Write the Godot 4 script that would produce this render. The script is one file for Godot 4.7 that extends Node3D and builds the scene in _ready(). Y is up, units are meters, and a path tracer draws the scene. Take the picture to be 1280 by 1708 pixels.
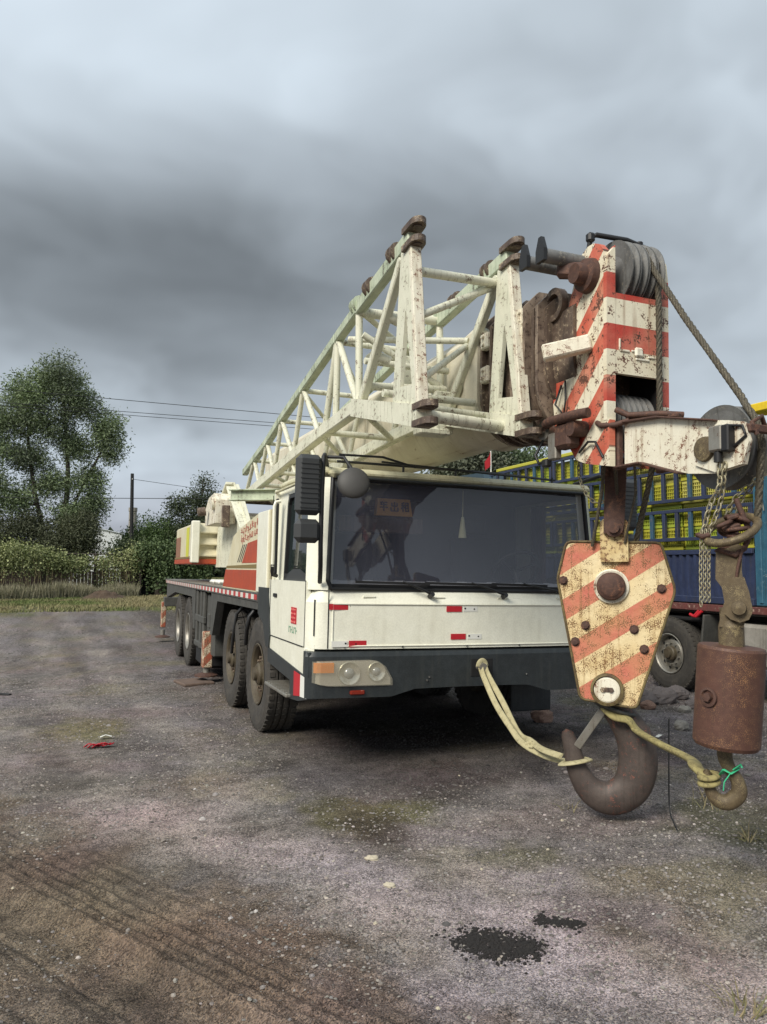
extends Node3D
# A truck crane with its lattice jib stowed, parked in a gravel yard under a grey sky.
# World axes: the crane's length runs along z and its nose faces +z; y is up; metres.

var M := {}
var tex_cache := {}
var noise_cache := {}
var rng := RandomNumberGenerator.new()
var taken := {}

# ------------------------------------------------------------------ mesh builder
class MB extends RefCounted:
	var v := PackedVector3Array()
	var n := PackedVector3Array()
	var uv := PackedVector2Array()
	var c := PackedColorArray()
	var col := Color(1, 1, 1)
	var xf := Transform3D()
	func _put(p: Vector3, nn: Vector3, u: Vector2) -> void:
		v.append(xf * p); n.append((xf.basis * nn).normalized()); uv.append(u); c.append(col)
	func tri(a: Vector3, b: Vector3, d: Vector3, na: Vector3, nb: Vector3, nd: Vector3, ua := Vector2(), ub := Vector2(), ud := Vector2()) -> void:
		if (b - a).cross(d - a).dot(na + nb + nd) > 0:   # front faces run clockwise
			_put(a, na, ua); _put(d, nd, ud); _put(b, nb, ub)
		else:
			_put(a, na, ua); _put(b, nb, ub); _put(d, nd, ud)
	func q(a: Vector3, b: Vector3, d: Vector3, e: Vector3, out: Vector3, u := []) -> void:
		var nn := (d - a).cross(e - b)
		if nn.length_squared() < 1e-16:
			return
		nn = nn.normalized()
		if nn.dot(out) < 0: nn = -nn
		var w: Array = u if u.size() == 4 else [Vector2(0, 0), Vector2(1, 0), Vector2(1, 1), Vector2(0, 1)]
		tri(a, b, d, nn, nn, nn, w[0], w[1], w[2])
		tri(a, d, e, nn, nn, nn, w[0], w[2], w[3])
	func t3(a: Vector3, b: Vector3, d: Vector3, out: Vector3) -> void:
		var nn := (b - a).cross(d - a)
		if nn.length_squared() < 1e-16: return
		nn = nn.normalized()
		if nn.dot(out) < 0: nn = -nn
		tri(a, b, d, nn, nn, nn)
	func box(ce: Vector3, size: Vector3, bv := 0.0, ba := Basis()) -> void:
		var keep := xf
		xf = keep * Transform3D(ba, ce)
		var h := size * 0.5
		if bv <= 0.0:
			for ax in 3:
				for s in [-1.0, 1.0]:
					var o := Vector3(); o[ax] = s
					var p := []
					for k in [[-1, -1], [1, -1], [1, 1], [-1, 1]]:
						var w := Vector3(); w[ax] = s * h[ax]; w[(ax + 1) % 3] = k[0] * h[(ax + 1) % 3]; w[(ax + 2) % 3] = k[1] * h[(ax + 2) % 3]
						p.append(w)
					q(p[0], p[1], p[2], p[3], o)
		else:
			var b: float = min(bv, 0.49 * min(h.x, min(h.y, h.z)) * 2.0)
			for ax in 3:
				var i := (ax + 1) % 3
				var j := (ax + 2) % 3
				for s in [-1.0, 1.0]:
					var o := Vector3(); o[ax] = s
					q(_c(ax, s, i, -1, j, -1, h, b), _c(ax, s, i, 1, j, -1, h, b), _c(ax, s, i, 1, j, 1, h, b), _c(ax, s, i, -1, j, 1, h, b), o)
					for r in [-1.0, 1.0]:   # the edge between the faces s on ax and r on i, along j
						var oo := Vector3(); oo[ax] = s; oo[i] = r
						q(_c(ax, s, i, r, j, -1, h, b), _c(ax, s, i, r, j, 1, h, b), _c(i, r, ax, s, j, 1, h, b), _c(i, r, ax, s, j, -1, h, b), oo)
			for x in [-1.0, 1.0]:
				for y in [-1.0, 1.0]:
					for z in [-1.0, 1.0]:
						t3(_c(0, x, 1, y, 2, z, h, b), _c(1, y, 0, x, 2, z, h, b), _c(2, z, 0, x, 1, y, h, b), Vector3(x, y, z))
		xf = keep
	func _c(ax: int, s: float, i: int, r: float, j: int, t: float, h: Vector3, b: float) -> Vector3:
		var w := Vector3(); w[ax] = s * h[ax]; w[i] = r * (h[i] - b); w[j] = t * (h[j] - b)
		return w
	func side(d: Vector3) -> Vector3:
		var a := Vector3.UP if absf(d.y) < 0.9 else Vector3.RIGHT
		return a.cross(d).normalized()
	func tube(a: Vector3, b: Vector3, ra: float, rb := -1.0, k := 10, caps := true) -> void:
		if rb < 0: rb = ra
		var d := (b - a).normalized()
		var s := side(d)
		var t := d.cross(s)
		for i in k:
			var p := TAU * i / k
			var r := TAU * (i + 1) / k
			var e0 := s * cos(p) + t * sin(p)
			var e1 := s * cos(r) + t * sin(r)
			var u0 := float(i) / k
			var u1 := float(i + 1) / k
			tri(a + e0 * ra, a + e1 * ra, b + e1 * rb, e0, e1, e1, Vector2(u0, 0), Vector2(u1, 0), Vector2(u1, 1))
			tri(a + e0 * ra, b + e1 * rb, b + e0 * rb, e0, e1, e0, Vector2(u0, 0), Vector2(u1, 1), Vector2(u0, 1))
			if caps:
				t3(a, a + e0 * ra, a + e1 * ra, -d)
				t3(b, b + e0 * rb, b + e1 * rb, d)
	func bar(a: Vector3, b: Vector3, w: float, h: float, bv := 0.0, up := Vector3.UP) -> void:   # a rectangular bar, h along up
		var d := b - a
		var z := d.normalized()
		if absf(z.dot(up)) > 0.98: up = Vector3.RIGHT
		var x := up.cross(z).normalized()
		var y := z.cross(x)
		box((a + b) * 0.5, Vector3(w, h, d.length()), bv, Basis(x, y, z))
	func sweep(pts: Array, rad, k := 10, flat := 1.0, up := Vector3.UP, caps := true) -> void:   # a round or flattened strand through the points
		var m := pts.size()
		var rings := []
		var nors := []
		var s := Vector3()
		for i in m:
			var d: Vector3 = (pts[min(i + 1, m - 1)] - pts[max(i - 1, 0)]).normalized()
			if i == 0: s = up.cross(d).normalized() if absf(d.dot(up)) < 0.98 else side(d)
			s = (s - d * s.dot(d)).normalized()
			var t := d.cross(s)
			var r: float = rad[i] if rad is Array else rad
			var ring := []
			var nr := []
			for j in k:
				var p := TAU * j / k
				ring.append(pts[i] + (s * cos(p) + t * sin(p) * flat) * r)
				nr.append((s * cos(p) * flat + t * sin(p)).normalized())
			rings.append(ring); nors.append(nr)
		for i in m - 1:
			for j in k:
				var l := (j + 1) % k
				var u0 := Vector2(float(j) / k, i)
				tri(rings[i][j], rings[i][l], rings[i + 1][l], nors[i][j], nors[i][l], nors[i + 1][l], u0, u0 + Vector2(1.0 / k, 0), u0 + Vector2(1.0 / k, 1))
				tri(rings[i][j], rings[i + 1][l], rings[i + 1][j], nors[i][j], nors[i + 1][l], nors[i + 1][j], u0, u0 + Vector2(1.0 / k, 1), u0 + Vector2(0, 1))
		if caps:
			for e in [0, m - 1]:
				var d: Vector3 = pts[0] - pts[1] if e == 0 else pts[m - 1] - pts[m - 2]
				for j in k:
					t3(pts[e], rings[e][j], rings[e][(j + 1) % k], d)
	func rope(pts: Array, r: float, strands := 4) -> void:   # strands laid in a helix round the line through the points
		var p := []
		for i in pts.size() - 1:
			var n2: int = max(1, int(pts[i].distance_to(pts[i + 1]) / (r * 1.1)))
			for k in n2: p.append(pts[i].lerp(pts[i + 1], float(k) / n2))
		p.append(pts[pts.size() - 1])
		var fr := []
		var s := Vector3()
		for i in p.size():
			var d: Vector3 = (p[min(i + 1, p.size() - 1)] - p[max(i - 1, 0)]).normalized()
			if i == 0: s = side(d)
			s = (s - d * s.dot(d)).normalized()
			fr.append([s, d.cross(s)])
		for j in strands:
			var q2 := []
			for i in p.size():
				var a := TAU * j / strands + i * 0.75
				q2.append(p[i] + (fr[i][0] * cos(a) + fr[i][1] * sin(a)) * r * 0.52)
			sweep(q2, r * 0.56, 6)
	func lathe(prof: Array, o: Vector3, ax: Vector3, k := 24, smooth := false) -> void:   # profile points: (radius, height along ax)
		ax = ax.normalized()
		var s := side(ax)
		var t := ax.cross(s)
		var ns := []
		for i in prof.size() - 1:
			var e: Vector2 = prof[i + 1] - prof[i]
			ns.append(Vector2(e.y, -e.x).normalized())
		for i in prof.size() - 1:
			var p: Vector2 = prof[i]
			var r: Vector2 = prof[i + 1]
			if (r - p).length() < 1e-6: continue
			var n0: Vector2 = ns[i]
			var n1: Vector2 = ns[i]
			if smooth:
				if i > 0 and ns[i].dot(ns[i - 1]) > 0.5: n0 = (ns[i] + ns[i - 1]).normalized()
				if i < ns.size() - 1 and ns[i].dot(ns[i + 1]) > 0.5: n1 = (ns[i] + ns[i + 1]).normalized()
			for j in k:
				var a0 := TAU * j / k
				var a1 := TAU * (j + 1) / k
				var e0 := s * cos(a0) + t * sin(a0)
				var e1 := s * cos(a1) + t * sin(a1)
				var A := o + e0 * p.x + ax * p.y
				var B := o + e1 * p.x + ax * p.y
				var C := o + e1 * r.x + ax * r.y
				var D := o + e0 * r.x + ax * r.y
				var NA := e0 * n0.x + ax * n0.y
				var NB := e1 * n0.x + ax * n0.y
				var NC := e1 * n1.x + ax * n1.y
				var ND := e0 * n1.x + ax * n1.y
				var ua := Vector2(float(j) / k, p.y)
				var ub := Vector2(float(j + 1) / k, p.y)
				if p.x > 1e-6: _t2(A, B, C, NA, NB, NC, ua, ub, Vector2(ub.x, r.y))
				if r.x > 1e-6: _t2(A, C, D, NA, NC, ND, ua, Vector2(ub.x, r.y), Vector2(ua.x, r.y))
	func _t2(a: Vector3, b: Vector3, d: Vector3, na: Vector3, nb: Vector3, nd: Vector3, ua: Vector2, ub: Vector2, ud: Vector2) -> void:
		tri(a, b, d, na, nb, nd, ua, ub, ud)
	func prism(poly: Array, o: Vector3, ux: Vector3, uy: Vector3, w: Vector3, us := 1.0, uo := Vector2()) -> void:   # polygon on the plane o + ux x + uy y, thickened by w away from its outer face
		var pp := PackedVector2Array(poly)
		var ids := Geometry2D.triangulate_polygon(pp)
		var ce := Vector2()
		for p in pp: ce += p / pp.size()
		var F := func(p: Vector2) -> Vector3: return o + ux * p.x + uy * p.y
		for i in range(0, ids.size(), 3):
			var a := pp[ids[i]]
			var b := pp[ids[i + 1]]
			var d := pp[ids[i + 2]]
			var nf := -w.normalized()
			var uu := [(a - uo) * us, (b - uo) * us, (d - uo) * us]
			for k in 3: uu[k].y = -uu[k].y
			tri(F.call(a), F.call(b), F.call(d), nf, nf, nf, uu[0], uu[1], uu[2])
			tri(F.call(a) + w, F.call(b) + w, F.call(d) + w, -nf, -nf, -nf, uu[0], uu[1], uu[2])
		var cw := Geometry2D.is_polygon_clockwise(pp)
		for i in pp.size():
			var a := pp[i]
			var b := pp[(i + 1) % pp.size()]
			var e := b - a
			var on := Vector2(e.y, -e.x) * (-1.0 if cw else 1.0)
			var A: Vector3 = F.call(a)
			var B: Vector3 = F.call(b)
			var sa := Vector2(a.x - uo.x, -(a.y - uo.y)) * us
			var sb := Vector2(b.x - uo.x, -(b.y - uo.y)) * us
			q(A, B, B + w, A + w, ux * on.x + uy * on.y, [sa, sb, sb, sa])
	func ring(outer: Array, inner: Array, o: Vector3, ux: Vector3, uy: Vector3, w: Vector3) -> void:   # a frame between two outlines of as many points
		var m := outer.size()
		var ce := Vector2()
		for p in outer: ce += p / m
		for i in m:
			var j := (i + 1) % m
			var a: Vector3 = o + ux * outer[i].x + uy * outer[i].y
			var b: Vector3 = o + ux * outer[j].x + uy * outer[j].y
			var d: Vector3 = o + ux * inner[j].x + uy * inner[j].y
			var e: Vector3 = o + ux * inner[i].x + uy * inner[i].y
			q(a, b, d, e, -w)
			q(a + w, b + w, d + w, e + w, w)
			var mid: Vector2 = (outer[i] + outer[j]) * 0.5 - ce
			var oo := ux * mid.x + uy * mid.y
			q(a, b, b + w, a + w, oo)
			q(e, d, d + w, e + w, -oo)
	func loft(p: Array, r: Array, out: Vector3, us := 1.0) -> void:   # a smooth sheet between two polylines
		var m := p.size()
		var ns := []
		for i in m:
			var e: Vector3 = p[min(i + 1, m - 1)] - p[max(i - 1, 0)]
			var nn: Vector3 = e.cross(r[i] - p[i]).normalized()
			ns.append(nn)
		if ns[m / 2].dot(out) < 0:
			for i in m: ns[i] = -ns[i]
		for i in m - 1:
			tri(p[i], p[i + 1], r[i + 1], ns[i], ns[i + 1], ns[i + 1], Vector2(p[i].x, -p[i].y) * us, Vector2(p[i + 1].x, -p[i + 1].y) * us, Vector2(r[i + 1].x, -r[i + 1].y) * us)
			tri(p[i], r[i + 1], r[i], ns[i], ns[i + 1], ns[i], Vector2(p[i].x, -p[i].y) * us, Vector2(r[i + 1].x, -r[i + 1].y) * us, Vector2(r[i].x, -r[i].y) * us)
	func done() -> ArrayMesh:
		var m := ArrayMesh.new()
		if v.is_empty(): return m
		var a := []
		a.resize(Mesh.ARRAY_MAX)
		a[Mesh.ARRAY_VERTEX] = v; a[Mesh.ARRAY_NORMAL] = n; a[Mesh.ARRAY_TEX_UV] = uv; a[Mesh.ARRAY_COLOR] = c
		m.add_surface_from_arrays(Mesh.PRIMITIVE_TRIANGLES, a)
		return m

# ------------------------------------------------------------------ nodes
func numbered(called: String) -> String:
	var k: int = taken.get(called, 0)
	taken[called] = k + 1
	return called if k == 0 else "%s_%03d" % [called, k]

func tag(o: Node3D, label: String, category: String, group := "", kind := "") -> Node3D:
	if label: o.set_meta("label", label)
	if category: o.set_meta("category", category)
	if group: o.set_meta("group", group)
	if kind: o.set_meta("kind", kind)
	return o

func thing(called: String, label: String, category: String, at := Vector3.ZERO, group := "") -> Node3D:
	var o := Node3D.new()
	o.name = numbered(called)
	add_child(o)
	o.position = at
	tag(o, label, category, group)
	return o

func holder(called: String, parent: Node3D) -> Node3D:   # a part that has pieces of its own
	var o := Node3D.new()
	o.name = called
	parent.add_child(o, true)
	return o

func put(called: String, mesh: Mesh, mat: Material, parent: Node3D = self) -> MeshInstance3D:
	var o := MeshInstance3D.new()
	o.name = numbered(called) if parent == self else called
	o.mesh = mesh
	o.material_override = mat
	parent.add_child(o, true)
	return o

func inst(called: String, mesh: Mesh, mat: Material, xs: Array, cols: Array, parent: Node3D = self) -> MultiMeshInstance3D:
	var mm := MultiMesh.new()
	mm.transform_format = MultiMesh.TRANSFORM_3D
	mm.use_colors = not cols.is_empty()
	mm.mesh = mesh
	mm.instance_count = xs.size()
	for i in xs.size():
		mm.set_instance_transform(i, xs[i])
		if cols: mm.set_instance_color(i, cols[i])
	var o := MultiMeshInstance3D.new()
	o.name = numbered(called) if parent == self else called
	o.multimesh = mm
	o.material_override = mat
	o.set_meta("kind", "stuff")
	parent.add_child(o, true)
	return o

# ------------------------------------------------------------------ textures
func noise(size: Vector2i, freq: float, sd: int, kind := FastNoiseLite.TYPE_SIMPLEX_SMOOTH, oct := 4) -> PackedByteArray:
	var key := "%s %s %s %s %s" % [size, freq, sd, kind, oct]
	if not noise_cache.has(key):
		var f := FastNoiseLite.new()
		f.noise_type = kind
		f.seed = sd
		f.frequency = freq
		f.fractal_type = FastNoiseLite.FRACTAL_FBM if oct > 1 else FastNoiseLite.FRACTAL_NONE
		f.fractal_octaves = oct
		var im := f.get_seamless_image(size.x, size.y, false, false, 0.15, true)
		im.convert(Image.FORMAT_L8)
		noise_cache[key] = im
	return noise_cache[key].get_data()

func streaks(size: int, sd: int) -> PackedByteArray:   # noise drawn out along v: runs of dirt and rust
	var key := "streak %d %d" % [size, sd]
	if not noise_cache.has(key):
		noise(Vector2i(size, size / 16), 0.035, sd, FastNoiseLite.TYPE_SIMPLEX_SMOOTH, 3)
		var im: Image = noise_cache["%s %s %s %s %s" % [Vector2i(size, size / 16), 0.035, sd, FastNoiseLite.TYPE_SIMPLEX_SMOOTH, 3]].duplicate()
		im.resize(size, size, Image.INTERPOLATE_CUBIC)
		noise_cache[key] = im
	return noise_cache[key].get_data()

func rgb8(c) -> Array:
	return [c.r * 255.0, c.g * 255.0, c.b * 255.0]

func to_tex(size: Vector2i, data: PackedByteArray) -> ImageTexture:
	var im := Image.create_from_data(size.x, size.y, false, Image.FORMAT_RGB8, data)
	im.generate_mipmaps()
	return ImageTexture.create_from_image(im)

# paint that has weathered: blotches of a second tone, fine grain, dirt runs, and chips down to rust.
# pattern: optional PackedByteArray of 0/255 that picks a second paint.
func worn(size: int, base: Color, alt: Color, alt_k: float, dirt: Color, run_k: float, rust: Color, chip: float, sd: int, paint2 := Color(), pattern := PackedByteArray(), grit := 0.38) -> ImageTexture:
	var lo := noise(Vector2i(size, size), 3.2 / size, sd, FastNoiseLite.TYPE_SIMPLEX_SMOOTH, 5)
	var mi := noise(Vector2i(size, size), 16.0 / size, sd + 1, FastNoiseLite.TYPE_SIMPLEX_SMOOTH, 4)
	var fi := noise(Vector2i(size, size), (70.0 if grit < 0.5 else 110.0) / size, sd + 2, FastNoiseLite.TYPE_SIMPLEX, 2)
	var st := streaks(size, sd + 3)
	var out := PackedByteArray()
	out.resize(size * size * 3)
	var B := rgb8(base); var A := rgb8(alt); var D := rgb8(dirt); var R := rgb8(rust); var P := rgb8(paint2)
	var two := not pattern.is_empty()
	var thr := chip * 255.0
	for i in size * size:
		var l: float = lo[i] / 255.0
		var m: float = mi[i]
		var f: float = fi[i]
		var s: float = st[i]
		var ka := alt_k * l
		var kd: float = clampf((s - 150.0) / 90.0, 0.0, 1.0) * run_k * (0.35 + l)
		var e := (1.0 - grit) * m + grit * f + (l - 0.5) * 70.0 + clampf((s - 165.0) * 0.3, 0.0, 20.0)
		var kr := clampf((e - thr) / 9.0, 0.0, 1.0)
		var halo := clampf((e - thr + 22.0) / 30.0, 0.0, 1.0) * 0.35 * (1.0 - kr)
		var g := (f - 128.0) * 0.05 + (m - 128.0) * 0.04
		var src: Array = P if two and pattern[i] > 127 else B
		for k in 3:
			var x: float = src[k]
			x += (A[k] - x) * ka
			x += g
			x += (D[k] - x) * kd
			x += (R[k] - x) * halo
			x += (R[k] * (0.75 + 0.5 * l) - x) * kr
			out[i * 3 + k] = int(clampf(x, 0, 255))
	return to_tex(Vector2i(size, size), out)

func normal_tex(size: int, freq: float, sd: int, depth: float, kind := FastNoiseLite.TYPE_SIMPLEX_SMOOTH, oct := 4) -> ImageTexture:
	var key := "n %d %f %d %f %d" % [size, freq, sd, depth, kind]
	if not tex_cache.has(key):
		var im := Image.create_from_data(size, size, false, Image.FORMAT_L8, noise(Vector2i(size, size), freq, sd, kind, oct))
		im.convert(Image.FORMAT_RGBA8)
		im.bump_map_to_normal_map(depth)
		tex_cache[key] = ImageTexture.create_from_image(im)
	return tex_cache[key]

func mat(tex, per_metre: float, rough: float, metal := 0.0, tri := true, nt: Texture2D = null, ns := 0.5) -> StandardMaterial3D:
	var m := StandardMaterial3D.new()
	if tex is Color: m.albedo_color = tex
	else: m.albedo_texture = tex
	m.roughness = rough
	m.metallic = metal
	if tri:
		m.uv1_triplanar = true
		m.uv1_triplanar_sharpness = 4.0
		m.uv1_scale = Vector3.ONE * per_metre
	if nt:
		m.normal_enabled = true
		m.normal_texture = nt
		m.normal_scale = ns
	return m

func plain(c: Color, rough := 0.6, metal := 0.0) -> StandardMaterial3D:
	return mat(c, 1.0, rough, metal, false)

func pat(size: int, f: Callable) -> PackedByteArray:
	var o := PackedByteArray()
	o.resize(size * size)
	for y in size:
		for x in size:
			o[y * size + x] = 255 if f.call(float(x) / size, float(y) / size) else 0
	return o

# ------------------------------------------------------------------ assembly
func _ready() -> void:
	# camera: a phone held at eye height, tilted slightly up
	var cam := Camera3D.new()
	cam.name = "camera"
	cam.fov = 67.34
	cam.near = 0.05
	cam.far = 900.0
	var yaw := deg_to_rad(21.3)
	var pitch := deg_to_rad(4.06)
	cam.transform = Transform3D(Basis(Vector3.UP, -yaw) * Basis(Vector3.RIGHT, pitch), Vector3(-2.99, 1.62, 5.75))
	add_child(cam)
	cam.current = true
	# sky, air, exposure
	var env := Environment.new()
	env.background_mode = Environment.BG_SKY
	var sky := Sky.new()
	var sm := PanoramaSkyMaterial.new()
	sm.panorama = sky_panorama()
	sky.sky_material = sm
	env.sky = sky
	env.background_energy_multiplier = 1.0
	env.tonemap_mode = Environment.TONE_MAPPER_LINEAR
	env.tonemap_exposure = 2.6
	env.sdfgi_enabled = true
	env.ssao_enabled = true
	env.ssil_enabled = true
	var we := WorldEnvironment.new()
	we.name = "world_environment"
	we.environment = env
	add_child(we)
	# the sun behind thin cloud, high and behind the viewer's left shoulder
	var sun := DirectionalLight3D.new()
	sun.name = "sun"
	sun.light_energy = 0.5
	sun.light_color = Color(1.0, 0.975, 0.93)
	sun.light_angular_distance = 24.0
	sun.shadow_enabled = true
	sun.transform = Transform3D(Basis.looking_at(-Vector3(-0.68, 0.66, 0.44).normalized(), Vector3.UP), Vector3(0, 30, 0))
	add_child(sun)
	make_materials()
	build_ground()
	build_plants()
	build_surroundings()
	build_truck()
	build_crane()
	build_block()
	build_ball()
	build_slings()
	build_litter()

func c8(r: int, g: int, b: int) -> Color:
	return Color(r / 255.0, g / 255.0, b / 255.0)

func make_materials() -> void:
	var bump := normal_tex(256, 0.02, 5, 3.0)
	var fine := normal_tex(512, 0.16, 6, 3.0)
	M.cab = mat(worn(512, c8(236, 235, 218), c8(220, 218, 198), 0.6, c8(170, 162, 138), 0.10, c8(110, 80, 55), 0.97, 11), 0.7, 0.38, 0, true, bump, 0.03)
	M.cab.clearcoat_enabled = true; M.cab.clearcoat = 0.3; M.cab.clearcoat_roughness = 0.25
	M.roof = mat(worn(512, c8(206, 203, 176), c8(178, 172, 135), 0.8, c8(120, 110, 85), 0.3, c8(90, 66, 45), 0.86, 21), 1.0, 0.5)
	M.jib = mat(worn(512, c8(216, 214, 194), c8(198, 200, 178), 0.7, c8(116, 112, 92), 0.5, c8(84, 66, 52), 0.74, 31), 1.3, 0.55, 0, true, bump, 0.08)
	M.chord = mat(worn(512, c8(190, 197, 174), c8(160, 172, 146), 0.9, c8(92, 96, 76), 0.5, c8(70, 60, 50), 0.74, 36), 1.3, 0.55, 0, true, bump, 0.08)
	M.worn_white = mat(worn(512, c8(226, 222, 204), c8(212, 204, 180), 0.7, c8(130, 108, 84), 0.45, c8(92, 58, 42), 0.72, 41), 1.4, 0.5, 0, true, bump, 0.08)
	M.boom = mat(worn(512, c8(212, 206, 186), c8(186, 176, 150), 0.8, c8(140, 126, 102), 0.4, c8(100, 74, 54), 0.84, 51), 0.7, 0.5)
	M.grease = mat(worn(512, c8(70, 56, 48), c8(132, 116, 98), 0.75, c8(40, 32, 28), 0.7, c8(160, 145, 120), 0.72, 61), 1.6, 0.6, 0, true, bump, 0.4)
	M.collar = mat(worn(512, c8(158, 142, 124), c8(84, 70, 60), 0.9, c8(52, 42, 36), 0.6, c8(60, 46, 40), 0.66, 66), 1.4, 0.6, 0, true, bump, 0.3)
	M.rust = mat(worn(512, c8(90, 64, 54), c8(66, 50, 46), 0.8, c8(48, 38, 34), 0.4, c8(122, 84, 62), 0.7, 71, Color(), PackedByteArray(), 0.6), 1.8, 0.72, 0.15, true, fine, 0.5)
	M.weight = mat(worn(512, c8(92, 62, 51), c8(74, 52, 45), 0.8, c8(64, 46, 40), 0.6, c8(140, 104, 68), 0.74, 76, Color(), PackedByteArray(), 0.75), 1.5, 0.62, 0.1, true, fine, 0.08)
	M.hook = mat(worn(512, c8(90, 80, 74), c8(70, 62, 58), 0.9, c8(52, 46, 43), 0.5, c8(116, 74, 62), 0.74, 81, Color(), PackedByteArray(), 0.4), 1.6, 0.55, 0.3, true, fine, 0.25)
	M.swivel = mat(worn(512, c8(102, 88, 64), c8(76, 66, 54), 0.9, c8(70, 56, 42), 0.4, c8(150, 136, 98), 0.7, 86, Color(), PackedByteArray(), 0.7), 2.2, 0.62, 0.2, true, fine, 0.15)
	M.bumper = mat(worn(512, c8(48, 53, 55), c8(38, 42, 43), 0.8, c8(88, 86, 78), 0.25, c8(30, 30, 30), 0.95, 91), 0.9, 0.42)
	M.frame = mat(worn(512, c8(78, 78, 74), c8(60, 60, 57), 0.9, c8(104, 99, 88), 0.5, c8(56, 46, 40), 0.8, 101), 1.2, 0.7, 0, true, bump, 0.2)
	M.rubber = mat(worn(512, c8(52, 50, 47), c8(76, 71, 64), 0.7, c8(96, 88, 76), 0.35, c8(98, 92, 82), 0.84, 111), 1.6, 0.88, 0, true, fine, 0.3)
	M.rim = mat(worn(512, c8(88, 80, 62), c8(66, 58, 46), 0.8, c8(64, 56, 46), 0.7, c8(70, 50, 38), 0.7, 121), 2.4, 0.6, 0.1, true, fine, 0.2)
	M.steel = mat(worn(512, c8(150, 148, 140), c8(128, 122, 112), 0.8, c8(90, 82, 72), 0.5, c8(96, 76, 60), 0.78, 131), 2.0, 0.45, 0.55, true, fine, 0.1)
	M.sheave = mat(worn(512, c8(122, 122, 120), c8(96, 96, 94), 0.8, c8(66, 64, 60), 0.5, c8(140, 134, 120), 0.78, 141), 2.0, 0.6, 0.2, true, fine, 0.15)
	M.black = plain(c8(28, 28, 29), 0.5)
	M.dark = plain(c8(22, 22, 23), 0.7)
	M.mirror_shell = plain(c8(52, 54, 55), 0.5)
	M.cloth = mat(worn(512, c8(56, 54, 56), c8(44, 42, 44), 0.6, c8(66, 62, 58), 0.2, c8(40, 38, 38), 0.95, 151), 2.0, 0.9, 0, true, fine, 0.3)
	M.dash = mat(worn(512, c8(176, 178, 184), c8(150, 152, 158), 0.6, c8(130, 126, 116), 0.3, c8(80, 80, 84), 0.95, 156), 1.4, 0.75)
	M.curtain = plain(c8(92, 66, 70), 0.9)
	M.red = plain(c8(180, 34, 44), 0.45)
	M.white = plain(c8(222, 222, 214), 0.5)
	M.tape = plain(Color.WHITE, 0.45)
	M.tape.vertex_color_use_as_albedo = true
	M.orange = mat(worn(512, c8(176, 72, 40), c8(150, 62, 44), 0.7, c8(110, 70, 50), 0.4, c8(120, 110, 90), 0.88, 161), 1.0, 0.45)
	M.beige = mat(worn(512, c8(208, 202, 176), c8(196, 186, 150), 0.8, c8(150, 140, 110), 0.35, c8(110, 96, 70), 0.92, 166), 0.7, 0.5)
	M.rope = mat(worn(512, c8(84, 78, 64), c8(64, 60, 52), 0.8, c8(40, 38, 34), 0.6, c8(120, 112, 92), 0.66, 171), 5.0, 0.7, 0.2, true, fine, 0.5)
	M.strap = mat(worn(512, c8(158, 148, 98), c8(128, 118, 78), 0.9, c8(92, 84, 58), 0.7, c8(84, 76, 54), 0.7, 176), 3.5, 0.85, 0, true, fine, 0.4)
	M.strap_white = mat(worn(512, c8(184, 176, 140), c8(156, 148, 112), 0.9, c8(108, 100, 74), 0.6, c8(100, 92, 72), 0.72, 178), 3.5, 0.85, 0, true, fine, 0.4)
	M.chain = mat(worn(512, c8(172, 168, 144), c8(140, 132, 104), 0.8, c8(100, 86, 62), 0.4, c8(110, 82, 54), 0.72, 181), 6.0, 0.5, 0.4)
	M.amber = plain(c8(190, 112, 36), 0.15)
	M.amber.subsurf_scatter_enabled = true; M.amber.subsurf_scatter_strength = 0.2
	M.lamp_red = plain(c8(128, 40, 26), 0.25)
	M.chrome = plain(c8(196, 196, 190), 0.22, 0.9)
	M.lamp_bowl = plain(c8(192, 188, 172), 0.24, 0.7)
	M.glass = StandardMaterial3D.new()
	M.glass.transparency = BaseMaterial3D.TRANSPARENCY_ALPHA
	M.glass.albedo_color = Color(0.34, 0.35, 0.40, 0.42)
	M.glass.roughness = 0.02
	M.glass.metallic_specular = 0.75
	M.side_glass = M.glass.duplicate()
	M.side_glass.albedo_color = Color(0.16, 0.2, 0.2, 0.72)
	M.side_glass.metallic_specular = 0.35
	M.lens = StandardMaterial3D.new()
	M.lens.transparency = BaseMaterial3D.TRANSPARENCY_ALPHA
	M.lens.albedo_color = Color(0.9, 0.87, 0.76, 0.16)
	M.lens.roughness = 0.05
	# hazard stripes
	var red := c8(188, 62, 44)
	var cream := c8(226, 220, 198)
	# head side: the texture spans 1.3 m, stripes rise towards the front
	var pd := pat(512, func(u: float, w: float) -> bool: return fposmod(u * 1.0 + w, 0.25) < 0.125)
	M.head_side = mat(worn(512, cream, c8(214, 202, 170), 0.6, c8(110, 78, 56), 0.5, c8(78, 50, 38), 0.675, 201, red, pd), 1.0, 0.5, 0, false)
	var pf := pat(512, func(_u: float, w: float) -> bool: return fposmod(w, 0.25) < 0.125)
	M.head_front = mat(worn(512, cream, c8(214, 202, 170), 0.6, c8(110, 78, 56), 0.6, c8(78, 50, 38), 0.69, 211, c8(176, 52, 40), pf), 1.0, 0.5, 0, false)
	# hook block: faded red on yellowed cream, freckled with rust
	var ph := pat(1024, func(u: float, w: float) -> bool: return fposmod(u * 0.64 + w + 0.2465, 0.25) < 0.115)
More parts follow.
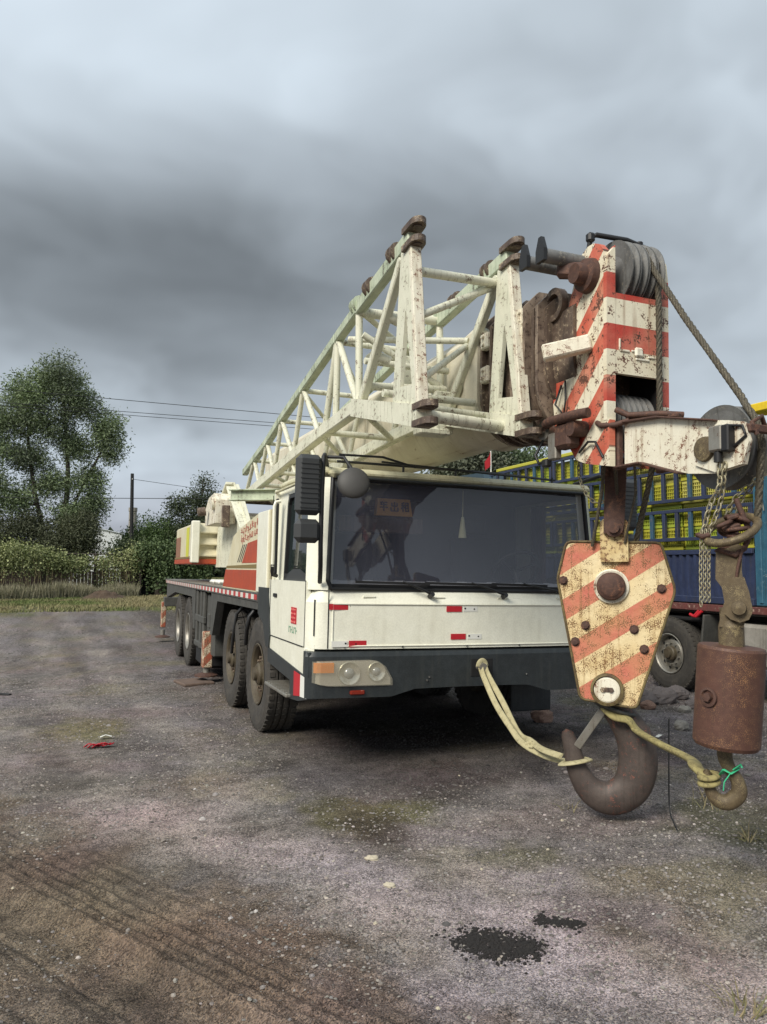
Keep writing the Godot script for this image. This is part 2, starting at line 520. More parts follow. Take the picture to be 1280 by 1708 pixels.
	M.block = mat(worn(1024, c8(226, 211, 172), c8(200, 168, 110), 0.65, c8(140, 108, 66), 0.5, c8(106, 78, 48), 0.635, 221, c8(192, 102, 88), ph, 0.58), 1.0, 0.65, 0, false, normal_tex(512, 0.05, 7, 3.0), 0.35)
	M.block_edge = mat(worn(512, c8(120, 108, 68), c8(80, 66, 42), 0.9, c8(64, 48, 34), 0.6, c8(70, 50, 34), 0.62, 226), 2.0, 0.7, 0, true, fine, 0.3)
	var pj := pat(256, func(u: float, w: float) -> bool: return fposmod(u * 1.0 + w, 0.5) < 0.25)
	M.jack = mat(worn(256, c8(206, 194, 170), c8(180, 160, 130), 0.6, c8(110, 84, 62), 0.8, c8(88, 60, 44), 0.6, 231, c8(156, 74, 52), pj), 2.0, 0.55, 0, true)
	# yard and green things
	M.leaf = plain(Color.WHITE, 0.7)
	M.leaf.vertex_color_use_as_albedo = true
	M.leaf.backlight_enabled = true
	M.leaf.backlight = Color(0.5, 0.56, 0.28)
	M.straw = plain(Color.WHITE, 0.85)
	M.straw.vertex_color_use_as_albedo = true
	M.stone = mat(worn(512, c8(255, 252, 246), c8(200, 196, 190), 0.8, c8(170, 160, 150), 0.3, c8(150, 140, 130), 0.7, 241), 6.0, 0.9, 0, true, fine, 0.5)
	M.stone.vertex_color_use_as_albedo = true
	M.bark = mat(worn(512, c8(74, 66, 58), c8(52, 46, 42), 0.9, c8(40, 36, 32), 0.6, c8(100, 92, 80), 0.7, 251), 1.0, 0.95, 0, true, fine, 0.8)
	M.plank = mat(worn(512, c8(112, 94, 82), c8(88, 74, 66), 0.9, c8(60, 50, 46), 0.6, c8(70, 56, 48), 0.8, 261), 0.6, 0.9, 0, true, bump, 0.4)
	M.tarp = mat(worn(512, c8(52, 98, 118), c8(40, 78, 98), 0.8, c8(40, 60, 70), 0.5, c8(110, 120, 120), 0.8, 271), 0.8, 0.55, 0, true, bump, 0.2)
	M.blue = mat(worn(512, c8(44, 54, 84), c8(38, 45, 66), 0.9, c8(60, 58, 58), 0.6, c8(86, 66, 56), 0.84, 281), 0.8, 0.5, 0, true, bump, 0.1)
	M.teal = mat(worn(512, c8(52, 88, 110), c8(46, 70, 92), 0.8, c8(60, 64, 66), 0.5, c8(96, 76, 60), 0.8, 291), 0.8, 0.55)
	M.crate = plain(c8(176, 172, 60), 0.55)
	M.crate.backlight_enabled = true; M.crate.backlight = Color(0.3, 0.3, 0.05)
	M.crate_faded = plain(c8(190, 184, 96), 0.6)
	M.crate_green = plain(c8(152, 166, 58), 0.55)
	M.yellow = mat(worn(512, c8(222, 192, 28), c8(206, 172, 30), 0.6, c8(160, 130, 40), 0.3, c8(120, 100, 50), 0.95, 301), 0.8, 0.5)
	M.concrete = mat(worn(512, c8(150, 146, 138), c8(124, 120, 112), 0.8, c8(90, 86, 80), 0.5, c8(90, 84, 76), 0.85, 311), 1.0, 0.9, 0, true, fine, 0.4)

# ------------------------------------------------------------------ the crane
const LEAN := -1.3
const PIVOT := Vector3(-1.375, 0, 0)
var crane: Node3D

func lean(p: Vector3) -> Vector3:   # crane axes to world
	return PIVOT + (p - PIVOT).rotated(Vector3(0, 0, 1), deg_to_rad(LEAN))

func nz(x: float) -> float:   # the rounded nose in plan
	var a := absf(x)
	if a <= 1.2: return 0.04 * (1.0 - (a / 1.24) * (a / 1.24))
	var xs := [1.2, 1.25, 1.30, 1.34, 1.365, 1.376]
	var zs := [0.0025, -0.004, -0.018, -0.048, -0.095, -0.16]
	for i in 5:
		if a <= xs[i + 1]: return lerpf(zs[i], zs[i + 1], (a - xs[i]) / (xs[i + 1] - xs[i]))
	return -0.16

func bz(x: float) -> float:   # the bumper's squarer plan
	var a := absf(x)
	return 0.04 * (1.0 - (a / 1.24) * (a / 1.24)) if a < 1.24 else -0.05 * pow(clampf((a - 1.31) / 0.07, 0, 1), 2.0) - 0.008 * (a - 1.24) / 0.14

func nose(y: float, k := 0.0, half := 1.375, sy = null, sq := false) -> Array:
	var o := []
	for x in [-1.376, -1.365, -1.34, -1.30, -1.25, -1.2, -1.05, -0.9, -0.72, -0.52, -0.25, 0.0, 0.25, 0.52, 0.72, 0.9, 1.05, 1.2, 1.25, 1.30, 1.34, 1.365, 1.376]:
		if absf(x) > half + 0.002: continue
		var sx: float = x + signf(x) * k * clampf((absf(x) - 1.1) / 0.27, 0, 1)
		o.append(Vector3(sx, sy.call(x) if sy != null else y, (bz(x) if sq else nz(x)) + k))
	return o

func strip(m: MB, xs: Array, top: Callable, bot: Callable, off: float, depth: float) -> void:
	for i in xs.size() - 1:
		var x: float = xs[i]
		var w: float = xs[i + 1]
		var a := Vector3(x, bot.call(x), bz(x) + off)
		var b := Vector3(w, bot.call(w), bz(w) + off)
		var d := Vector3(w, top.call(w), bz(w) + off)
		var e := Vector3(x, top.call(x), bz(x) + off)
		var k := Vector3(0, 0, -depth)
		m.q(a, b, d, e, Vector3(0, 0, 1))
		m.q(e, d, d + k, e + k, Vector3(0, 1, 0))
		m.q(a, b, b + k, a + k, Vector3(0, -1, 0))
		if i == 0: m.q(a, e, e + k, a + k, Vector3(-1, 0, 0))
		if i == xs.size() - 2: m.q(b, d, d + k, b + k, Vector3(1, 0, 0))

func build_cab() -> void:
	var m := MB.new()
	var cab := holder("cab", crane)
	# nose below the windscreen
	m.loft(nose(0.985), nose(1.345), Vector3(0, 0, 1))
	m.loft(nose(1.345), nose(1.385, -0.025), Vector3(0, 0.3, 1))
	m.loft(nose(1.385, -0.025), nose(1.445, -0.055), Vector3(0, 0.6, 1))
	m.loft(nose(0.985), nose(0.985, -0.3), Vector3(0, -1, 0))
	put("nose_panel", m.done(), M.cab, cab)
	m = MB.new()
	var rb := []; var rt := []
	for x in [-1.20, -1.0, -0.75, -0.5, -0.25, 0.0, 0.25, 0.5, 0.75, 1.0, 1.20]:
		rb.append(Vector3(x, 1.008, nz(x) + 0.002)); rt.append(Vector3(x, 1.335, nz(x) + 0.002))
	m.sweep(rb, 0.007, 6)
	m.sweep(rt, 0.008, 6)
	m.sweep([rb[0], rt[0]], 0.006, 6)
	m.sweep([rb[10], rt[10]], 0.006, 6)
	put("pressed_rib", m.done(), M.cab, cab)
	for x in [-0.9, -0.3, 0.3, 0.9]:
		m = MB.new()
		m.tube(Vector3(x - 0.05, 1.392, nz(x) - 0.022), Vector3(x + 0.05, 1.392, nz(x) - 0.022), 0.009, -1, 8)
		put("hinge", m.done(), M.cab, cab)
	for x in [-1.1, -0.62, -0.05, 0.45, 1.05]:
		m = MB.new()
		m.tube(Vector3(x, 1.0, nz(x)), Vector3(x, 1.0, nz(x) + 0.008), 0.008, -1, 8)
		put("panel_bolt", m.done(), M.frame, cab)
	for s in [-1.0, 1.0]:
		m = MB.new()
		m.bar(Vector3(s * 1.345, 2.338, -0.25), Vector3(s * 1.345, 2.325, -1.42), 0.03, 0.018, 0.004)
		put("rain_gutter", m.done(), M.roof, cab)
		m = MB.new()
		m.box(Vector3(s * 1.235, 1.21, nz(1.235) + 0.001), Vector3(0.008, 0.44, 0.006))
		put("panel_seam", m.done(), M.dark, cab)
		m = MB.new()
		m.box(Vector3(s * 1.335, 1.225, nz(1.335) + 0.002), Vector3(0.009, 0.28, 0.012), 0.0, Basis(Vector3.UP, s * 0.7))
		put("vent_slit", m.done(), M.dark, cab)
		# the corner pillar beside the windscreen
		m = MB.new()
		var a := [Vector3(s * 1.235, 1.44, -0.03), Vector3(s * 1.29, 1.44, -0.07), Vector3(s * 1.345, 1.44, -0.11), Vector3(s * 1.373, 1.44, -0.19)]
		var b := [Vector3(s * 1.195, 2.34, -0.10), Vector3(s * 1.25, 2.34, -0.13), Vector3(s * 1.30, 2.34, -0.18), Vector3(s * 1.345, 2.34, -0.27)]
		m.loft(a, b, Vector3(s, 0, 1))
		var ai := []; var bi := []
		for p in a: ai.append(p + Vector3(-s * 0.05, 0, -0.05))
		for p in b: bi.append(p + Vector3(-s * 0.05, 0, -0.05))
		m.loft(ai, bi, Vector3(-s, 0, -1))
		m.q(a[0], b[0], bi[0], ai[0], Vector3(-s, 0, 1))
		m.q(a[3], b[3], bi[3], ai[3], Vector3(s, 0, -1))
		put("pillar", m.done(), M.cab, cab)
	# roof: rounded sheet with a lip over the screen
	m = MB.new()
	m.box(Vector3(0, 2.385, -0.78), Vector3(2.62, 0.085, 1.32), 0.035)
	m.box(Vector3(0, 2.372, -0.10), Vector3(2.46, 0.075, 0.115), 0.03)
	put("roof", m.done(), M.roof, cab)
	m = MB.new()
	m.box(Vector3(0, 2.338, -0.055), Vector3(2.36, 0.02, 0.05), 0.006)
	put("screen_header", m.done(), M.bumper, cab)
	# rear wall and far side
	m = MB.new()
	m.box(Vector3(0, 1.66, -1.43), Vector3(2.7, 1.38, 0.03))
	put("rear_wall", m.done(), M.cab, cab)
	m = MB.new()
	m.box(Vector3(0, 1.66, -1.408), Vector3(2.6, 1.34, 0.012))
	put("rear_lining", m.done(), M.cloth, cab)
	m = MB.new()
	m.box(Vector3(0, 1.0, -0.72), Vector3(2.66, 0.03, 1.36))
	put("cab_floor", m.done(), M.dark, cab)
	m = MB.new()
	m.box(Vector3(0, 2.325, -0.78), Vector3(2.5, 0.02, 1.24))
	put("headlining", m.done(), M.cloth, cab)
	for s in [-1.0, 1.0]:
		# side: lower skin, sill, rear post, window frame
		m = MB.new()
		m.prism([Vector2(-1.44, 0.99), Vector2(-0.16, 0.99), Vector2(-0.16, 1.50), Vector2(-1.44, 1.50)], Vector3(s * 1.375, 0, 0), Vector3(0, 0, 1), Vector3.UP, Vector3(-s * 0.04, 0, 0))
		m.prism([Vector2(-1.44, 1.50), Vector2(-1.10, 1.50), Vector2(-1.10, 2.29), Vector2(-1.44, 2.33)], Vector3(s * 1.372, 0, 0), Vector3(-s * 0.033, 0, 1).normalized() * 0 + Vector3(0, 0, 1), Vector3(-s * 0.03, 1, 0), Vector3(-s * 0.04, 0, 0))
		m.prism([Vector2(-1.44, 2.28), Vector2(-0.22, 2.28), Vector2(-0.25, 2.36), Vector2(-1.44, 2.36)], Vector3(s * 1.371, 0, 0), Vector3(0, 0, 1), Vector3(-s * 0.03, 1, 0), Vector3(-s * 0.04, 0, 0))
		var dr := put("side_door" if s < 0 else "far_door", m.done(), M.cab, cab)
		m = MB.new()
		m.prism([Vector2(-1.34, 0.85), Vector2(-0.10, 0.76), Vector2(-0.10, 0.98), Vector2(-1.40, 0.98)], Vector3(s * 1.374, 0, 0), Vector3(0, 0, 1), Vector3.UP, Vector3(-s * 0.05, 0, 0))
		put("sill_panel", m.done(), M.cab, cab)
		m = MB.new()
		m.loft([Vector3(s * 1.374, 0.77, -0.11), Vector3(s * 1.36, 0.77, -0.08), Vector3(s * 1.33, 0.77, -0.045)], [Vector3(s * 1.376, 0.985, -0.16), Vector3(s * 1.363, 0.985, -0.09), Vector3(s * 1.33, 0.985, -0.04)], Vector3(s, 0, 1))
		put("corner_skin", m.done(), M.cab, cab)
		m = MB.new()
		m.box(Vector3(s * 1.376, 0.986, -0.80), Vector3(0.006, 0.009, 1.16))
		m.box(Vector3(s * 1.376, 1.25, -0.17), Vector3(0.006, 0.52, 0.008))
		m.box(Vector3(s * 1.376, 1.70, -1.385), Vector3(0.006, 1.18, 0.008))
		put("door_gap", m.done(), M.dark, cab)
		m = MB.new()
		var fo := [Vector2(-1.06, 1.50), Vector2(-0.20, 1.50), Vector2(-0.245, 1.70), Vector2(-0.255, 2.27), Vector2(-1.02, 2.27), Vector2(-1.06, 2.2)]
		var fi := [Vector2(-1.02, 1.56), Vector2(-0.29, 1.56), Vector2(-0.30, 1.72), Vector2(-0.305, 2.235), Vector2(-0.99, 2.235), Vector2(-1.02, 2.18)]
		m.ring(fo, fi, Vector3(s * 1.384, 0, 0) , Vector3(0, 0, 1), Vector3(-s * 0.03, 1, 0), Vector3(-s * 0.04, 0, 0))
		put("window_frame", m.done(), M.black, dr)
		m = MB.new()
		m.q(Vector3(s * 1.31, 1.53, -1.04), Vector3(s * 1.31, 1.53, -0.25), Vector3(s * 1.29, 2.25, -0.28), Vector3(s * 1.29, 2.25, -1.04), Vector3(s, 0, 0))
		put("window_pane", m.done(), M.side_glass, dr)
		m = MB.new()
		m.prism([Vector2(-0.98, 1.50), Vector2(-0.30, 1.50), Vector2(-0.24, 1.505), Vector2(-0.34, 1.56), Vector2(-0.52, 1.60), Vector2(-0.72, 1.60), Vector2(-0.88, 1.565)], Vector3(s * 1.388, 0, 0), Vector3(0, 0, 1), Vector3(-s * 0.03, 1, 0), Vector3(-s * 0.01, 0, 0))
		put("window_guard", m.done(), M.mirror_shell, dr)
		# grab rail in a dark slot
		m = MB.new()
		m.box(Vector3(s * 1.372, 1.90, -1.235), Vector3(0.02, 0.70, 0.055), 0.006)
		put("rail_slot", m.done(), M.dark, dr)
		m = MB.new()
		var gx: float = s * 1.405
		m.sweep([Vector3(s * 1.36, 2.22, -1.165), Vector3(gx, 2.21, -1.165), Vector3(gx + s * 0.012, 2.17, -1.165), Vector3(gx + s * 0.012, 1.62, -1.165)], 0.016, 8)
		put("grab_rail", m.done(), M.cab, dr)
		m = MB.new()
		m.sweep([Vector3(gx + s * 0.012, 1.64, -1.165), Vector3(gx + s * 0.012, 1.58, -1.175), Vector3(gx, 1.545, -1.20), Vector3(s * 1.36, 1.535, -1.225)], 0.018, 8)
		put("rail_foot", m.done(), M.black, dr)
		m = MB.new()
		m.box(Vector3(s * 1.382, 1.36, -1.18), Vector3(0.014, 0.035, 0.12), 0.005)
		put("door_handle", m.done(), M.black, dr)
		# the pleated curtain at the back of the window
		m = MB.new()
		for k in 5:
			m.tube(Vector3(s * 1.24, 1.5, -1.0 + k * 0.045), Vector3(s * 1.235, 2.28, -1.0 + k * 0.045), 0.026, -1, 6)
		put("curtain", m.done(), M.curtain, cab)
	# windscreen, its rubber and three wipers
	var wb := []; var wt := []
	for i in 13:
		var u := -1.0 + i / 6.0
		wb.append(Vector3(u * 1.235, 1.45, 0.012 * (1 - u * u) - 0.035))
		wt.append(Vector3(u * 1.195, 2.335, 0.012 * (1 - u * u) - 0.105))
	m = MB.new()
	m.loft(wb, wt, Vector3(0, 0, 1))
	var scr := put("windscreen", m.done(), M.glass, crane)
	m = MB.new()
	var loop := wb.duplicate()
	var tt := wt.duplicate(); tt.reverse()
	loop[0] = wb[0] + Vector3(0.03, 0, 0.0)
	loop.append_array([wb[12] + Vector3(0, 0.06, 0)])
	loop.append_array(tt)
	loop.append(wb[0] + Vector3(0, 0.06, 0)); loop.append(loop[0])
	m.sweep(loop, 0.024, 8, 0.8)
	put("rubber_seal", m.done(), M.black, scr)
	m = MB.new()
	var bb := []; var bt := []
	for i in 13:
		bb.append(wb[i].lerp(wt[i], 0.006) + Vector3(0, 0, 0.004)); bt.append(wb[i].lerp(wt[i], 0.045) + Vector3(0, 0, 0.004))
	m.loft(bb, bt, Vector3(0, 0, 1))
	put("glass_border", m.done(), M.dark, scr)
	for w in [[-0.38, -1.02, -0.62], [0.30, -0.42, 0.0], [0.98, 0.2, 0.5]]:
		m = MB.new()
		var base := Vector3(w[0], 1.42, 0.045)
		var mid := Vector3(w[2], 1.515, 0.02)
		m.tube(base + Vector3(0, -0.02, -0.03), base + Vector3(0, 0, 0.03), 0.022, 0.018, 10)
		m.sweep([base, base.lerp(mid, 0.4) + Vector3(0, 0.004, 0.012), mid], [0.013, 0.011, 0.007], 6)
		var ws := put("wiper", m.done(), M.black, crane)
		m = MB.new()
		m.bar(Vector3(w[1], 1.508, 0.004), Vector3(w[2] + 0.24, 1.50, 0.014), 0.012, 0.02)
		put("wiper_blade", m.done(), M.dark, ws)
	# inside: dashboard with vents, seats, wheel, visor shelf with the taxi-style sign, tassel
	m = MB.new()
	m.box(Vector3(0, 1.40, -0.25), Vector3(2.5, 0.24, 0.36), 0.05)
	var dash := put("dashboard", m.done(), M.dash, cab)
	m = MB.new()
	for k in 8:
		m.box(Vector3(-1.02 + k * 0.285, 1.522, -0.14), Vector3(0.19, 0.008, 0.05))
	put("dash_vent", m.done(), M.dark, cab)
	for s in [-0.68, 0.68]:
		m = MB.new()
		m.box(Vector3(s, 1.22, -0.9), Vector3(0.56, 0.16, 0.52), 0.05)
		m.box(Vector3(s, 1.62, -1.18), Vector3(0.54, 0.74, 0.15), 0.05, Basis(Vector3.RIGHT, -0.15))
		m.box(Vector3(s, 2.06, -1.25), Vector3(0.30, 0.18, 0.10), 0.04)
		put("seat", m.done(), M.cloth, cab)
	m = MB.new()
	var wc := Vector3(0.68, 1.62, -0.42)
	var wbs := Basis(Vector3.RIGHT, -0.9)
	var pts := []
	for k in 25: pts.append(wc + wbs * Vector3(cos(TAU * k / 24), 0, sin(TAU * k / 24)) * 0.23)
	m.sweep(pts, 0.016, 8)
	for k in 3: m.tube(wc, wc + wbs * Vector3(cos(TAU * k / 3 + 0.5), 0, sin(TAU * k / 3 + 0.5)) * 0.22, 0.014, -1, 6)
	m.tube(wc, Vector3(0.68, 1.36, -0.3), 0.03, -1, 8)
	put("steering_wheel", m.done(), M.black, cab)
	m = MB.new()
	m.box(Vector3(-0.62, 2.055, -0.62), Vector3(0.78, 0.03, 0.3), 0.01)
	m.box(Vector3(-0.62, 2.0, -0.485), Vector3(0.78, 0.14, 0.025), 0.01)
	put("shelf", m.done(), M.plank, cab)
	m = MB.new()
	m.prism([Vector2(-0.17, 0), Vector2(0.17, 0), Vector2(0.15, 0.15), Vector2(-0.15, 0.15)], Vector3(-0.52, 2.08, -0.44), Vector3(1, 0, 0), Vector3(0, 1, -0.12), Vector3(0, 0, -0.06))
	var sg := put("sign_box", m.done(), plain(c8(226, 168, 74), 0.45), cab)
	m = MB.new()
	# the characters for «car», «rent» and «out» in strokes
	var strokes := [
		[[-.9, .8, .9, .8], [-.3, 1, -.8, .35], [-.8, .35, .9, .35], [0, .8, 0, -1], [-1, -.2, 1, -.2]],
		[[0, 1, 0, -.9], [-.7, .8, -.7, .15], [.7, .8, .7, .15], [-.7, .15, .7, .15], [-.9, -.15, -.9, -.9], [.9, -.15, .9, -.9], [-.9, -.9, .9, -.9]],
		[[-.2, 1, -.9, .75], [-1, .4, -.1, .4], [-.55, .8, -.55, -1], [-.55, .3, -1, -.4], [-.5, .3, -.1, -.2], [.15, .9, .15, -.85], [.85, .9, .85, -.85], [.15, .9, .85, .9], [.15, .35, .85, .35], [.15, -.2, .85, -.2], [0, -.85, 1, -.85]]]
	for k in 3:
		for s in strokes[k]:
			var o := Vector3(-0.62 + k * 0.10, 2.16, -0.445)
			m.bar(o + Vector3(s[0] * 0.036, s[1] * 0.042, -s[1] * 0.005), o + Vector3(s[2] * 0.036, s[3] * 0.042, -s[3] * 0.005), 0.010, 0.008, 0, Vector3(0, 0, 1))
	put("sign_lettering", m.done(), plain(c8(60, 16, 14), 0.6), sg)
	m = MB.new()
	m.tube(Vector3(0.02, 2.33, -0.2), Vector3(0.02, 2.08, -0.2), 0.004, -1, 5)
	m.tube(Vector3(0.02, 2.08, -0.2), Vector3(0.02, 1.90, -0.2), 0.012, 0.036, 10)
	put("tassel", m.done(), plain(c8(206, 206, 170), 0.9), cab)
	# roof rack rail behind the lip and a dark rolled rope on it
	m = MB.new()
	m.sweep([Vector3(-1.1, 2.50, -0.30), Vector3(-0.4, 2.505, -0.32), Vector3(0.4, 2.50, -0.32), Vector3(1.05, 2.48, -0.34)], 0.012, 6)
	m.sweep([Vector3(-0.75, 2.505, -0.18), Vector3(0.3, 2.475, -0.2), Vector3(0.9, 2.46, -0.2)], 0.009, 6)
	for k in 5: m.tube(Vector3(-1.0 + k * 0.5, 2.42, -0.31), Vector3(-1.0 + k * 0.5, 2.50, -0.31), 0.01, -1, 6)
	put("roof_rail", m.done(), M.black, cab)
	# stickers
	for r in [[-1.155, 1.312, 0.155, 0.046], [-0.17, 1.30, 0.14, 0.046], [-0.13, 1.075, 0.135, 0.046], [-0.995, 1.025, 0.145, 0.05]]:
		m = MB.new()
		m.box(Vector3(r[0], r[1], nz(r[0]) + 0.003), Vector3(r[2], r[3], 0.004))
		put("reflector_sticker", m.done(), M.red, cab)
		m = MB.new()
		m.box(Vector3(r[0] + (0.15 if r[0] > -0.99 or r[1] > 1.2 else -0.15), r[1], nz(r[0]) + 0.002), Vector3(0.13, r[3] * 0.9, 0.003))
		put("white_sticker", m.done(), M.white, cab)
		m = MB.new()
		var xx: float = r[0] + (0.10 if r[0] > -0.99 or r[1] > 1.2 else -0.10)
		m.box(Vector3(xx, r[1] + 0.005, nz(r[0]) + 0.0045), Vector3(0.014, 0.012, 0.002))
		m.box(Vector3(xx + 0.085, r[1], nz(r[0]) + 0.0045), Vector3(0.012, 0.010, 0.002))
		put("sticker_print", m.done(), M.dark, cab)
	m = MB.new()
	m.box(Vector3(-1.378, 1.215, -0.51), Vector3(0.004, 0.135, 0.17))
	put("red_notice", m.done(), M.red, cab)
	m = MB.new()
	for k in 4:
		for j in 3:
			m.box(Vector3(-1.3815, 1.265 - k * 0.034, -0.565 + j * 0.052), Vector3(0.002, 0.016 if (k + j) % 2 else 0.010, 0.040 if j != 1 else 0.03))
	put("notice_print", m.done(), plain(c8(222, 120, 112), 0.6), cab)
	m = MB.new()
	for j in 5:
		m.box(Vector3(-1.3775, 1.095, -0.66 + j * 0.055), Vector3(0.002, 0.055, 0.012))
		m.box(Vector3(-1.3775, 1.115 - 0.02 * (j % 3), -0.64 + j * 0.055), Vector3(0.002, 0.010, 0.03))
	put("weight_print", m.done(), plain(c8(132, 164, 140), 0.6), cab)

func build_bumper() -> void:
	var low := func(x: float) -> float:
		var a := absf(x)
		return 0.615 if a > 0.72 else (0.675 if a < 0.5 else lerpf(0.675, 0.615, (a - 0.5) / 0.22))
	var m := MB.new()
	m.loft(nose(0, 0.03, 1.4, low, true), nose(0.93, 0.035, 1.4, null, true), Vector3(0, 0, 1))
	m.loft(nose(0.93, 0.035, 1.4, null, true), nose(0.965, 0.02, 1.4, null, true), Vector3(0, 0.3, 1))
	m.loft(nose(0.965, 0.02, 1.4, null, true), nose(0.972, -0.06), Vector3(0, 1, 0))
	m.loft(nose(0, 0.03, 1.4, low, true), nose(0.62, -0.16, 1.4, low), Vector3(0, -1, 0))
	var b := put("bumper", m.done(), M.bumper, crane)
	m = MB.new()
	m.box(Vector3(0.075, 0.825, 0.066), Vector3(0.21, 0.15, 0.02), 0.006)
	put("pin_recess", m.done(), M.dark, b)
	m = MB.new()
	m.tube(Vector3(0.05, 0.835, 0.06), Vector3(0.05, 0.835, 0.15), 0.035, 0.033, 12)
	m.tube(Vector3(0.05, 0.80, 0.12), Vector3(0.05, 0.875, 0.12), 0.012, -1, 8)
	put("tow_pin", m.done(), M.steel, b)
	for x in [-0.42, -0.40, 0.5]:
		m = MB.new()
		m.tube(Vector3(x, 0.76 if x > -0.41 else 0.735, 0.068), Vector3(x, 0.76 if x > -0.41 else 0.735, 0.078), 0.007, -1, 6)
		put("bolt", m.done(), M.chrome, b)
	for s in [-1.0, 1.0]:
		var xs := []   # the far lamp is shorter
		for k in 12: xs.append(s * lerpf(1.368, 0.735 if s < 0 else 1.02, k / 11.0))
		var top := func(x: float) -> float:
			var a := absf(x)
			return lerpf(0.76, 0.905, sqrt(clampf((a - 0.735) / 0.13, 0, 1))) if a < 0.865 else 0.905 - 0.006 * (a - 0.865) / 0.5
		var bot := func(x: float) -> float:
			var a := absf(x)
			return 0.712 + 0.03 * pow(clampf((a - 1.2) / 0.17, 0, 1), 2)
		m = MB.new()
		strip(m, xs, top, bot, 0.046, 0.05)
		var h := put("headlight", m.done(), M.lamp_bowl, crane)
		m = MB.new()
		var xa := [s * 1.352, s * 1.33, s * 1.30, s * 1.26, s * 1.20]
		strip(m, xa, func(_x: float) -> float: return 0.888, func(_x: float) -> float: return 0.812, 0.066, 0.03)
		put("indicator_lamp", m.done(), M.amber, h)
		for c in ([[1.075, 0.805, 0.082], [0.855, 0.815, 0.066]] if s < 0 else [[1.16, 0.805, 0.08]]):
			var o := Vector3(s * c[0], c[1], bz(c[0]) + 0.048)
			m = MB.new()
			m.lathe([Vector2(c[2] + 0.008, 0.0), Vector2(c[2] + 0.004, 0.018), Vector2(c[2] - 0.004, 0.014), Vector2(c[2] * 0.75, 0.006), Vector2(c[2] * 0.4, 0.002), Vector2(0, 0.001)], o, Vector3(0, 0, 1), 24, true)
			put("reflector", m.done(), M.lamp_bowl, h)
			m = MB.new()
			var dome := []
			for k in 7: dome.append(Vector2(c[2] * 0.52 * cos(k * PI / 12.0), 0.004 + c[2] * 0.3 * sin(k * PI / 12.0)))
			m.lathe(dome, o, Vector3(0, 0, 1), 20, true)
			put("bulb_lens", m.done(), plain(c8(150, 150, 144), 0.08, 0.4), h)
		m = MB.new()
		strip(m, xs, top, bot, 0.09, 0.004)
		put("lens_cover", m.done(), M.lens, h)
		if s < 0:
			m = MB.new()
			m.box(Vector3(s * 1.0, 0.655, bz(1.0) + 0.034), Vector3(0.12, 0.035, 0.03), 0.008)
			put("fog_lamp", m.done(), M.lamp_red, b)
		else:
			m = MB.new()
			m.box(Vector3(1.25, 0.40, -1.05), Vector3(0.46, 0.34, 0.03), 0.01)
			put("mud_flap", m.done(), M.bumper, crane)
		# the dark skirt below the door with its step
		m = MB.new()
		m.prism([Vector2(-0.02, 0.605), Vector2(-0.02, 0.765), Vector2(-1.33, 0.868), Vector2(-1.42, 0.868), Vector2(-1.40, 0.74), Vector2(-0.56, 0.68), Vector2(-0.56, 0.57)], Vector3(s * 1.382, 0, 0), Vector3(0, 0, 1), Vector3.UP, Vector3(-s * 0.06, 0, 0))
		m.prism([Vector2(-0.02, 0.605), Vector2(-0.56, 0.57), Vector2(-0.56, 0.53), Vector2(-0.30, 0.55)], Vector3(s * 1.380, 0, 0), Vector3(0, 0, 1), Vector3.UP, Vector3(-s * 0.08, 0, 0))
		m.box(Vector3(s * 1.15, 0.66, -0.98), Vector3(0.02, 0.30, 0.84))
		m.box(Vector3(s * 1.26, 0.66, -0.58), Vector3(0.22, 0.2, 0.02))
		m.box(Vector3(s * 1.377, 0.87, -0.06), Vector3(0.03, 0.19, 0.14), 0.006)
		put("side_skirt", m.done(), M.bumper, crane)
		m = MB.new()
		m.box(Vector3(s * 1.275, 0.553, -0.93), Vector3(0.29, 0.03, 0.80), 0.008)
		for k in 9: m.box(Vector3(s * 1.275, 0.572, -1.27 + k * 0.085), Vector3(0.26, 0.012, 0.02), 0.003)
		put("step", m.done(), M.steel, crane)
		for k in 2:
			m = MB.new()
			m.prism([Vector2(-0.42 + 0.20 * k, 0.575 + 0.022 * k), Vector2(-0.22 + 0.195 * k, 0.60 + 0.008 * k), Vector2(-0.22 + 0.195 * k, 0.765 - 0.008 * k), Vector2(-0.42 + 0.20 * k, 0.775 - 0.008 * k)], Vector3(s * 1.386, 0, 0), Vector3(0, 0, 1), Vector3.UP, Vector3(-s * 0.003, 0, 0))
			put("reflector_sticker", m.done(), M.red if k == 0 else M.white, crane)
		# mudguard panel between cab and first wheel
		m = MB.new()
		m.prism([Vector2(-1.36, 0.87), Vector2(-1.33, 0.98), Vector2(-1.46, 1.42), Vector2(-1.86, 1.42), Vector2(-1.86, 1.16), Vector2(-1.62, 1.08), Vector2(-1.47, 0.87)], Vector3(s * 1.390, 0, 0), Vector3(0, 0, 1), Vector3.UP, Vector3(-s * 0.05, 0, 0))
		put("mudguard", m.done(), M.frame if s > 0 else M.bumper, crane)
	# mirrors on the near side, and their arms
	for s in [-1.0, 1.0]:
		m = MB.new()
		m.sweep([Vector3(s * 1.20, 2.44, -0.25), Vector3(s * 1.30, 2.50, 0.0), Vector3(s * 1.35, 2.46, 0.14), Vector3(s * 1.365, 2.2, 0.17), Vector3(s * 1.365, 1.80, 0.17), Vector3(s * 1.34, 1.62, 0.10), Vector3(s * 1.30, 1.50, -0.04)], 0.018, 8)
		var arm := put("mirror_arm", m.done(), M.black, crane)
		m = MB.new()
		m.box(Vector3(s * 1.47, 2.235, 0.16), Vector3(0.20, 0.46, 0.10), 0.035)
		for k in 10: m.box(Vector3(s * 1.47, 2.06 + k * 0.037, 0.213), Vector3(0.15, 0.006, 0.006))
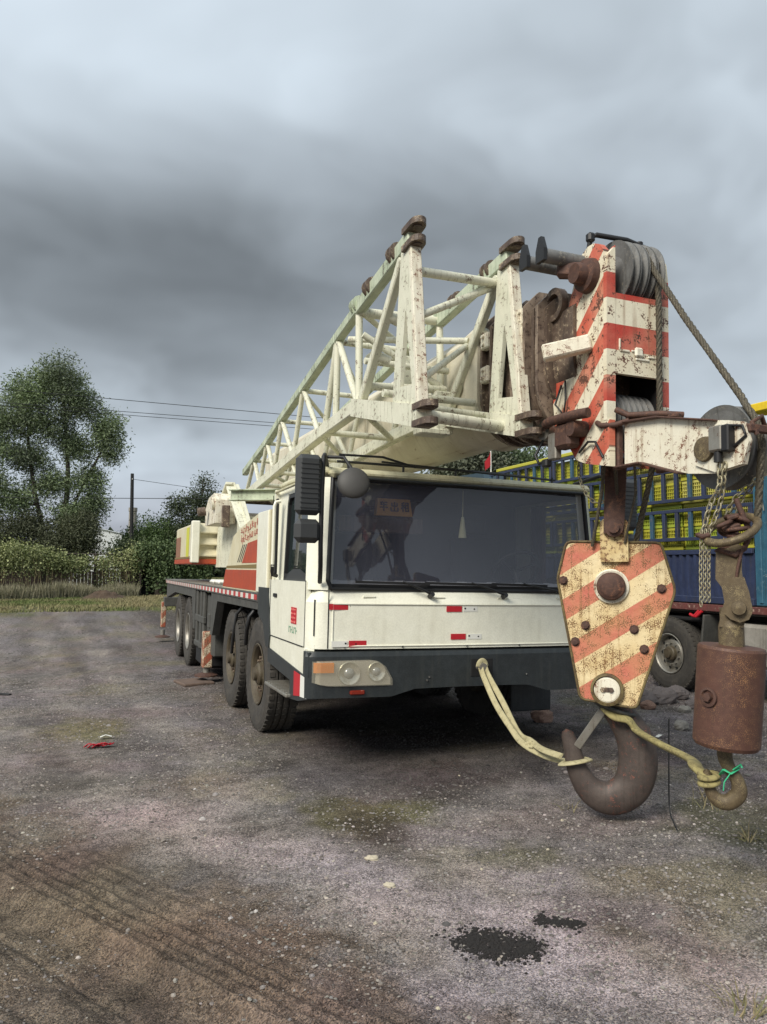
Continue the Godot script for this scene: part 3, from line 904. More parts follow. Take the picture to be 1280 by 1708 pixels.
		put("side_mirror", m.done(), M.mirror_shell, arm)
		m = MB.new()
		m.box(Vector3(s * 1.47, 1.885, 0.16), Vector3(0.205, 0.18, 0.10), 0.04)
		put("wide_mirror", m.done(), M.mirror_shell, arm)
		m = MB.new()
		m.box(Vector3(s * 1.47, 2.235, 0.107), Vector3(0.16, 0.42, 0.004))
		put("mirror_glass", m.done(), M.chrome, arm)
	m = MB.new()
	m.sweep([Vector3(-1.28, 2.48, 0.02), Vector3(-1.18, 2.47, 0.12), Vector3(-1.14, 2.36, 0.22)], 0.014, 8)
	m.sweep([Vector3(-1.20, 2.50, 0.06), Vector3(-0.85, 2.50, 0.10), Vector3(-0.5, 2.46, -0.05)], 0.010, 6)
	var fa := put("front_mirror_arm", m.done(), M.black, crane)
	m = MB.new()
	var pr := []
	for k in 9: pr.append(Vector2(0.125 * cos(k * PI / 16.0), 0.05 * sin(k * PI / 16.0)))
	m.lathe(pr, Vector3(-1.138, 2.262, 0.24), Vector3(-0.25, 0.25, 1), 28, true)
	m.lathe([Vector2(0, -0.005), Vector2(0.125, -0.005), Vector2(0.125, 0)], Vector3(-1.138, 2.262, 0.24), Vector3(-0.25, 0.25, 1), 28)
	put("front_mirror", m.done(), plain(c8(64, 63, 61), 0.6), fa)

func make_wheel(front: bool) -> Node3D:   # the outer face looks along -x
	var w := Node3D.new()
	w.name = "wheel"
	var m := MB.new()
	var p := [Vector2(0.285, -0.12), Vector2(0.33, -0.145), Vector2(0.42, -0.158), Vector2(0.49, -0.155), Vector2(0.53, -0.143), Vector2(0.548, -0.128), Vector2(0.553, -0.115)]
	for h in [-0.06, 0.0, 0.06]:
		p.append_array([Vector2(0.557, h - 0.009), Vector2(0.543, h - 0.006), Vector2(0.543, h + 0.006), Vector2(0.557, h + 0.009)])
	for k in 7:
		var e: Vector2 = p[6 - k]
		p.append(Vector2(e.x, -e.y))
	m.lathe(p, Vector3.ZERO, Vector3(-1, 0, 0), 48)
	for k in 48:   # shoulder lugs
		var a := TAU * (k + 0.5) / 48
		for s in [-1.0, 1.0]:
			m.box(Vector3(s * 0.118, 0, 0) + Vector3(0, cos(a), sin(a)) * 0.546, Vector3(0.05, 0.026, 0.042), 0.0, Basis(Vector3.RIGHT, a))
			m.box(Vector3(s * 0.033, 0, 0) + Vector3(0, cos(a), sin(a)) * 0.549, Vector3(0.034, 0.022, 0.056), 0.0, Basis(Vector3(0, cos(a), sin(a)), 0.35) * Basis(Vector3.RIGHT, a))
	put("tyre", m.done(), M.rubber, w)
	m = MB.new()
	var d := 0.0 if front else -0.13
	m.lathe([Vector2(0.292, 0.13), Vector2(0.302, 0.145), Vector2(0.292, 0.15), Vector2(0.275, 0.135), Vector2(0.262, 0.10), Vector2(0.255, 0.05 + d), Vector2(0.23, 0.055 + d), Vector2(0.19, 0.085 + d), Vector2(0.16, 0.09 + d), Vector2(0.0, 0.09 + d)], Vector3.ZERO, Vector3(-1, 0, 0), 32)
	m.lathe([Vector2(0.285, -0.12), Vector2(0.25, -0.10), Vector2(0.0, -0.05)], Vector3.ZERO, Vector3(-1, 0, 0), 20)
	put("rim", m.done(), M.rim if front else M.steel, w)
	m = MB.new()
	m.lathe([Vector2(0.115, 0.085 + d), Vector2(0.11, 0.135 + d), Vector2(0.095, 0.15 + d), Vector2(0.07, 0.155 + d), Vector2(0.065, 0.185 + d), Vector2(0.0, 0.19 + d)], Vector3.ZERO, Vector3(-1, 0, 0), 24)
	put("hub", m.done(), M.rim, w)
	m = MB.new()
	for k in 10:
		var a := TAU * k / 10
		var o := Vector3(-0.088 - d, cos(a) * 0.16, sin(a) * 0.16)
		m.tube(o, o + Vector3(-0.032, 0, 0), 0.017, 0.015, 6)
	put("wheel_nuts", m.done(), M.grease, w)
	m = MB.new()
	for k in 10:
		var a := TAU * (k + 0.5) / 10
		var o := Vector3(-0.066 - d, cos(a) * 0.222, sin(a) * 0.222)
		m.tube(o + Vector3(0.006, 0, 0), o + Vector3(-0.004, 0, 0), 0.022, -1, 10)
	put("rim_holes", m.done(), M.dark, w)
	return w

func build_carrier() -> void:
	var fw := make_wheel(true)
	var rw := make_wheel(false)
	var first := {true: true, false: true}
	for z in [-1.95, -3.42, -7.45, -8.80]:
		for s in [-1.0, 1.0]:
			var front: bool = z > -5
			var src: Node3D = fw if front else rw
			var w: Node3D = src if first[front] else src.duplicate()
			first[front] = false
			w.name = "wheel"
			crane.add_child(w, true)
			w.position = Vector3(s * 1.21, 0.553 if s < 0 else 0.575, z)
			w.rotation = Vector3(z * 1.7, 0.0 if s < 0 else PI, 0)
			if not front:
				var iw: Node3D = rw.duplicate()
				iw.name = "wheel"
				crane.add_child(iw, true)
				iw.position = Vector3(s * 0.86, w.position.y, z)
				iw.rotation = Vector3(z * 2.1, 0.0 if s < 0 else PI, 0)
	var m := MB.new()
	for z in [-1.95, -3.42, -7.45, -8.80]:
		m.tube(Vector3(-1.1, 0.55, z), Vector3(1.1, 0.55, z), 0.09, -1, 12)
		m.box(Vector3(0, 0.52, z), Vector3(0.4, 0.34, 0.4), 0.08)
	put("axle", m.done(), M.frame, crane)
	m = MB.new()
	m.box(Vector3(-0.45, 0.98, -5.6), Vector3(0.12, 0.44, 10.6), 0.01)
	m.box(Vector3(0.45, 0.98, -5.6), Vector3(0.12, 0.44, 10.6), 0.01)
	m.box(Vector3(0, 0.80, -0.75), Vector3(1.5, 0.36, 0.9), 0.03)
	put("chassis_rail", m.done(), M.dark, crane)
	# deck with its edge and the reflective tape
	m = MB.new()
	m.box(Vector3(0, 1.345, -6.35), Vector3(2.76, 0.03, 9.7))
	put("deck_plate", m.done(), M.steel, crane)
	m = MB.new()
	for s in [-1.0, 1.0]:
		m.box(Vector3(s * 1.368, 1.31, -6.4), Vector3(0.03, 0.09, 9.1), 0.004)
	put("deck_edge", m.done(), M.frame, crane)
	m = MB.new()
	for s in [-1.0, 1.0]:
		for k in 63:
			m.col = Color(0.42, 0.05, 0.05) if k % 2 == 0 else Color(0.62, 0.60, 0.55)
			if k > 26: m.col = m.col.lerp(Color(0.36, 0.33, 0.30), 0.5)
			var z := -1.95 - k * 0.144
			m.q(Vector3(s * 1.3855, 1.285, z), Vector3(s * 1.3855, 1.285, z - 0.144), Vector3(s * 1.3855, 1.338, z - 0.144), Vector3(s * 1.3855, 1.338, z), Vector3(s, 0, 0))
	put("reflective_tape", m.done(), M.tape, crane)
	# side frames: arches, posts, boxes
	for s in [-1.0, 1.0]:
		m = MB.new()
		m.prism([Vector2(-1.90, 1.262), Vector2(-1.90, 1.19), Vector2(-4.45, 1.17), Vector2(-4.78, 0.70), Vector2(-4.95, 0.70), Vector2(-4.95, 1.262)], Vector3(s * 1.372, 0, 0), Vector3(0, 0, 1), Vector3.UP, Vector3(-s * 0.10, 0, 0))
		put("wheel_arch", m.done(), M.frame, crane)
		m = MB.new()
		m.prism([Vector2(-6.55, 1.262), Vector2(-6.55, 0.66), Vector2(-6.70, 0.66), Vector2(-6.95, 1.14), Vector2(-9.35, 1.14), Vector2(-10.9, 0.98), Vector2(-10.9, 1.262)], Vector3(s * 1.372, 0, 0), Vector3(0, 0, 1), Vector3.UP, Vector3(-s * 0.10, 0, 0))
		put("wheel_arch", m.done(), M.frame, crane)
		m = MB.new()
		m.box(Vector3(s * 1.30, 1.10, -2.0), Vector3(0.08, 0.33, 0.06), 0.01)
		m.box(Vector3(s * 1.15, 0.80, -5.75), Vector3(0.32, 0.84, 1.5), 0.02)
		put("side_box", m.done(), M.frame, crane)
		m = MB.new()
		for z in [-5.75, -6.05, -6.45]: m.box(Vector3(s * 1.335, 0.83, z), Vector3(0.05, 0.86, 0.13), 0.012)
		m.box(Vector3(s * 1.345, 0.84, -6.1), Vector3(0.05, 0.10, 0.9), 0.01)
		m.box(Vector3(s * 1.345, 0.46, -6.1), Vector3(0.05, 0.08, 0.9), 0.01)
		put("side_ladder", m.done(), M.frame, crane)
		m = MB.new()
		m.box(Vector3(s * 1.12, 0.30, -6.1), Vector3(0.42, 0.30, 0.95), 0.04)
		put("tank", m.done(), M.dark, crane)
		# outriggers: striped jack, rod, foot
		for z in [-5.32, -11.7]:
			var jk := holder("outrigger", crane)
			m = MB.new()
			m.box(Vector3(s * 1.345, 0.46 if z > -8 else 0.58, z), Vector3(0.135 if z > -8 else 0.10, 0.50 if z > -8 else 0.55, 0.16), 0.012)
			put("jack", m.done(), M.jack, jk)
			m = MB.new()
			m.tube(Vector3(s * 1.345, 0.25, z), Vector3(s * 1.345, 0.14, z), 0.05, -1, 12)
			put("rod", m.done(), M.steel, jk)
			m = MB.new()
			m.lathe([Vector2(0, 0.05), Vector2(0.06, 0.05), Vector2(0.16, 0.02), Vector2(0.16, 0.0), Vector2(0, 0.0)], Vector3(s * 1.345, 0.09, z), Vector3.UP, 18)
			put("foot", m.done(), M.rust, jk)
			m = MB.new()
			m.box(Vector3(s * 0.9, 0.86, z), Vector3(0.9, 0.2, 0.2), 0.012)
			put("beam", m.done(), M.frame, jk)
	# wheel-side brake hoses
	m = MB.new()
	m.sweep([Vector3(-1.30, 1.20, -2.3), Vector3(-1.39, 1.10, -2.25), Vector3(-1.40, 0.95, -2.32), Vector3(-1.37, 0.8, -2.5)], 0.022, 8)
	put("brake_hose", m.done(), M.black, crane)
	m = MB.new()
	m.sweep([Vector3(-1.25, 1.22, -3.1), Vector3(-1.36, 1.08, -3.12), Vector3(-1.38, 0.8, -3.2), Vector3(-1.37, 0.62, -3.3)], 0.018, 8)
	put("brake_hose", m.done(), M.black, crane)
	# engine housing on the deck behind the cab
	var ho := holder("engine_housing", crane)
	m = MB.new()
	m.prism([Vector2(-1.50, 1.362), Vector2(-1.50, 2.17), Vector2(-2.0, 2.17), Vector2(-3.0, 2.06), Vector2(-3.45, 1.98), Vector2(-4.08, 1.362)], Vector3(-1.372, 0, 0), Vector3(0, 0, 1), Vector3.UP, Vector3(1.1, 0, 0))
	put("housing_body", m.done(), M.beige, ho)
	m = MB.new()
	m.box(Vector3(-1.376, 1.766, -1.78), Vector3(0.02, 0.80, 0.46), 0.006)
	put("housing_door", m.done(), M.cab, ho)
	for pl in [[Vector2(-4.05, 1.375), Vector2(-2.02, 1.375), Vector2(-2.02, 1.585), Vector2(-3.88, 1.585)], [Vector2(-2.02, 1.66), Vector2(-2.02, 1.90), Vector2(-2.55, 1.875), Vector2(-2.85, 1.66)]]:
		m = MB.new()
		m.prism(pl, Vector3(-1.3755, 0, 0), Vector3(0, 0, 1), Vector3.UP, Vector3(0.003, 0, 0))
		put("orange_stripe", m.done(), M.orange, ho)
	for k in 3:
		m = MB.new()
		var z0 := -2.93 - k * 0.10
		m.prism([Vector2(z0, 1.67), Vector2(z0 + 0.035, 1.67), Vector2(z0 + 0.33, 1.865), Vector2(z0 + 0.295, 1.865)], Vector3(-1.3755, 0, 0), Vector3(0, 0, 1), Vector3.UP, Vector3(0.003, 0, 0))
		put("grey_stripe", m.done(), M.frame, ho)
	m = MB.new()
	m.prism([Vector2(-3.86, 1.602), Vector2(-2.02, 1.602), Vector2(-2.02, 1.645), Vector2(-3.82, 1.630)], Vector3(-1.3753, 0, 0), Vector3(0, 0, 1), Vector3.UP, Vector3(0.003, 0, 0))
	put("olive_stripe", m.done(), plain(c8(120, 104, 62), 0.6), ho)
	m = MB.new()   # two rows of faded lettering, too worn to read
	rng.seed = 77
	for row in 2:
		for k in 8:
			var z := -2.10 - k * 0.115
			var y := 2.075 - row * 0.095 - k * 0.009
			for j in 5:
				var hor := rng.randf() < 0.5
				m.box(Vector3(-1.3745, y + rng.randf_range(-0.03, 0.03), z + rng.randf_range(-0.035, 0.035)), Vector3(0.004, 0.008 if hor else 0.055, 0.075 if hor else 0.012))
	put("lettering", m.done(), plain(c8(170, 112, 96), 0.7), ho)

func section(called: String, hw: float, top: float, bot: float, z0: float, z1: float, mt: Material, parent: Node3D) -> MeshInstance3D:   # a length of the boom: square shoulders, round belly
	var m := MB.new()
	var a := []
	var sh := 0.11
	a.append(Vector2(-hw + sh, top)); a.append(Vector2(-hw, top - sh))
	var yc := bot + hw * 1.05
	for k in 17:
		var t := PI + PI * k / 16
		a.append(Vector2(hw * cos(t), yc + hw * 1.05 * sin(t)))
	a.append(Vector2(hw, top - sh)); a.append(Vector2(hw - sh, top))
	var p := []; var r := []
	for e in a:
		p.append(Vector3(e.x, e.y, z0)); r.append(Vector3(e.x, e.y, z1))
	m.loft(p.slice(1, 20), r.slice(1, 20), Vector3(0, -1, 0))
	m.q(p[0], p[1], r[1], r[0], Vector3(-1, 1, 0))
	m.q(p[19], p[20], r[20], r[19], Vector3(1, 1, 0))
	m.q(p[0], p[20], r[20], r[0], Vector3(0, 1, 0))
	for e in [[p, 1.0 if z0 > z1 else -1.0], [r, -1.0 if z0 > z1 else 1.0]]:
		var c := Vector3(0, (top + bot) * 0.5, e[0][0].z)
		for i in e[0].size():
			m.t3(c, e[0][i], e[0][(i + 1) % e[0].size()], Vector3(0, 0, e[1]))
	return put(called, m.done(), mt, parent)

func sheave(parent: Node3D, c: Vector3, r: float, w: float) -> MeshInstance3D:
	var m := MB.new()
	var h := w * 0.5
	m.lathe([Vector2(0.05, -h), Vector2(r * 0.55, -h * 0.55), Vector2(r * 0.86, -h * 0.8), Vector2(r, -h), Vector2(r, -h * 0.75), Vector2(r * 0.86, -h * 0.2), Vector2(r * 0.86, h * 0.2), Vector2(r, h * 0.75), Vector2(r, h), Vector2(r * 0.86, h * 0.8), Vector2(r * 0.55, h * 0.55), Vector2(0.05, h)], c, Vector3(1, 0, 0), 40)
	return put("sheave", m.done(), M.sheave, parent)

func build_boom() -> void:
	var bo := holder("boom", crane)
	section("base_section", 0.325, 3.50, 2.60, 0.60, -6.6, M.boom, bo)
	section("collar", 0.345, 3.53, 2.555, 0.72, 0.5, M.boom, bo)
	section("second_section", 0.30, 3.44, 2.62, 1.58, 0.7, M.grease, bo)
	section("fly_section", 0.25, 3.38, 2.68, 1.80, 1.5, M.grease, bo)
	# the sections' end flanges, packed one behind the other
	for e in [[0.78, 0.345, 3.53, 2.55, 0], [0.90, 0.335, 3.51, 2.545, 0], [1.03, 0.345, 3.52, 2.52, 1], [1.10, 0.325, 3.49, 2.54, 0], [1.21, 0.345, 3.50, 2.505, 1], [1.29, 0.32, 3.47, 2.53, 0], [1.38, 0.35, 3.50, 2.48, 1], [1.45, 0.325, 3.46, 2.50, 0], [1.53, 0.345, 3.46, 2.475, 1]]:
		section("end_flange", e[1], e[2], e[3], e[0] + 0.016, e[0] - 0.016, M.collar if e[4] else M.grease, bo)
	var m: MB
	for e in [[0.84, 3.30, -0.30], [0.84, 3.05, -0.30], [1.16, 3.30, -0.29], [1.33, 3.33, -0.29], [1.33, 3.20, -0.29]]:   # bolted guide blocks on the collars
		m = MB.new()
		m.box(Vector3(e[2] - 0.03, e[1], e[0]), Vector3(0.06, 0.12, 0.10), 0.01)
		for k in [-0.03, 0.03]: m.tube(Vector3(e[2] - 0.05, e[1] + k, e[0]), Vector3(e[2] - 0.078, e[1] + k, e[0]), 0.015, -1, 6)
		put("guide_block", m.done(), M.worn_white, bo)
	m = MB.new()
	m.lathe([Vector2(0.11, 0), Vector2(0.11, 0.05), Vector2(0.07, 0.05), Vector2(0.07, 0.0)], Vector3(-0.22, 3.34, 1.60), Vector3(-1, 0, 0), 20)
	put("rope_guard", m.done(), M.grease, bo)
	# brackets on the base section that carry the jib
	m = MB.new()
	m.box(Vector3(-0.42, 2.86, 0.28), Vector3(0.16, 0.34, 0.10), 0.01)
	m.box(Vector3(-0.50, 2.70, 0.26), Vector3(0.26, 0.05, 0.16), 0.01)
	m.box(Vector3(-0.45, 3.2, -0.3), Vector3(0.2, 0.5, 0.12), 0.01)
	m.box(Vector3(-0.60, 3.42, -0.3), Vector3(0.5, 0.06, 0.14), 0.01)
	put("jib_bracket", m.done(), M.jib, bo)
	# ---- head
	var hd := holder("boom_head", crane)
	var us := 0.806
	var uo := Vector2(2.08, 3.39)
	for s in [-1.0, 1.0]:
		m = MB.new()
		var pl := [Vector2(2.085, 2.50), Vector2(2.085, 3.36)]
		for k in 9:
			var a := -0.25 + (PI + 0.1) * k / 8
			pl.append(Vector2(1.94 + 0.150 * cos(a), 3.45 + 0.165 * sin(a)))
		pl.append_array([Vector2(1.70, 3.26), Vector2(1.585, 2.98), Vector2(1.545, 2.70), Vector2(1.565, 2.55), Vector2(1.70, 2.42), Vector2(1.80, 2.30), Vector2(1.90, 2.265), Vector2(2.12, 2.225), Vector2(2.12, 2.50)])
		m.prism(pl, Vector3(s * 0.225, 0, 0), Vector3(0, 0, 1), Vector3.UP, Vector3(-s * 0.04, 0, 0), us, uo)
		put("cheek_plate", m.done(), M.head_side, hd)
		m = MB.new()   # the front flange of the cheek
		m.prism([Vector2(s * 0.228, 2.50), Vector2(s * 0.228, 3.40), Vector2(s * 0.215, 3.50), Vector2(s * 0.165, 3.56), Vector2(s * 0.165, 2.50)], Vector3(0, 0, 2.10), Vector3(1, 0, 0), Vector3.UP, Vector3(0, 0, -0.03), us, Vector2(0, 3.39))
		put("front_flange", m.done(), M.head_front, hd)
	m = MB.new()
	m.prism([Vector2(-0.163, 2.785), Vector2(0.163, 2.785), Vector2(0.163, 3.27), Vector2(-0.163, 3.27)], Vector3(0, 0, 2.098), Vector3(1, 0, 0), Vector3.UP, Vector3(0, 0, -0.03), us, Vector2(0, 3.39))
	put("front_plate", m.done(), M.head_front, hd)
	m = MB.new()
	m.box(Vector3(0, 2.95, 1.75), Vector3(0.36, 0.5, 0.06))
	for e in [-0.182, 0.182]: m.box(Vector3(e, 2.92, 1.83), Vector3(0.004, 0.80, 0.42))
	put("inner_plate", m.done(), M.dark, hd)
	m = MB.new()   # welded slots and an old bracket stub on the front plate
	for b in [[-0.10, 2.925, 0.07, 0.014], [-0.135, 2.96, 0.012, 0.07], [0.03, 2.885, 0.10, 0.014], [0.095, 2.905, 0.05, 0.012], [-0.02, 2.93, 0.06, 0.012]]:
		m.box(Vector3(b[0], b[1], 2.10), Vector3(b[2], b[3], 0.012), 0.003)
	m.box(Vector3(0.0, 2.925, 2.105), Vector3(0.06, 0.06, 0.022), 0.012)
	put("weld_stub", m.done(), M.worn_white, hd)
	for k in 4: sheave(hd, Vector3(-0.055 + k * 0.062, 3.44, 1.945), 0.212, 0.056)
	for k in 7: sheave(hd, Vector3(-0.132 + k * 0.044, 2.54, 1.90), 0.17, 0.042)
	m = MB.new()
	m.tube(Vector3(-0.30, 3.42, 1.93), Vector3(0.29, 3.42, 1.93), 0.045, -1, 14)
	m.lathe([Vector2(0.11, 0), Vector2(0.10, 0.05), Vector2(0.07, 0.06), Vector2(0.06, 0.12), Vector2(0, 0.12)], Vector3(-0.22, 3.42, 1.93), Vector3(-1, 0, 0), 20)
	m.bar(Vector3(-0.26, 3.45, 1.92), Vector3(-0.37, 3.48, 1.80), 0.07, 0.10, 0.02)
	put("axle_cap", m.done(), M.rust, hd)
	for r in [[1.85, 3.535, -0.50], [1.66, 3.56, -0.50]]:
		m = MB.new()
		m.tube(Vector3(-0.20, r[1], r[0]), Vector3(r[2], r[1], r[0]), 0.044, -1, 16)
		var rl := put("guide_roller", m.done(), M.sheave, hd)
		m = MB.new()
		m.prism([Vector2(-0.045, -0.045), Vector2(0.045, -0.045), Vector2(0.045, 0.03), Vector2(0.015, 0.11), Vector2(-0.015, 0.11), Vector2(-0.045, 0.03)], Vector3(r[2] - 0.03, r[1], r[0]), Vector3(0, 0, 1), Vector3.UP, Vector3(0.025, 0, 0))
		put("roller_ear", m.done(), M.black, rl)
	m = MB.new()   # welded arm on the cheek
	m.bar(Vector3(-0.225, 3.00, 1.94), Vector3(-0.46, 2.945, 1.78), 0.09, 0.095, 0.01)
	put("side_arm", m.done(), M.worn_white, hd)
	m = MB.new()   # rope retainer over the sheaves
	m.sweep([Vector3(-0.21, 3.58, 1.90), Vector3(-0.21, 3.67, 1.92), Vector3(-0.18, 3.685, 1.94), Vector3(0.0, 3.66, 2.0), Vector3(0.16, 3.63, 2.0)], 0.016, 8)
	m.box(Vector3(-0.21, 3.67, 1.92), Vector3(0.05, 0.06, 0.05), 0.012)
	m.tube(Vector3(0.10, 3.63, 1.99), Vector3(0.10, 3.665, 1.99), 0.025, -1, 8)
	put("rope_retainer", m.done(), M.black, hd)
	m = MB.new()   # pins, lugs and a bent bar at the cheek's foot
	m.tube(Vector3(-0.33, 2.48, 1.88), Vector3(0.3, 2.48, 1.88), 0.05, -1, 14)
	m.sweep([Vector3(-0.30, 2.55, 2.02), Vector3(-0.33, 2.55, 1.92), Vector3(-0.33, 2.555, 1.68), Vector3(-0.30, 2.555, 1.58)], 0.032, 8)
	m.box(Vector3(-0.28, 2.45, 1.78), Vector3(0.10, 0.16, 0.16), 0.02)
	put("head_pin", m.done(), M.rust, hd)
	m = MB.new()
	m.lathe([Vector2(0.025, -0.02), Vector2(0.07, -0.02), Vector2(0.07, 0.02), Vector2(0.025, 0.02), Vector2(0.025, -0.02)], Vector3(-0.27, 2.53, 1.53), Vector3(1, 0, 0), 18)
	put("pin_eye", m.done(), M.steel, hd)
	m = MB.new()   # limit switch box with its cables
	m.box(Vector3(-0.29, 2.40, 1.66), Vector3(0.05, 0.17, 0.09), 0.008)
	put("switch_box", m.done(), M.steel, hd)
	m = MB.new()
	m.sweep([Vector3(-0.29, 2.33, 1.64), Vector3(-0.34, 2.30, 1.56), Vector3(-0.33, 2.36, 1.50), Vector3(-0.29, 2.46, 1.53)], 0.010, 6)
	m.sweep([Vector3(-0.24, 2.80, 1.66), Vector3(-0.26, 2.68, 1.62), Vector3(-0.25, 2.60, 1.70), Vector3(-0.25, 2.70, 1.72), Vector3(-0.24, 2.82, 1.70)], 0.007, 6)
	m.sweep([Vector3(-0.24, 2.34, 1.85), Vector3(-0.25, 2.39, 1.95), Vector3(-0.25, 2.38, 2.02), Vector3(-0.24, 2.28, 2.08)], 0.008, 6)
	m.box(Vector3(-0.31, 2.30, 1.60), Vector3(0.05, 0.05, 0.06), 0.01)
	put("switch_cable", m.done(), M.black, hd)
	# ---- rooster arm with the single sheave
	var ra := holder("auxiliary_arm", crane)
	for s in [-1.0, 1.0]:
		m = MB.new()
		m.prism([Vector2(2.16, 2.235), Vector2(2.16, 2.475), Vector2(2.45, 2.455), Vector2(2.68, 2.40), Vector2(2.93, 2.355), Vector2(3.02, 2.33), Vector2(3.05, 2.24), Vector2(3.02, 2.13), Vector2(2.84, 2.105), Vector2(2.66, 2.125), Vector2(2.48, 2.175), Vector2(2.30, 2.22)], Vector3(s * 0.15, 0, 0), Vector3(0, 0, 1), Vector3.UP, Vector3(-s * 0.02, 0, 0))
		put("arm_plate", m.done(), M.worn_white, ra)
		m = MB.new()
		m.bar(Vector3(s * 0.162, 2.485, 2.08), Vector3(s * 0.162, 2.455, 2.46), 0.05, 0.012, 0.003)
		m.bar(Vector3(s * 0.162, 2.455, 2.46), Vector3(s * 0.162, 2.365, 2.86), 0.05, 0.010, 0.003)
		m.bar(Vector3(s * 0.162, 2.222, 2.10), Vector3(s * 0.162, 2.222, 2.32), 0.06, 0.012, 0.003)
		m.bar(Vector3(s * 0.162, 2.222, 2.32), Vector3(s * 0.162, 2.13, 2.62), 0.05, 0.012, 0.003)
		put("arm_flange", m.done(), M.rust, ra)
		m = MB.new()
		m.box(Vector3(s * 0.152, 2.34, 2.105), Vector3(0.04, 0.26, 0.05), 0.008)
		put("arm_rib", m.done(), M.rust, ra)
		m = MB.new()
		m.prism([Vector2(2.70, 2.29), Vector2(2.90, 2.36), Vector2(3.03, 2.33), Vector2(3.06, 2.23), Vector2(3.02, 2.13), Vector2(2.85, 2.11), Vector2(2.72, 2.16)], Vector3(s * 0.163, 0, 0), Vector3(0, 0, 1), Vector3.UP, Vector3(-s * 0.012, 0, 0))
		put("axle_plate", m.done(), M.worn_white, ra)
		m = MB.new()
		m.lathe([Vector2(0.065, 0), Vector2(0.06, 0.02), Vector2(0.035, 0.024), Vector2(0.0, 0.026)], Vector3(s * 0.162, 2.232, 2.79), Vector3(s, 0, 0), 20)
		put("axle_end", m.done(), M.swivel, ra)
	sheave(ra, Vector3(0, 2.255, 2.765), 0.215, 0.09)
	m = MB.new()
	m.box(Vector3(-0.19, 2.265, 2.90), Vector3(0.05, 0.125, 0.085), 0.008)
	put("switch_box", m.done(), M.steel, ra)
	m = MB.new()
	m.box(Vector3(-0.185, 2.26, 2.955), Vector3(0.05, 0.13, 0.05), 0.006)
	m.tube(Vector3(-0.19, 2.20, 2.90), Vector3(-0.19, 2.15, 2.90), 0.02, -1, 8)
	m.sweep([Vector3(-0.18, 2.32, 2.97), Vector3(-0.17, 2.31, 3.03), Vector3(-0.17, 2.26, 3.05), Vector3(-0.17, 2.22, 2.98)], 0.007, 6)
	put("switch_cable", m.done(), M.black, ra)
	m = MB.new()
	m.sweep([Vector3(-0.02, 2.30, 3.03), Vector3(-0.07, 2.36, 3.05), Vector3(-0.12, 2.33, 3.04), Vector3(-0.10, 2.27, 3.05)], 0.012, 8)
	m.box(Vector3(0.0, 2.30, 3.04), Vector3(0.30, 0.04, 0.03), 0.006)
	put("arm_shackle", m.done(), M.rust, ra)
	m = MB.new()
	m.bar(Vector3(-0.10, 2.525, 2.12), Vector3(0.02, 2.49, 2.42), 0.05, 0.03, 0.008)
	m.sweep([Vector3(-0.18, 2.56, 2.12), Vector3(-0.14, 2.52, 2.18), Vector3(-0.05, 2.505, 2.35), Vector3(0.06, 2.50, 2.4)], 0.018, 8)
	m.sweep([Vector3(-0.22, 2.50, 2.0), Vector3(-0.24, 2.47, 2.06), Vector3(-0.20, 2.465, 2.14), Vector3(-0.15, 2.485, 2.2)], 0.016, 8)
	put("old_rope_end", m.done(), M.rust, ra)
	# ---- ropes
	m = MB.new()
	m.rope([Vector3(0.12, 3.60, 1.84), Vector3(0.12, 3.632, 1.93), Vector3(0.12, 3.59, 2.05), Vector3(0.122, 3.48, 2.125), Vector3(0.125, 3.2, 2.135), Vector3(0.13, 2.55, 2.13), Vector3(0.17, 2.2, 2.0), Vector3(0.22, 1.80, 1.80)], 0.018)
	m.rope([Vector3(0.08, 3.62, 1.96), Vector3(0.085, 3.58, 2.07), Vector3(0.08, 3.44, 2.14), Vector3(0.06, 3.05, 2.42), Vector3(0.02, 2.50, 2.85), Vector3(0.0, 2.44, 2.90), Vector3(0.0, 2.36, 2.96), Vector3(0.0, 2.25, 2.985), Vector3(0.02, 1.85, 2.93)], 0.018)
	m.sweep([Vector3(0.06, 2.38, 1.98), Vector3(0.10, 2.1, 1.95), Vector3(0.12, 1.80, 1.82)], 0.008, 6)
	for k in 2: m.sweep([Vector3(-0.10 + k * 0.05, 2.42, 1.93), Vector3(-0.04 + k * 0.12, 2.1, 1.80), Vector3(-0.02 + k * 0.16, 1.78, 1.68)], 0.011, 6)
	put("hoist_rope", m.done(), M.rope, crane)

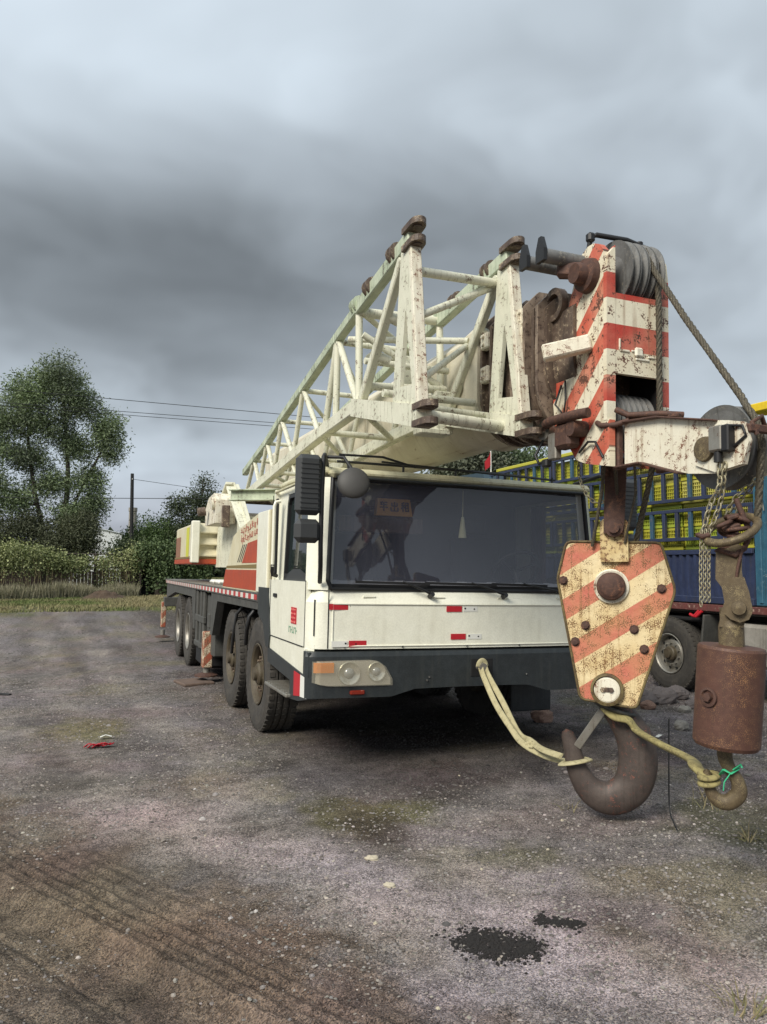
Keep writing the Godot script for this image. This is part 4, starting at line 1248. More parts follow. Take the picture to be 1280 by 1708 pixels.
func build_jib() -> void:
	var jb := holder("lattice_jib", crane)
	# left face x and right face x taper towards the rear
	var fx := func(s: float, z: float) -> float:
		var t := clampf((0.9 - z) / 5.5, 0, 1)
		return -1.10 + 0.06 * t if s < 0 else -0.36 - 0.22 * t
	var T := [[1.22, 3.80], [0.14, 3.66], [-0.42, 3.575], [-1.555, 3.39], [-2.467, 3.245], [-3.2, 3.10], [-3.957, 2.99], [-4.6, 2.90]]
	var L := [[0.19, 2.87], [-0.75, 2.83], [-0.917, 2.82], [-1.885, 2.755], [-2.77, 2.69], [-3.58, 2.63], [-4.5, 2.56]]
	var P := func(s: float, e: Array) -> Vector3: return Vector3(fx.call(s, e[0]), e[1], e[0])
	var m: MB
	for s in [-1.0, 1.0]:
		# chords
		m = MB.new()
		for i in T.size() - 1:
			m.bar(P.call(s, T[i]), P.call(s, T[i + 1]), 0.075, 0.11 if i == 0 else 0.085, 0.008)
		put("chord", m.done(), M.chord, jb)
		m = MB.new()
		for i in L.size() - 1:
			m.bar(P.call(s, L[i]), P.call(s, L[i + 1]), 0.085, 0.11, 0.008)
		put("chord", m.done(), M.jib, jb)
		# joint lugs along the front bay's chord
		for z in [0.14, 0.45, 0.95]:
			m = MB.new()
			for k in [-0.05, 0.02]:
				m.lathe([Vector2(0, -0.012), Vector2(0.07, -0.012), Vector2(0.07, 0.012), Vector2(0, 0.012)], Vector3(fx.call(s, z), 3.66 + (z - 0.14) * 0.13 + 0.03, z + k), Vector3(0, 0.12, 1), 14)
			m.tube(Vector3(fx.call(s, z), 3.70 + (z - 0.14) * 0.13, z - 0.08), Vector3(fx.call(s, z), 3.70 + (z - 0.14) * 0.13, z + 0.06), 0.025, -1, 8)
			put("joint_lug", m.done(), M.grease if z > 0.3 else M.chord, jb)
		# lacing
		var br := [[T[1], L[0]], [T[2], L[0]], [T[2], [-0.42, 2.85]], [T[2], L[1]], [T[3], L[2]], [T[3], L[3]], [T[4], L[3]], [T[4], L[4]], [T[5], L[4]], [T[5], L[5]], [T[6], L[5]], [T[6], L[6]]]
		for i in br.size():
			m = MB.new()
			m.tube(P.call(s, br[i][0]), P.call(s, br[i][1]), 0.029 if i < 4 else 0.026, -1, 10)
			put("brace", m.done(), M.jib, jb)
		# the flared end frame that pins to the boom head
		var x: float = fx.call(s, 1.0)
		m = MB.new()
		m.bar(Vector3(x, 3.72, 1.06), Vector3(x, 2.84, 0.24), 0.06, 0.07, 0.008)
		put("diagonal_post", m.done(), M.jib, jb)
		m = MB.new()
		m.prism([Vector2(0.16, 2.93), Vector2(1.40, 2.64), Vector2(1.44, 2.62), Vector2(1.44, 2.49), Vector2(1.38, 2.50), Vector2(0.16, 2.79)], Vector3(x - 0.05, 0, 0), Vector3(0, 0, 1), Vector3.UP, Vector3(0.10, 0, 0))
		put("foot_beam", m.done(), M.jib, jb)
		m = MB.new()
		m.ring([Vector2(1.10, 3.74), Vector2(1.27, 3.74), Vector2(1.44, 2.62), Vector2(1.00, 2.72)], [Vector2(1.195, 3.30), Vector2(1.205, 3.30), Vector2(1.325, 2.78), Vector2(1.125, 2.81)], Vector3(x - 0.035, 0, 0), Vector3(0, 0, 1), Vector3.UP, Vector3(0.03, 0, 0))
		put("gusset_plate", m.done(), M.jib, jb)
		m = MB.new()
		m.bar(Vector3(x, 3.76, 1.245), Vector3(x, 2.58, 1.425), 0.075, 0.045, 0.006, Vector3(0, 0, 1))
		put("end_post", m.done(), M.worn_white, jb)
		for e in [[0.045, 3.825, 1.19, 0.10], [-0.075, 3.825, 1.19, 0.10], [0.04, 2.60, 1.42, 0.0], [-0.068, 2.60, 1.42, 0.0]]:
			m = MB.new()
			var lo := [Vector2(-0.03, -0.06), Vector2(0.14, -0.06)]
			var hole := [Vector2(0.08, 0.0), Vector2(0.086, -0.02)]
			for k in 9:
				var an := -PI * 0.5 + PI * k / 8
				lo.append(Vector2(0.10 + 0.07 * cos(an), 0.055 * sin(an)))
			lo.remove_at(1)
			lo.append(Vector2(-0.03, 0.06))
			m.prism(lo, Vector3(x, e[1] + e[0], e[2]), Vector3(0, e[3], 1), Vector3(1, 0, 0), Vector3(0, -0.04, 0))
			m.tube(Vector3(x, e[1] + e[0] + 0.004 + e[3] * 0.1, e[2] + 0.10), Vector3(x, e[1] + e[0] - 0.046 + e[3] * 0.1, e[2] + 0.10), 0.034, -1, 14)
			put("pin_lug", m.done(), M.grease, jb)
		# stub pipes on the diagonal
		for t in [0.36, 0.62]:
			m = MB.new()
			var c := Vector3(x, 3.72, 1.06).lerp(Vector3(x, 2.84, 0.24), t)
			m.tube(c + Vector3(0.02, 0.0, 0), c + Vector3(0.11, -0.03, 0.0), 0.038, -1, 12)
			put("stub_pipe", m.done(), M.jib, jb)
	# cross members between the two faces
	var cr := [[1.25, 3.56, 1.05, 3.66, 0.032], [-0.10, 3.48, 0.62, 3.36, 0.026], [0.14, 3.63, 0.14, 3.66, 0.04], [0.36, 2.99, 0.25, 3.06, 0.032], [0.30, 3.20, 0.30, 3.20, 0.026], [1.42, 2.57, 1.18, 2.60, 0.040], [1.10, 2.70, 0.95, 2.72, 0.024], [0.72, 2.86, 0.72, 2.86, 0.028], [0.17, 2.86, 0.17, 2.86, 0.036], [-0.75, 2.82, -0.75, 2.82, 0.028], [-0.42, 3.55, -0.42, 3.55, 0.027], [-1.555, 3.37, -1.555, 3.37, 0.026], [-2.467, 3.23, -2.467, 3.23, 0.024], [-3.2, 3.09, -3.2, 3.09, 0.024], [-3.957, 2.98, -3.957, 2.98, 0.024], [-1.885, 2.75, -1.885, 2.75, 0.026], [-2.77, 2.69, -2.77, 2.69, 0.024], [-3.58, 2.63, -3.58, 2.63, 0.024], [-4.5, 2.56, -4.5, 2.56, 0.024]]
	for c in cr:
		m = MB.new()
		m.tube(Vector3(fx.call(-1.0, c[0]), c[1], c[0]), Vector3(fx.call(1.0, c[2]), c[3], c[2]), c[4], -1, 12)
		put("cross_tube", m.done(), M.jib, jb)
	var dg := [[1.32, 3.23, 0.99, 3.66, 0.026], [1.40, 2.80, 0.60, 3.33, 0.023], [0.19, 3.62, -0.42, 3.54, 0.024], [0.2, 2.85, -0.75, 2.80, 0.026], [0.2, 2.84, 1.20, 2.60, 0.036], [-0.42, 3.53, -1.555, 3.36, 0.022], [-1.555, 3.36, -2.467, 3.22, 0.02], [-0.8, 2.79, -1.885, 2.72, 0.022], [-1.9, 2.72, -2.77, 2.66, 0.02], [-2.8, 2.66, -3.58, 2.6, 0.02], [0.25, 3.42, 0.25, 3.06, 0.026]]
	for c in dg:
		m = MB.new()
		m.tube(Vector3(fx.call(-1.0, c[0]), c[1], c[0]), Vector3(fx.call(1.0, c[2]), c[3], c[2]), c[4], -1, 10)
		put("diagonal_tube", m.done(), M.jib, jb)
	# the sheet-metal side below, and a support beam across the deck behind the cab
	m = MB.new()
	m.bar(Vector3(-1.42, 2.47, -3.45), Vector3(0.1, 2.47, -2.2), 0.012, 0.12, 0.002)
	m.bar(Vector3(-1.42, 2.53, -3.45), Vector3(0.1, 2.53, -2.2), 0.12, 0.014, 0.003)
	m.bar(Vector3(-1.42, 2.41, -3.45), Vector3(0.1, 2.41, -2.2), 0.12, 0.014, 0.003)
	put("support_beam", m.done(), M.chord, crane)

func build_upper() -> void:
	var m := MB.new()
	# turntable and counterweight
	m.lathe([Vector2(0, 1.36), Vector2(0.85, 1.36), Vector2(0.85, 1.52), Vector2(0.78, 1.60), Vector2(0, 1.60)], Vector3(0, 0, -6.3), Vector3.UP, 32)
	put("slewing_ring", m.done(), M.dark, crane)
	var cw := holder("counterweight", crane)
	m = MB.new()
	m.box(Vector3(0, 2.04, -9.4), Vector3(2.5, 0.70, 2.5), 0.03)
	put("weight_block", m.done(), M.beige, cw)
	m = MB.new()
	for s in [-1.0, 1.0]:
		m.box(Vector3(s * 1.21, 2.06, -8.08), Vector3(0.14, 0.74, 0.18), 0.015)
	put("corner_post", m.done(), M.cab, cw)
	for k in 3:
		m = MB.new()
		m.prism([Vector2(-0.05, 0.0), Vector2(0.06, 0.03), Vector2(0.06, 0.05), Vector2(-0.05, 0.21)], Vector3(-1.14, 1.78 + k * 0.205, -8.12), Vector3(0, 0, 1), Vector3.UP, Vector3(2.28, 0, 0))
		put("louver", m.done(), M.beige, cw)
	m = MB.new()
	m.box(Vector3(0, 1.715, -9.4), Vector3(2.53, 0.09, 2.66), 0.01)
	put("orange_band", m.done(), M.orange, cw)
	m = MB.new()
	m.box(Vector3(0, 1.785, -9.4), Vector3(2.525, 0.045, 2.64), 0.006)
	put("olive_band", m.done(), plain(c8(120, 100, 62), 0.6), cw)
	m = MB.new()
	m.box(Vector3(-1.256, 2.06, -8.75), Vector3(0.008, 0.56, 0.35), 0.002)
	put("yellow_panel", m.done(), plain(c8(190, 190, 66), 0.6), cw)
	m = MB.new()
	m.box(Vector3(-1.256, 2.0, -10.2), Vector3(0.008, 0.40, 0.7), 0.002)
	put("brown_panel", m.done(), plain(c8(134, 96, 74), 0.6), cw)
	# turret plates, boom pivot and winch
	var tr := holder("turret", crane)
	for x in [-0.80, 0.80]:
		m = MB.new()
		m.prism([Vector2(-5.1, 1.62), Vector2(-4.9, 1.95), Vector2(-5.9, 2.62), Vector2(-6.5, 2.95), Vector2(-7.1, 2.98), Vector2(-7.6, 2.80), Vector2(-8.0, 2.4), Vector2(-8.2, 1.62)], Vector3(x - 0.03, 0, 0), Vector3(0, 0, 1), Vector3.UP, Vector3(0.06, 0, 0))
		put("side_plate", m.done(), M.jib, tr)
		m = MB.new()
		m.bar(Vector3(x - 0.08, 2.0, -5.0), Vector3(x - 0.08, 2.9, -6.6), 0.14, 0.05, 0.01)
		m.bar(Vector3(x - 0.08, 2.97, -6.6), Vector3(x - 0.08, 2.42, -8.0), 0.16, 0.05, 0.01)
		put("plate_flange", m.done(), M.jib, tr)
	m = MB.new()
	m.tube(Vector3(-0.85, 2.78, -6.85), Vector3(0.85, 2.78, -6.85), 0.11, -1, 18)
	put("boom_pivot", m.done(), M.grease, tr)
	m = MB.new()
	m.tube(Vector3(-0.55, 2.3, -7.9), Vector3(0.55, 2.3, -7.9), 0.30, -1, 22)
	put("winch_drum", m.done(), M.rope, tr)
	m = MB.new()
	m.box(Vector3(-0.60, 2.05, -7.0), Vector3(0.3, 0.75, 1.6), 0.03)
	put("turret_box", m.done(), M.beige, tr)
	m = MB.new()
	m.prism([Vector2(-7.3, 2.30), Vector2(-6.2, 2.30), Vector2(-6.2, 2.66), Vector2(-6.45, 2.78), Vector2(-7.0, 2.74), Vector2(-7.3, 2.58)], Vector3(-1.16, 0, 0), Vector3(0, 0, 1), Vector3.UP, Vector3(0.30, 0, 0))
	m.tube(Vector3(-1.22, 2.60, -6.35), Vector3(-0.8, 2.66, -6.35), 0.10, -1, 16)
	put("turret_hood", m.done(), M.worn_white, tr)
	m = MB.new()
	m.box(Vector3(-1.02, 2.40, -6.12), Vector3(0.12, 0.34, 0.06), 0.01)
	m.tube(Vector3(-1.22, 2.52, -6.9), Vector3(-1.34, 2.50, -6.9), 0.07, -1, 12)
	put("hood_bracket", m.done(), M.grease, tr)
	m = MB.new()
	m.tube(Vector3(0, 1.9, -5.3), Vector3(0, 2.62, -3.0), 0.16, -1, 20)
	put("lift_cylinder", m.done(), M.boom, tr)
	m = MB.new()
	for e in [Vector3(-1.1, 1.40, -5.6), Vector3(-1.1, 1.40, -6.1)]:
		m.box(e, Vector3(0.22, 0.06, 0.3), 0.025)
	put("deck_lamp", m.done(), M.white, crane)

func build_crane() -> void:
	crane = thing("truck_crane", "cream white truck crane with stowed lattice jib and red striped boom head", "crane")
	crane.rotation = Vector3(0, 0, deg_to_rad(LEAN))
	crane.position = PIVOT - PIVOT.rotated(Vector3(0, 0, 1), deg_to_rad(LEAN))
	build_cab()
	build_bumper()
	build_carrier()
	build_upper()
	build_boom()
	build_jib()

# ------------------------------------------------------------------ hook block, ball hook, slings and chains
const BLOCK := Vector3(0.137, 0, 1.75)
const BLOCK_YAW := -41.0
const BALL := Vector3(-0.071, 0, 2.85)
const BALL_YAW := -47.0

func at_block(x: float, y: float, z := 0.0) -> Vector3:
	return BLOCK + Vector3(x, y, z).rotated(Vector3.UP, deg_to_rad(BLOCK_YAW))

func at_ball(x: float, y: float, z := 0.0) -> Vector3:
	return BALL + Vector3(x, y, z).rotated(Vector3.UP, deg_to_rad(BALL_YAW))

func smooth(pts: Array, per := 6) -> Array:   # Catmull-Rom; entries Vector3 or Vector4 (w: radius)
	var o := []
	for i in pts.size() - 1:
		var a = pts[max(i - 1, 0)]
		var b = pts[i]
		var c = pts[i + 1]
		var d = pts[min(i + 2, pts.size() - 1)]
		for k in per:
			var t := float(k) / per
			o.append(0.5 * ((2.0 * b) + (c - a) * t + (2.0 * a - 5.0 * b + 4.0 * c - d) * t * t + (3.0 * b - a - 3.0 * c + d) * t * t * t))
	o.append(pts[pts.size() - 1])
	return o

func hook_mesh(pts: Array, z: float, flat: float) -> ArrayMesh:   # entries Vector3(x, y, radius)
	var p := []; var r := []
	for e in smooth(pts, 6):
		p.append(Vector3(e.x, e.y, z)); r.append(e.z)
	for k in 5:   # a rounded tip
		var t := (k + 1) / 5.0
		var d: Vector3 = (p[p.size() - 1] - p[p.size() - 2]).normalized()
		var r0: float = pts[pts.size() - 1].z
		p.append(p[p.size() - 1] + d * r0 * 0.26)
		r.append(r0 * sqrt(maxf(1.0 - t * t, 0.003)))
	var m := MB.new()
	m.sweep(p, r, 20, flat, Vector3(0, 0, 1))
	return m.done()

func build_block() -> void:
	var b := thing("hook_block", "large hook block with red and cream diagonal stripes hanging before the crane's windscreen", "hook block", BLOCK)
	b.rotation.y = deg_to_rad(BLOCK_YAW)
	var out := [Vector2(-0.297, 1.782), Vector2(0.277, 1.768), Vector2(0.354, 1.473), Vector2(0.11, 0.745), Vector2(-0.228, 0.785), Vector2(-0.358, 1.543)]
	var rounded := []
	for i in 6:
		var p: Vector2 = out[i]
		var a: Vector2 = (out[(i + 5) % 6] - p).normalized() * 0.03
		var c: Vector2 = (out[(i + 1) % 6] - p).normalized() * 0.03
		rounded.append_array([p + a, p + (a + c) * 0.28, p + c])
	var m: MB
	for z in [0.0, -0.30]:
		m = MB.new()
		m.prism(rounded, Vector3(0, 0, z), Vector3(1, 0, 0), Vector3.UP, Vector3(0, 0, -0.012), 0.817, Vector2(-0.6, 1.85))
		put("cheek_plate", m.done(), M.block, b)
		m = MB.new()
		var inset := []
		for p in rounded: inset.append((p - Vector2(0, 1.28)) * 0.994 + Vector2(0, 1.28))
		m.prism(inset, Vector3(0, 0, z - 0.012), Vector3(1, 0, 0), Vector3.UP, Vector3(0, 0, -0.028))
		put("plate_edge", m.done(), M.block_edge, b)
	m = MB.new()   # a welded rim round the front plate
	var rim := []
	for p in rounded: rim.append(Vector3(p.x, p.y, 0.0))
	rim.append(rim[0])
	m.sweep(rim, 0.009, 6)
	put("weld_rim", m.done(), M.block_edge, b)
	for k in 4:
		var sv := sheave(b, Vector3.ZERO, 0.27, 0.05)
		sv.position = Vector3(0, 1.47, -0.085 - k * 0.055)
		sv.rotation.y = PI / 2
	m = MB.new()
	m.box(Vector3(-0.06, 0.88, -0.17), Vector3(0.22, 0.20, 0.22), 0.03)
	m.box(Vector3(0.0, 1.15, -0.17), Vector3(0.34, 0.03, 0.25))
	put("cross_head", m.done(), M.block_edge, b)
	m = MB.new()
	for e in [[0.0, 0.20], [0.05, 0.21]]: pass
	m.lathe([Vector2(0.108, 0.0), Vector2(0.108, 0.016), Vector2(0.10, 0.02), Vector2(0.088, 0.016), Vector2(0.086, 0.0)], Vector3(-0.024, 1.496, 0.0), Vector3(0, 0, 1), 32)
	put("pin_collar", m.done(), M.worn_white, b)
	m = MB.new()
	var dome := [Vector2(0.088, 0.002), Vector2(0.088, 0.045), Vector2(0.078, 0.058)]
	for k in 6: dome.append(Vector2(0.07 * cos(k * PI / 10.0), 0.058 + 0.016 * sin(k * PI / 10.0)))
	m.lathe(dome, Vector3(-0.024, 1.496, 0.0), Vector3(0, 0, 1), 28, true)
	put("sheave_pin", m.done(), M.rust, b)
	m = MB.new()
	m.lathe([Vector2(0.100, 0.0), Vector2(0.100, 0.03), Vector2(0.085, 0.034), Vector2(0.080, 0.02), Vector2(0.080, 0.0)], Vector3(-0.062, 0.853, 0.0), Vector3(0, 0, 1), 32)
	put("trunnion_ring", m.done(), M.block_edge, b)
	m = MB.new()
	m.lathe([Vector2(0.079, 0.0), Vector2(0.079, 0.022), Vector2(0.070, 0.026), Vector2(0.0, 0.026)], Vector3(-0.062, 0.853, 0.0), Vector3(0, 0, 1), 28)
	put("trunnion_cap", m.done(), M.worn_white, b)
	m = MB.new()
	for x in [-0.025, 0.025]:
		m.lathe([Vector2(0.017, 0.02), Vector2(0.017, 0.036), Vector2(0, 0.038)], Vector3(-0.062 + x, 0.853, 0.0), Vector3(0, 0, 1), 6)
	m.box(Vector3(-0.062, 0.853, 0.028), Vector3(0.03, 0.03, 0.008), 0.003)
	put("trunnion_bolt", m.done(), M.grease, b)
	for e in [[-0.332, 1.531], [0.274, 1.483], [-0.187, 1.247], [0.107, 1.229], [-0.252, 1.143], [0.164, 1.109]]:
		m = MB.new()
		m.lathe([Vector2(0.030, 0.0), Vector2(0.030, 0.006), Vector2(0.019, 0.006), Vector2(0.019, 0.022), Vector2(0, 0.024)], Vector3(e[0] + (0.012 if e[0] < -0.3 else 0.0), e[1], 0.0), Vector3(0, 0, 1), 8)
		put("bolt", m.done(), M.rust, b)
	m = MB.new()
	m.prism([Vector2(-0.085, 1.65), Vector2(0.084, 1.65), Vector2(0.084, 1.90), Vector2(0.065, 1.92), Vector2(-0.065, 1.92), Vector2(-0.085, 1.90)], Vector3(0, 0, 0.032), Vector3(1, 0, 0), Vector3.UP, Vector3(0, 0, -0.03), 0.8, Vector2(0.4, 0.31))
	var bp := put("anchor_plate", m.done(), M.worn_white, b)
	bp.material_override = mat(worn(256, c8(214, 196, 150), c8(190, 160, 104), 0.8, c8(120, 90, 54), 0.3, c8(96, 66, 40), 0.62, 401), 2.0, 0.65)
	m = MB.new()   # the rope socket: a steel strap up to the boom head
	m.prism([Vector2(-0.062, 1.83), Vector2(0.06, 1.82), Vector2(0.085, 2.24), Vector2(0.075, 2.30), Vector2(-0.025, 2.30), Vector2(-0.045, 2.24)], Vector3(0, 0, 0.055), Vector3(1, 0, 0), Vector3.UP, Vector3(0, 0, -0.022))
	m.prism([Vector2(-0.062, 1.83), Vector2(0.06, 1.82), Vector2(0.085, 2.24), Vector2(0.075, 2.30), Vector2(-0.025, 2.30), Vector2(-0.045, 2.24)], Vector3(0, 0, 0.0), Vector3(1, 0, 0), Vector3.UP, Vector3(0, 0, -0.022))
	m.box(Vector3(0.0, 1.90, 0.0), Vector3(0.07, 0.02, 0.06))
	m.tube(Vector3(-0.05, 2.24, 0.07), Vector3(-0.02, 2.24, 0.07), 0.03, -1, 10)
	m.box(Vector3(-0.045, 2.22, 0.04), Vector3(0.05, 0.08, 0.07), 0.01)
	put("socket_strap", m.done(), M.rust, b)
	m = MB.new()
	m.lathe([Vector2(0.058, 0.055), Vector2(0.056, 0.072), Vector2(0.034, 0.074), Vector2(0.034, 0.098), Vector2(0.0, 0.1)], Vector3(0.002, 1.862, 0), Vector3(0, 0, 1), 24)
	put("socket_pin", m.done(), M.rust, b)
	# the hook, its nut and safety latch
	var z := -0.17
	put("hook", hook_mesh([Vector3(-0.06, 0.86, 0.075), Vector3(-0.057, 0.745, 0.079), Vector3(0.023, 0.643, 0.098), Vector3(0.092, 0.514, 0.116), Vector3(0.105, 0.355, 0.120), Vector3(0.056, 0.215, 0.116), Vector3(-0.062, 0.140, 0.108), Vector3(-0.182, 0.175, 0.092), Vector3(-0.264, 0.290, 0.070), Vector3(-0.301, 0.432, 0.056), Vector3(-0.322, 0.50, 0.046)], z, 0.62), M.hook, b)
	m = MB.new()
	m.bar(Vector3(-0.10, 0.70, z + 0.05), Vector3(-0.268, 0.45, z + 0.02), 0.05, 0.016, 0.003, Vector3(0, 0, 1))
	put("safety_latch", m.done(), M.steel, b)

func build_ball() -> void:
	var b := thing("ball_hook", "small hook under a rusty brown cylinder weight hanging at the picture's far side", "hook", BALL)
	b.rotation.y = deg_to_rad(BALL_YAW)
	tag(b, "small steel hook under a rusty brown cylinder weight on a single rope", "ball hook")
	var m := MB.new()
	var top := Vector3(0.02, 1.235, 0)
	var bot := Vector3(-0.02, 0.748, 0)
	var ax := (top - bot).normalized()
	var h := (top - bot).length()
	m.lathe([Vector2(0, 0.0), Vector2(0.05, 0.0), Vector2(0.142, 0.012), Vector2(0.152, 0.03), Vector2(0.154, h - 0.012), Vector2(0.148, h), Vector2(0.04, h + 0.006), Vector2(0, h + 0.006)], bot, ax, 40)
	put("weight", m.done(), M.weight, b)
	m = MB.new()
	var o := Vector3(-0.083, 1.005, 0.129)
	var dn := Vector3(-0.56, 0.05, 0.82)
	m.lathe([Vector2(0.045, 0.0), Vector2(0.045, 0.008), Vector2(0.034, 0.010), Vector2(0.030, 0.004)], o, dn, 20)
	m.lathe([Vector2(0.022, 0.0), Vector2(0.022, 0.02), Vector2(0, 0.022)], o, dn, 6)
	put("set_screw", m.done(), M.rust, b)
	# swivel stem and wedge socket above
	m = MB.new()
	m.lathe([Vector2(0.058, 1.235), Vector2(0.058, 1.33), Vector2(0.05, 1.36), Vector2(0.05, 1.42), Vector2(0, 1.42)], Vector3(0.02, 0.0, 0), Vector3.UP, 20)
	m.prism([Vector2(-0.05, 1.33), Vector2(0.055, 1.33), Vector2(0.075, 1.40), Vector2(0.055, 1.60), Vector2(0.06, 1.72), Vector2(-0.02, 1.76), Vector2(-0.055, 1.70), Vector2(-0.062, 1.56), Vector2(-0.035, 1.52), Vector2(-0.025, 1.45), Vector2(-0.045, 1.39)], Vector3(0.02, 0, 0.045), Vector3(1, 0, 0), Vector3.UP, Vector3(0, 0, -0.09))
	put("wedge_socket", m.done(), M.swivel, b)
	m = MB.new()
	m.prism([Vector2(-0.045, 1.395), Vector2(-0.02, 1.37), Vector2(0.02, 1.355), Vector2(0.06, 1.37), Vector2(0.078, 1.41), Vector2(0.065, 1.50), Vector2(0.045, 1.57), Vector2(-0.005, 1.57)], Vector3(0.04, 0, 0.075), Vector3(1, 0, 0), Vector3.UP, Vector3(0, 0, -0.03))
	m.lathe([Vector2(0.034, 0), Vector2(0.032, 0.03), Vector2(0, 0.034)], Vector3(0.058, 1.425, 0.075), Vector3(0, 0, 1), 18)
	put("socket_fork", m.done(), M.swivel, b)
	# hook
	put("hook", hook_mesh([Vector3(-0.026, 0.76, 0.036), Vector3(-0.024, 0.70, 0.034), Vector3(-0.004, 0.65, 0.030), Vector3(0.028, 0.595, 0.032), Vector3(0.028, 0.535, 0.038), Vector3(-0.024, 0.492, 0.038), Vector3(-0.078, 0.512, 0.032), Vector3(-0.104, 0.575, 0.024), Vector3(-0.108, 0.615, 0.02)], 0.0, 0.8), M.swivel, b)
	var t := MB.new()
	t.sweep([Vector3(-0.03, 0.655, 0.04), Vector3(0.0, 0.64, 0.043), Vector3(0.03, 0.66, 0.03), Vector3(0.035, 0.665, -0.02), Vector3(-0.02, 0.63, -0.03), Vector3(-0.045, 0.63, 0.02), Vector3(-0.03, 0.655, 0.04)], 0.012, 6, 0.4)
	t.sweep([Vector3(0.0, 0.645, 0.045), Vector3(-0.03, 0.60, 0.05), Vector3(-0.035, 0.56, 0.05)], 0.006, 5, 0.5)
	t.sweep([Vector3(0.01, 0.66, 0.045), Vector3(0.045, 0.69, 0.05), Vector3(0.05, 0.675, 0.055)], 0.008, 5, 0.5)
	tag(put("green_tie", t.done(), plain(c8(60, 180, 130), 0.5)), "bright green plastic tie knotted round the small hook's neck", "tie")
	get_node("green_tie").transform = b.transform
	# lifting ring and the heap of shackles and rope clips round it
	m = MB.new()
	var pts := []
	for k in 33:
		var a := TAU * k / 32
		pts.append(Vector3(0.034 + 0.118 * cos(a), 1.80 + 0.062 * sin(a) + 0.03 * cos(a), -0.115 * sin(a)))
	m.sweep(pts, 0.020, 10)
	tag(put("lifting_ring", m.done(), M.swivel), "thick rusty oval ring tilted round the rope above the cylinder weight", "ring")
	get_node("lifting_ring").transform = b.transform
	m = MB.new()
	rng.seed = 5
	for k in 7:
		var c := Vector3(0.04 + rng.randf_range(-0.05, 0.05), 1.80 + rng.randf_range(-0.055, 0.07), rng.randf_range(-0.04, 0.05))
		var q1 := Basis.from_euler(Vector3(rng.randf_range(-0.6, 0.6), rng.randf_range(0, 3), rng.randf_range(-0.5, 0.5)))
		var lp := []
		for j in 13:
			var a := TAU * j / 12
			lp.append(c + q1 * Vector3(0.045 * cos(a), 0.0, 0.026 * sin(a)))
		m.sweep(lp, 0.011, 7)
	for k in 3:
		m.box(Vector3(0.045, 1.86 - k * 0.045, 0.03), Vector3(0.055, 0.022, 0.05), 0.006, Basis.from_euler(Vector3(0.2, 0.4 * k, 0.3)))
	m.sweep([Vector3(0.06, 1.95, 0.0), Vector3(0.09, 1.86, 0.01), Vector3(0.12, 1.78, 0.0), Vector3(0.09, 1.71, -0.02), Vector3(0.04, 1.70, 0.0)], 0.014, 7)
	m.sweep([Vector3(0.03, 1.72, 0.03), Vector3(-0.03, 1.70, 0.04), Vector3(0.05, 1.675, 0.05), Vector3(0.09, 1.71, 0.02)], 0.016, 8)
	m.sweep([Vector3(-0.09, 1.78, 0.02), Vector3(-0.115, 1.775, 0.03), Vector3(-0.09, 1.765, 0.06), Vector3(-0.06, 1.775, 0.06)], 0.014, 8)
	m.sweep([Vector3(0.08, 1.70, 0.05), Vector3(0.06, 1.62, 0.055), Vector3(0.05, 1.56, 0.05)], 0.008, 6)
	tag(put("rope_clips", m.done(), M.rust), "jumble of rusty rope clips and shackles inside the oval lifting ring", "rope clip")
	get_node("rope_clips").transform = b.transform

func chain(called: String, label: String, pts: Array, link: float, mt: Material, group := "") -> void:
	var p := smooth(pts, 24)
	var m := MB.new()
	var d := 0.0
	var next := 0.0
	var k := 0
	for i in p.size() - 1:
		var seg: Vector3 = p[i + 1] - p[i]
		var l := seg.length()
		while next <= d + l and l > 1e-6:
			var c: Vector3 = p[i] + seg * ((next - d) / l)
			var t := seg.normalized()
			var s := m.side(t)
			if k % 2: s = t.cross(s).normalized()
			var lp := []
			for j in 11:
				var a := TAU * j / 10
				lp.append(c + t * cos(a) * link * 0.68 + s * sin(a) * link * 0.36)
			m.sweep(lp, link * 0.13, 5, 1.0, t.cross(s).normalized(), false)
			next += link
			k += 1
		d += l
	tag(put(called, m.done(), mt), label, "chain", group)

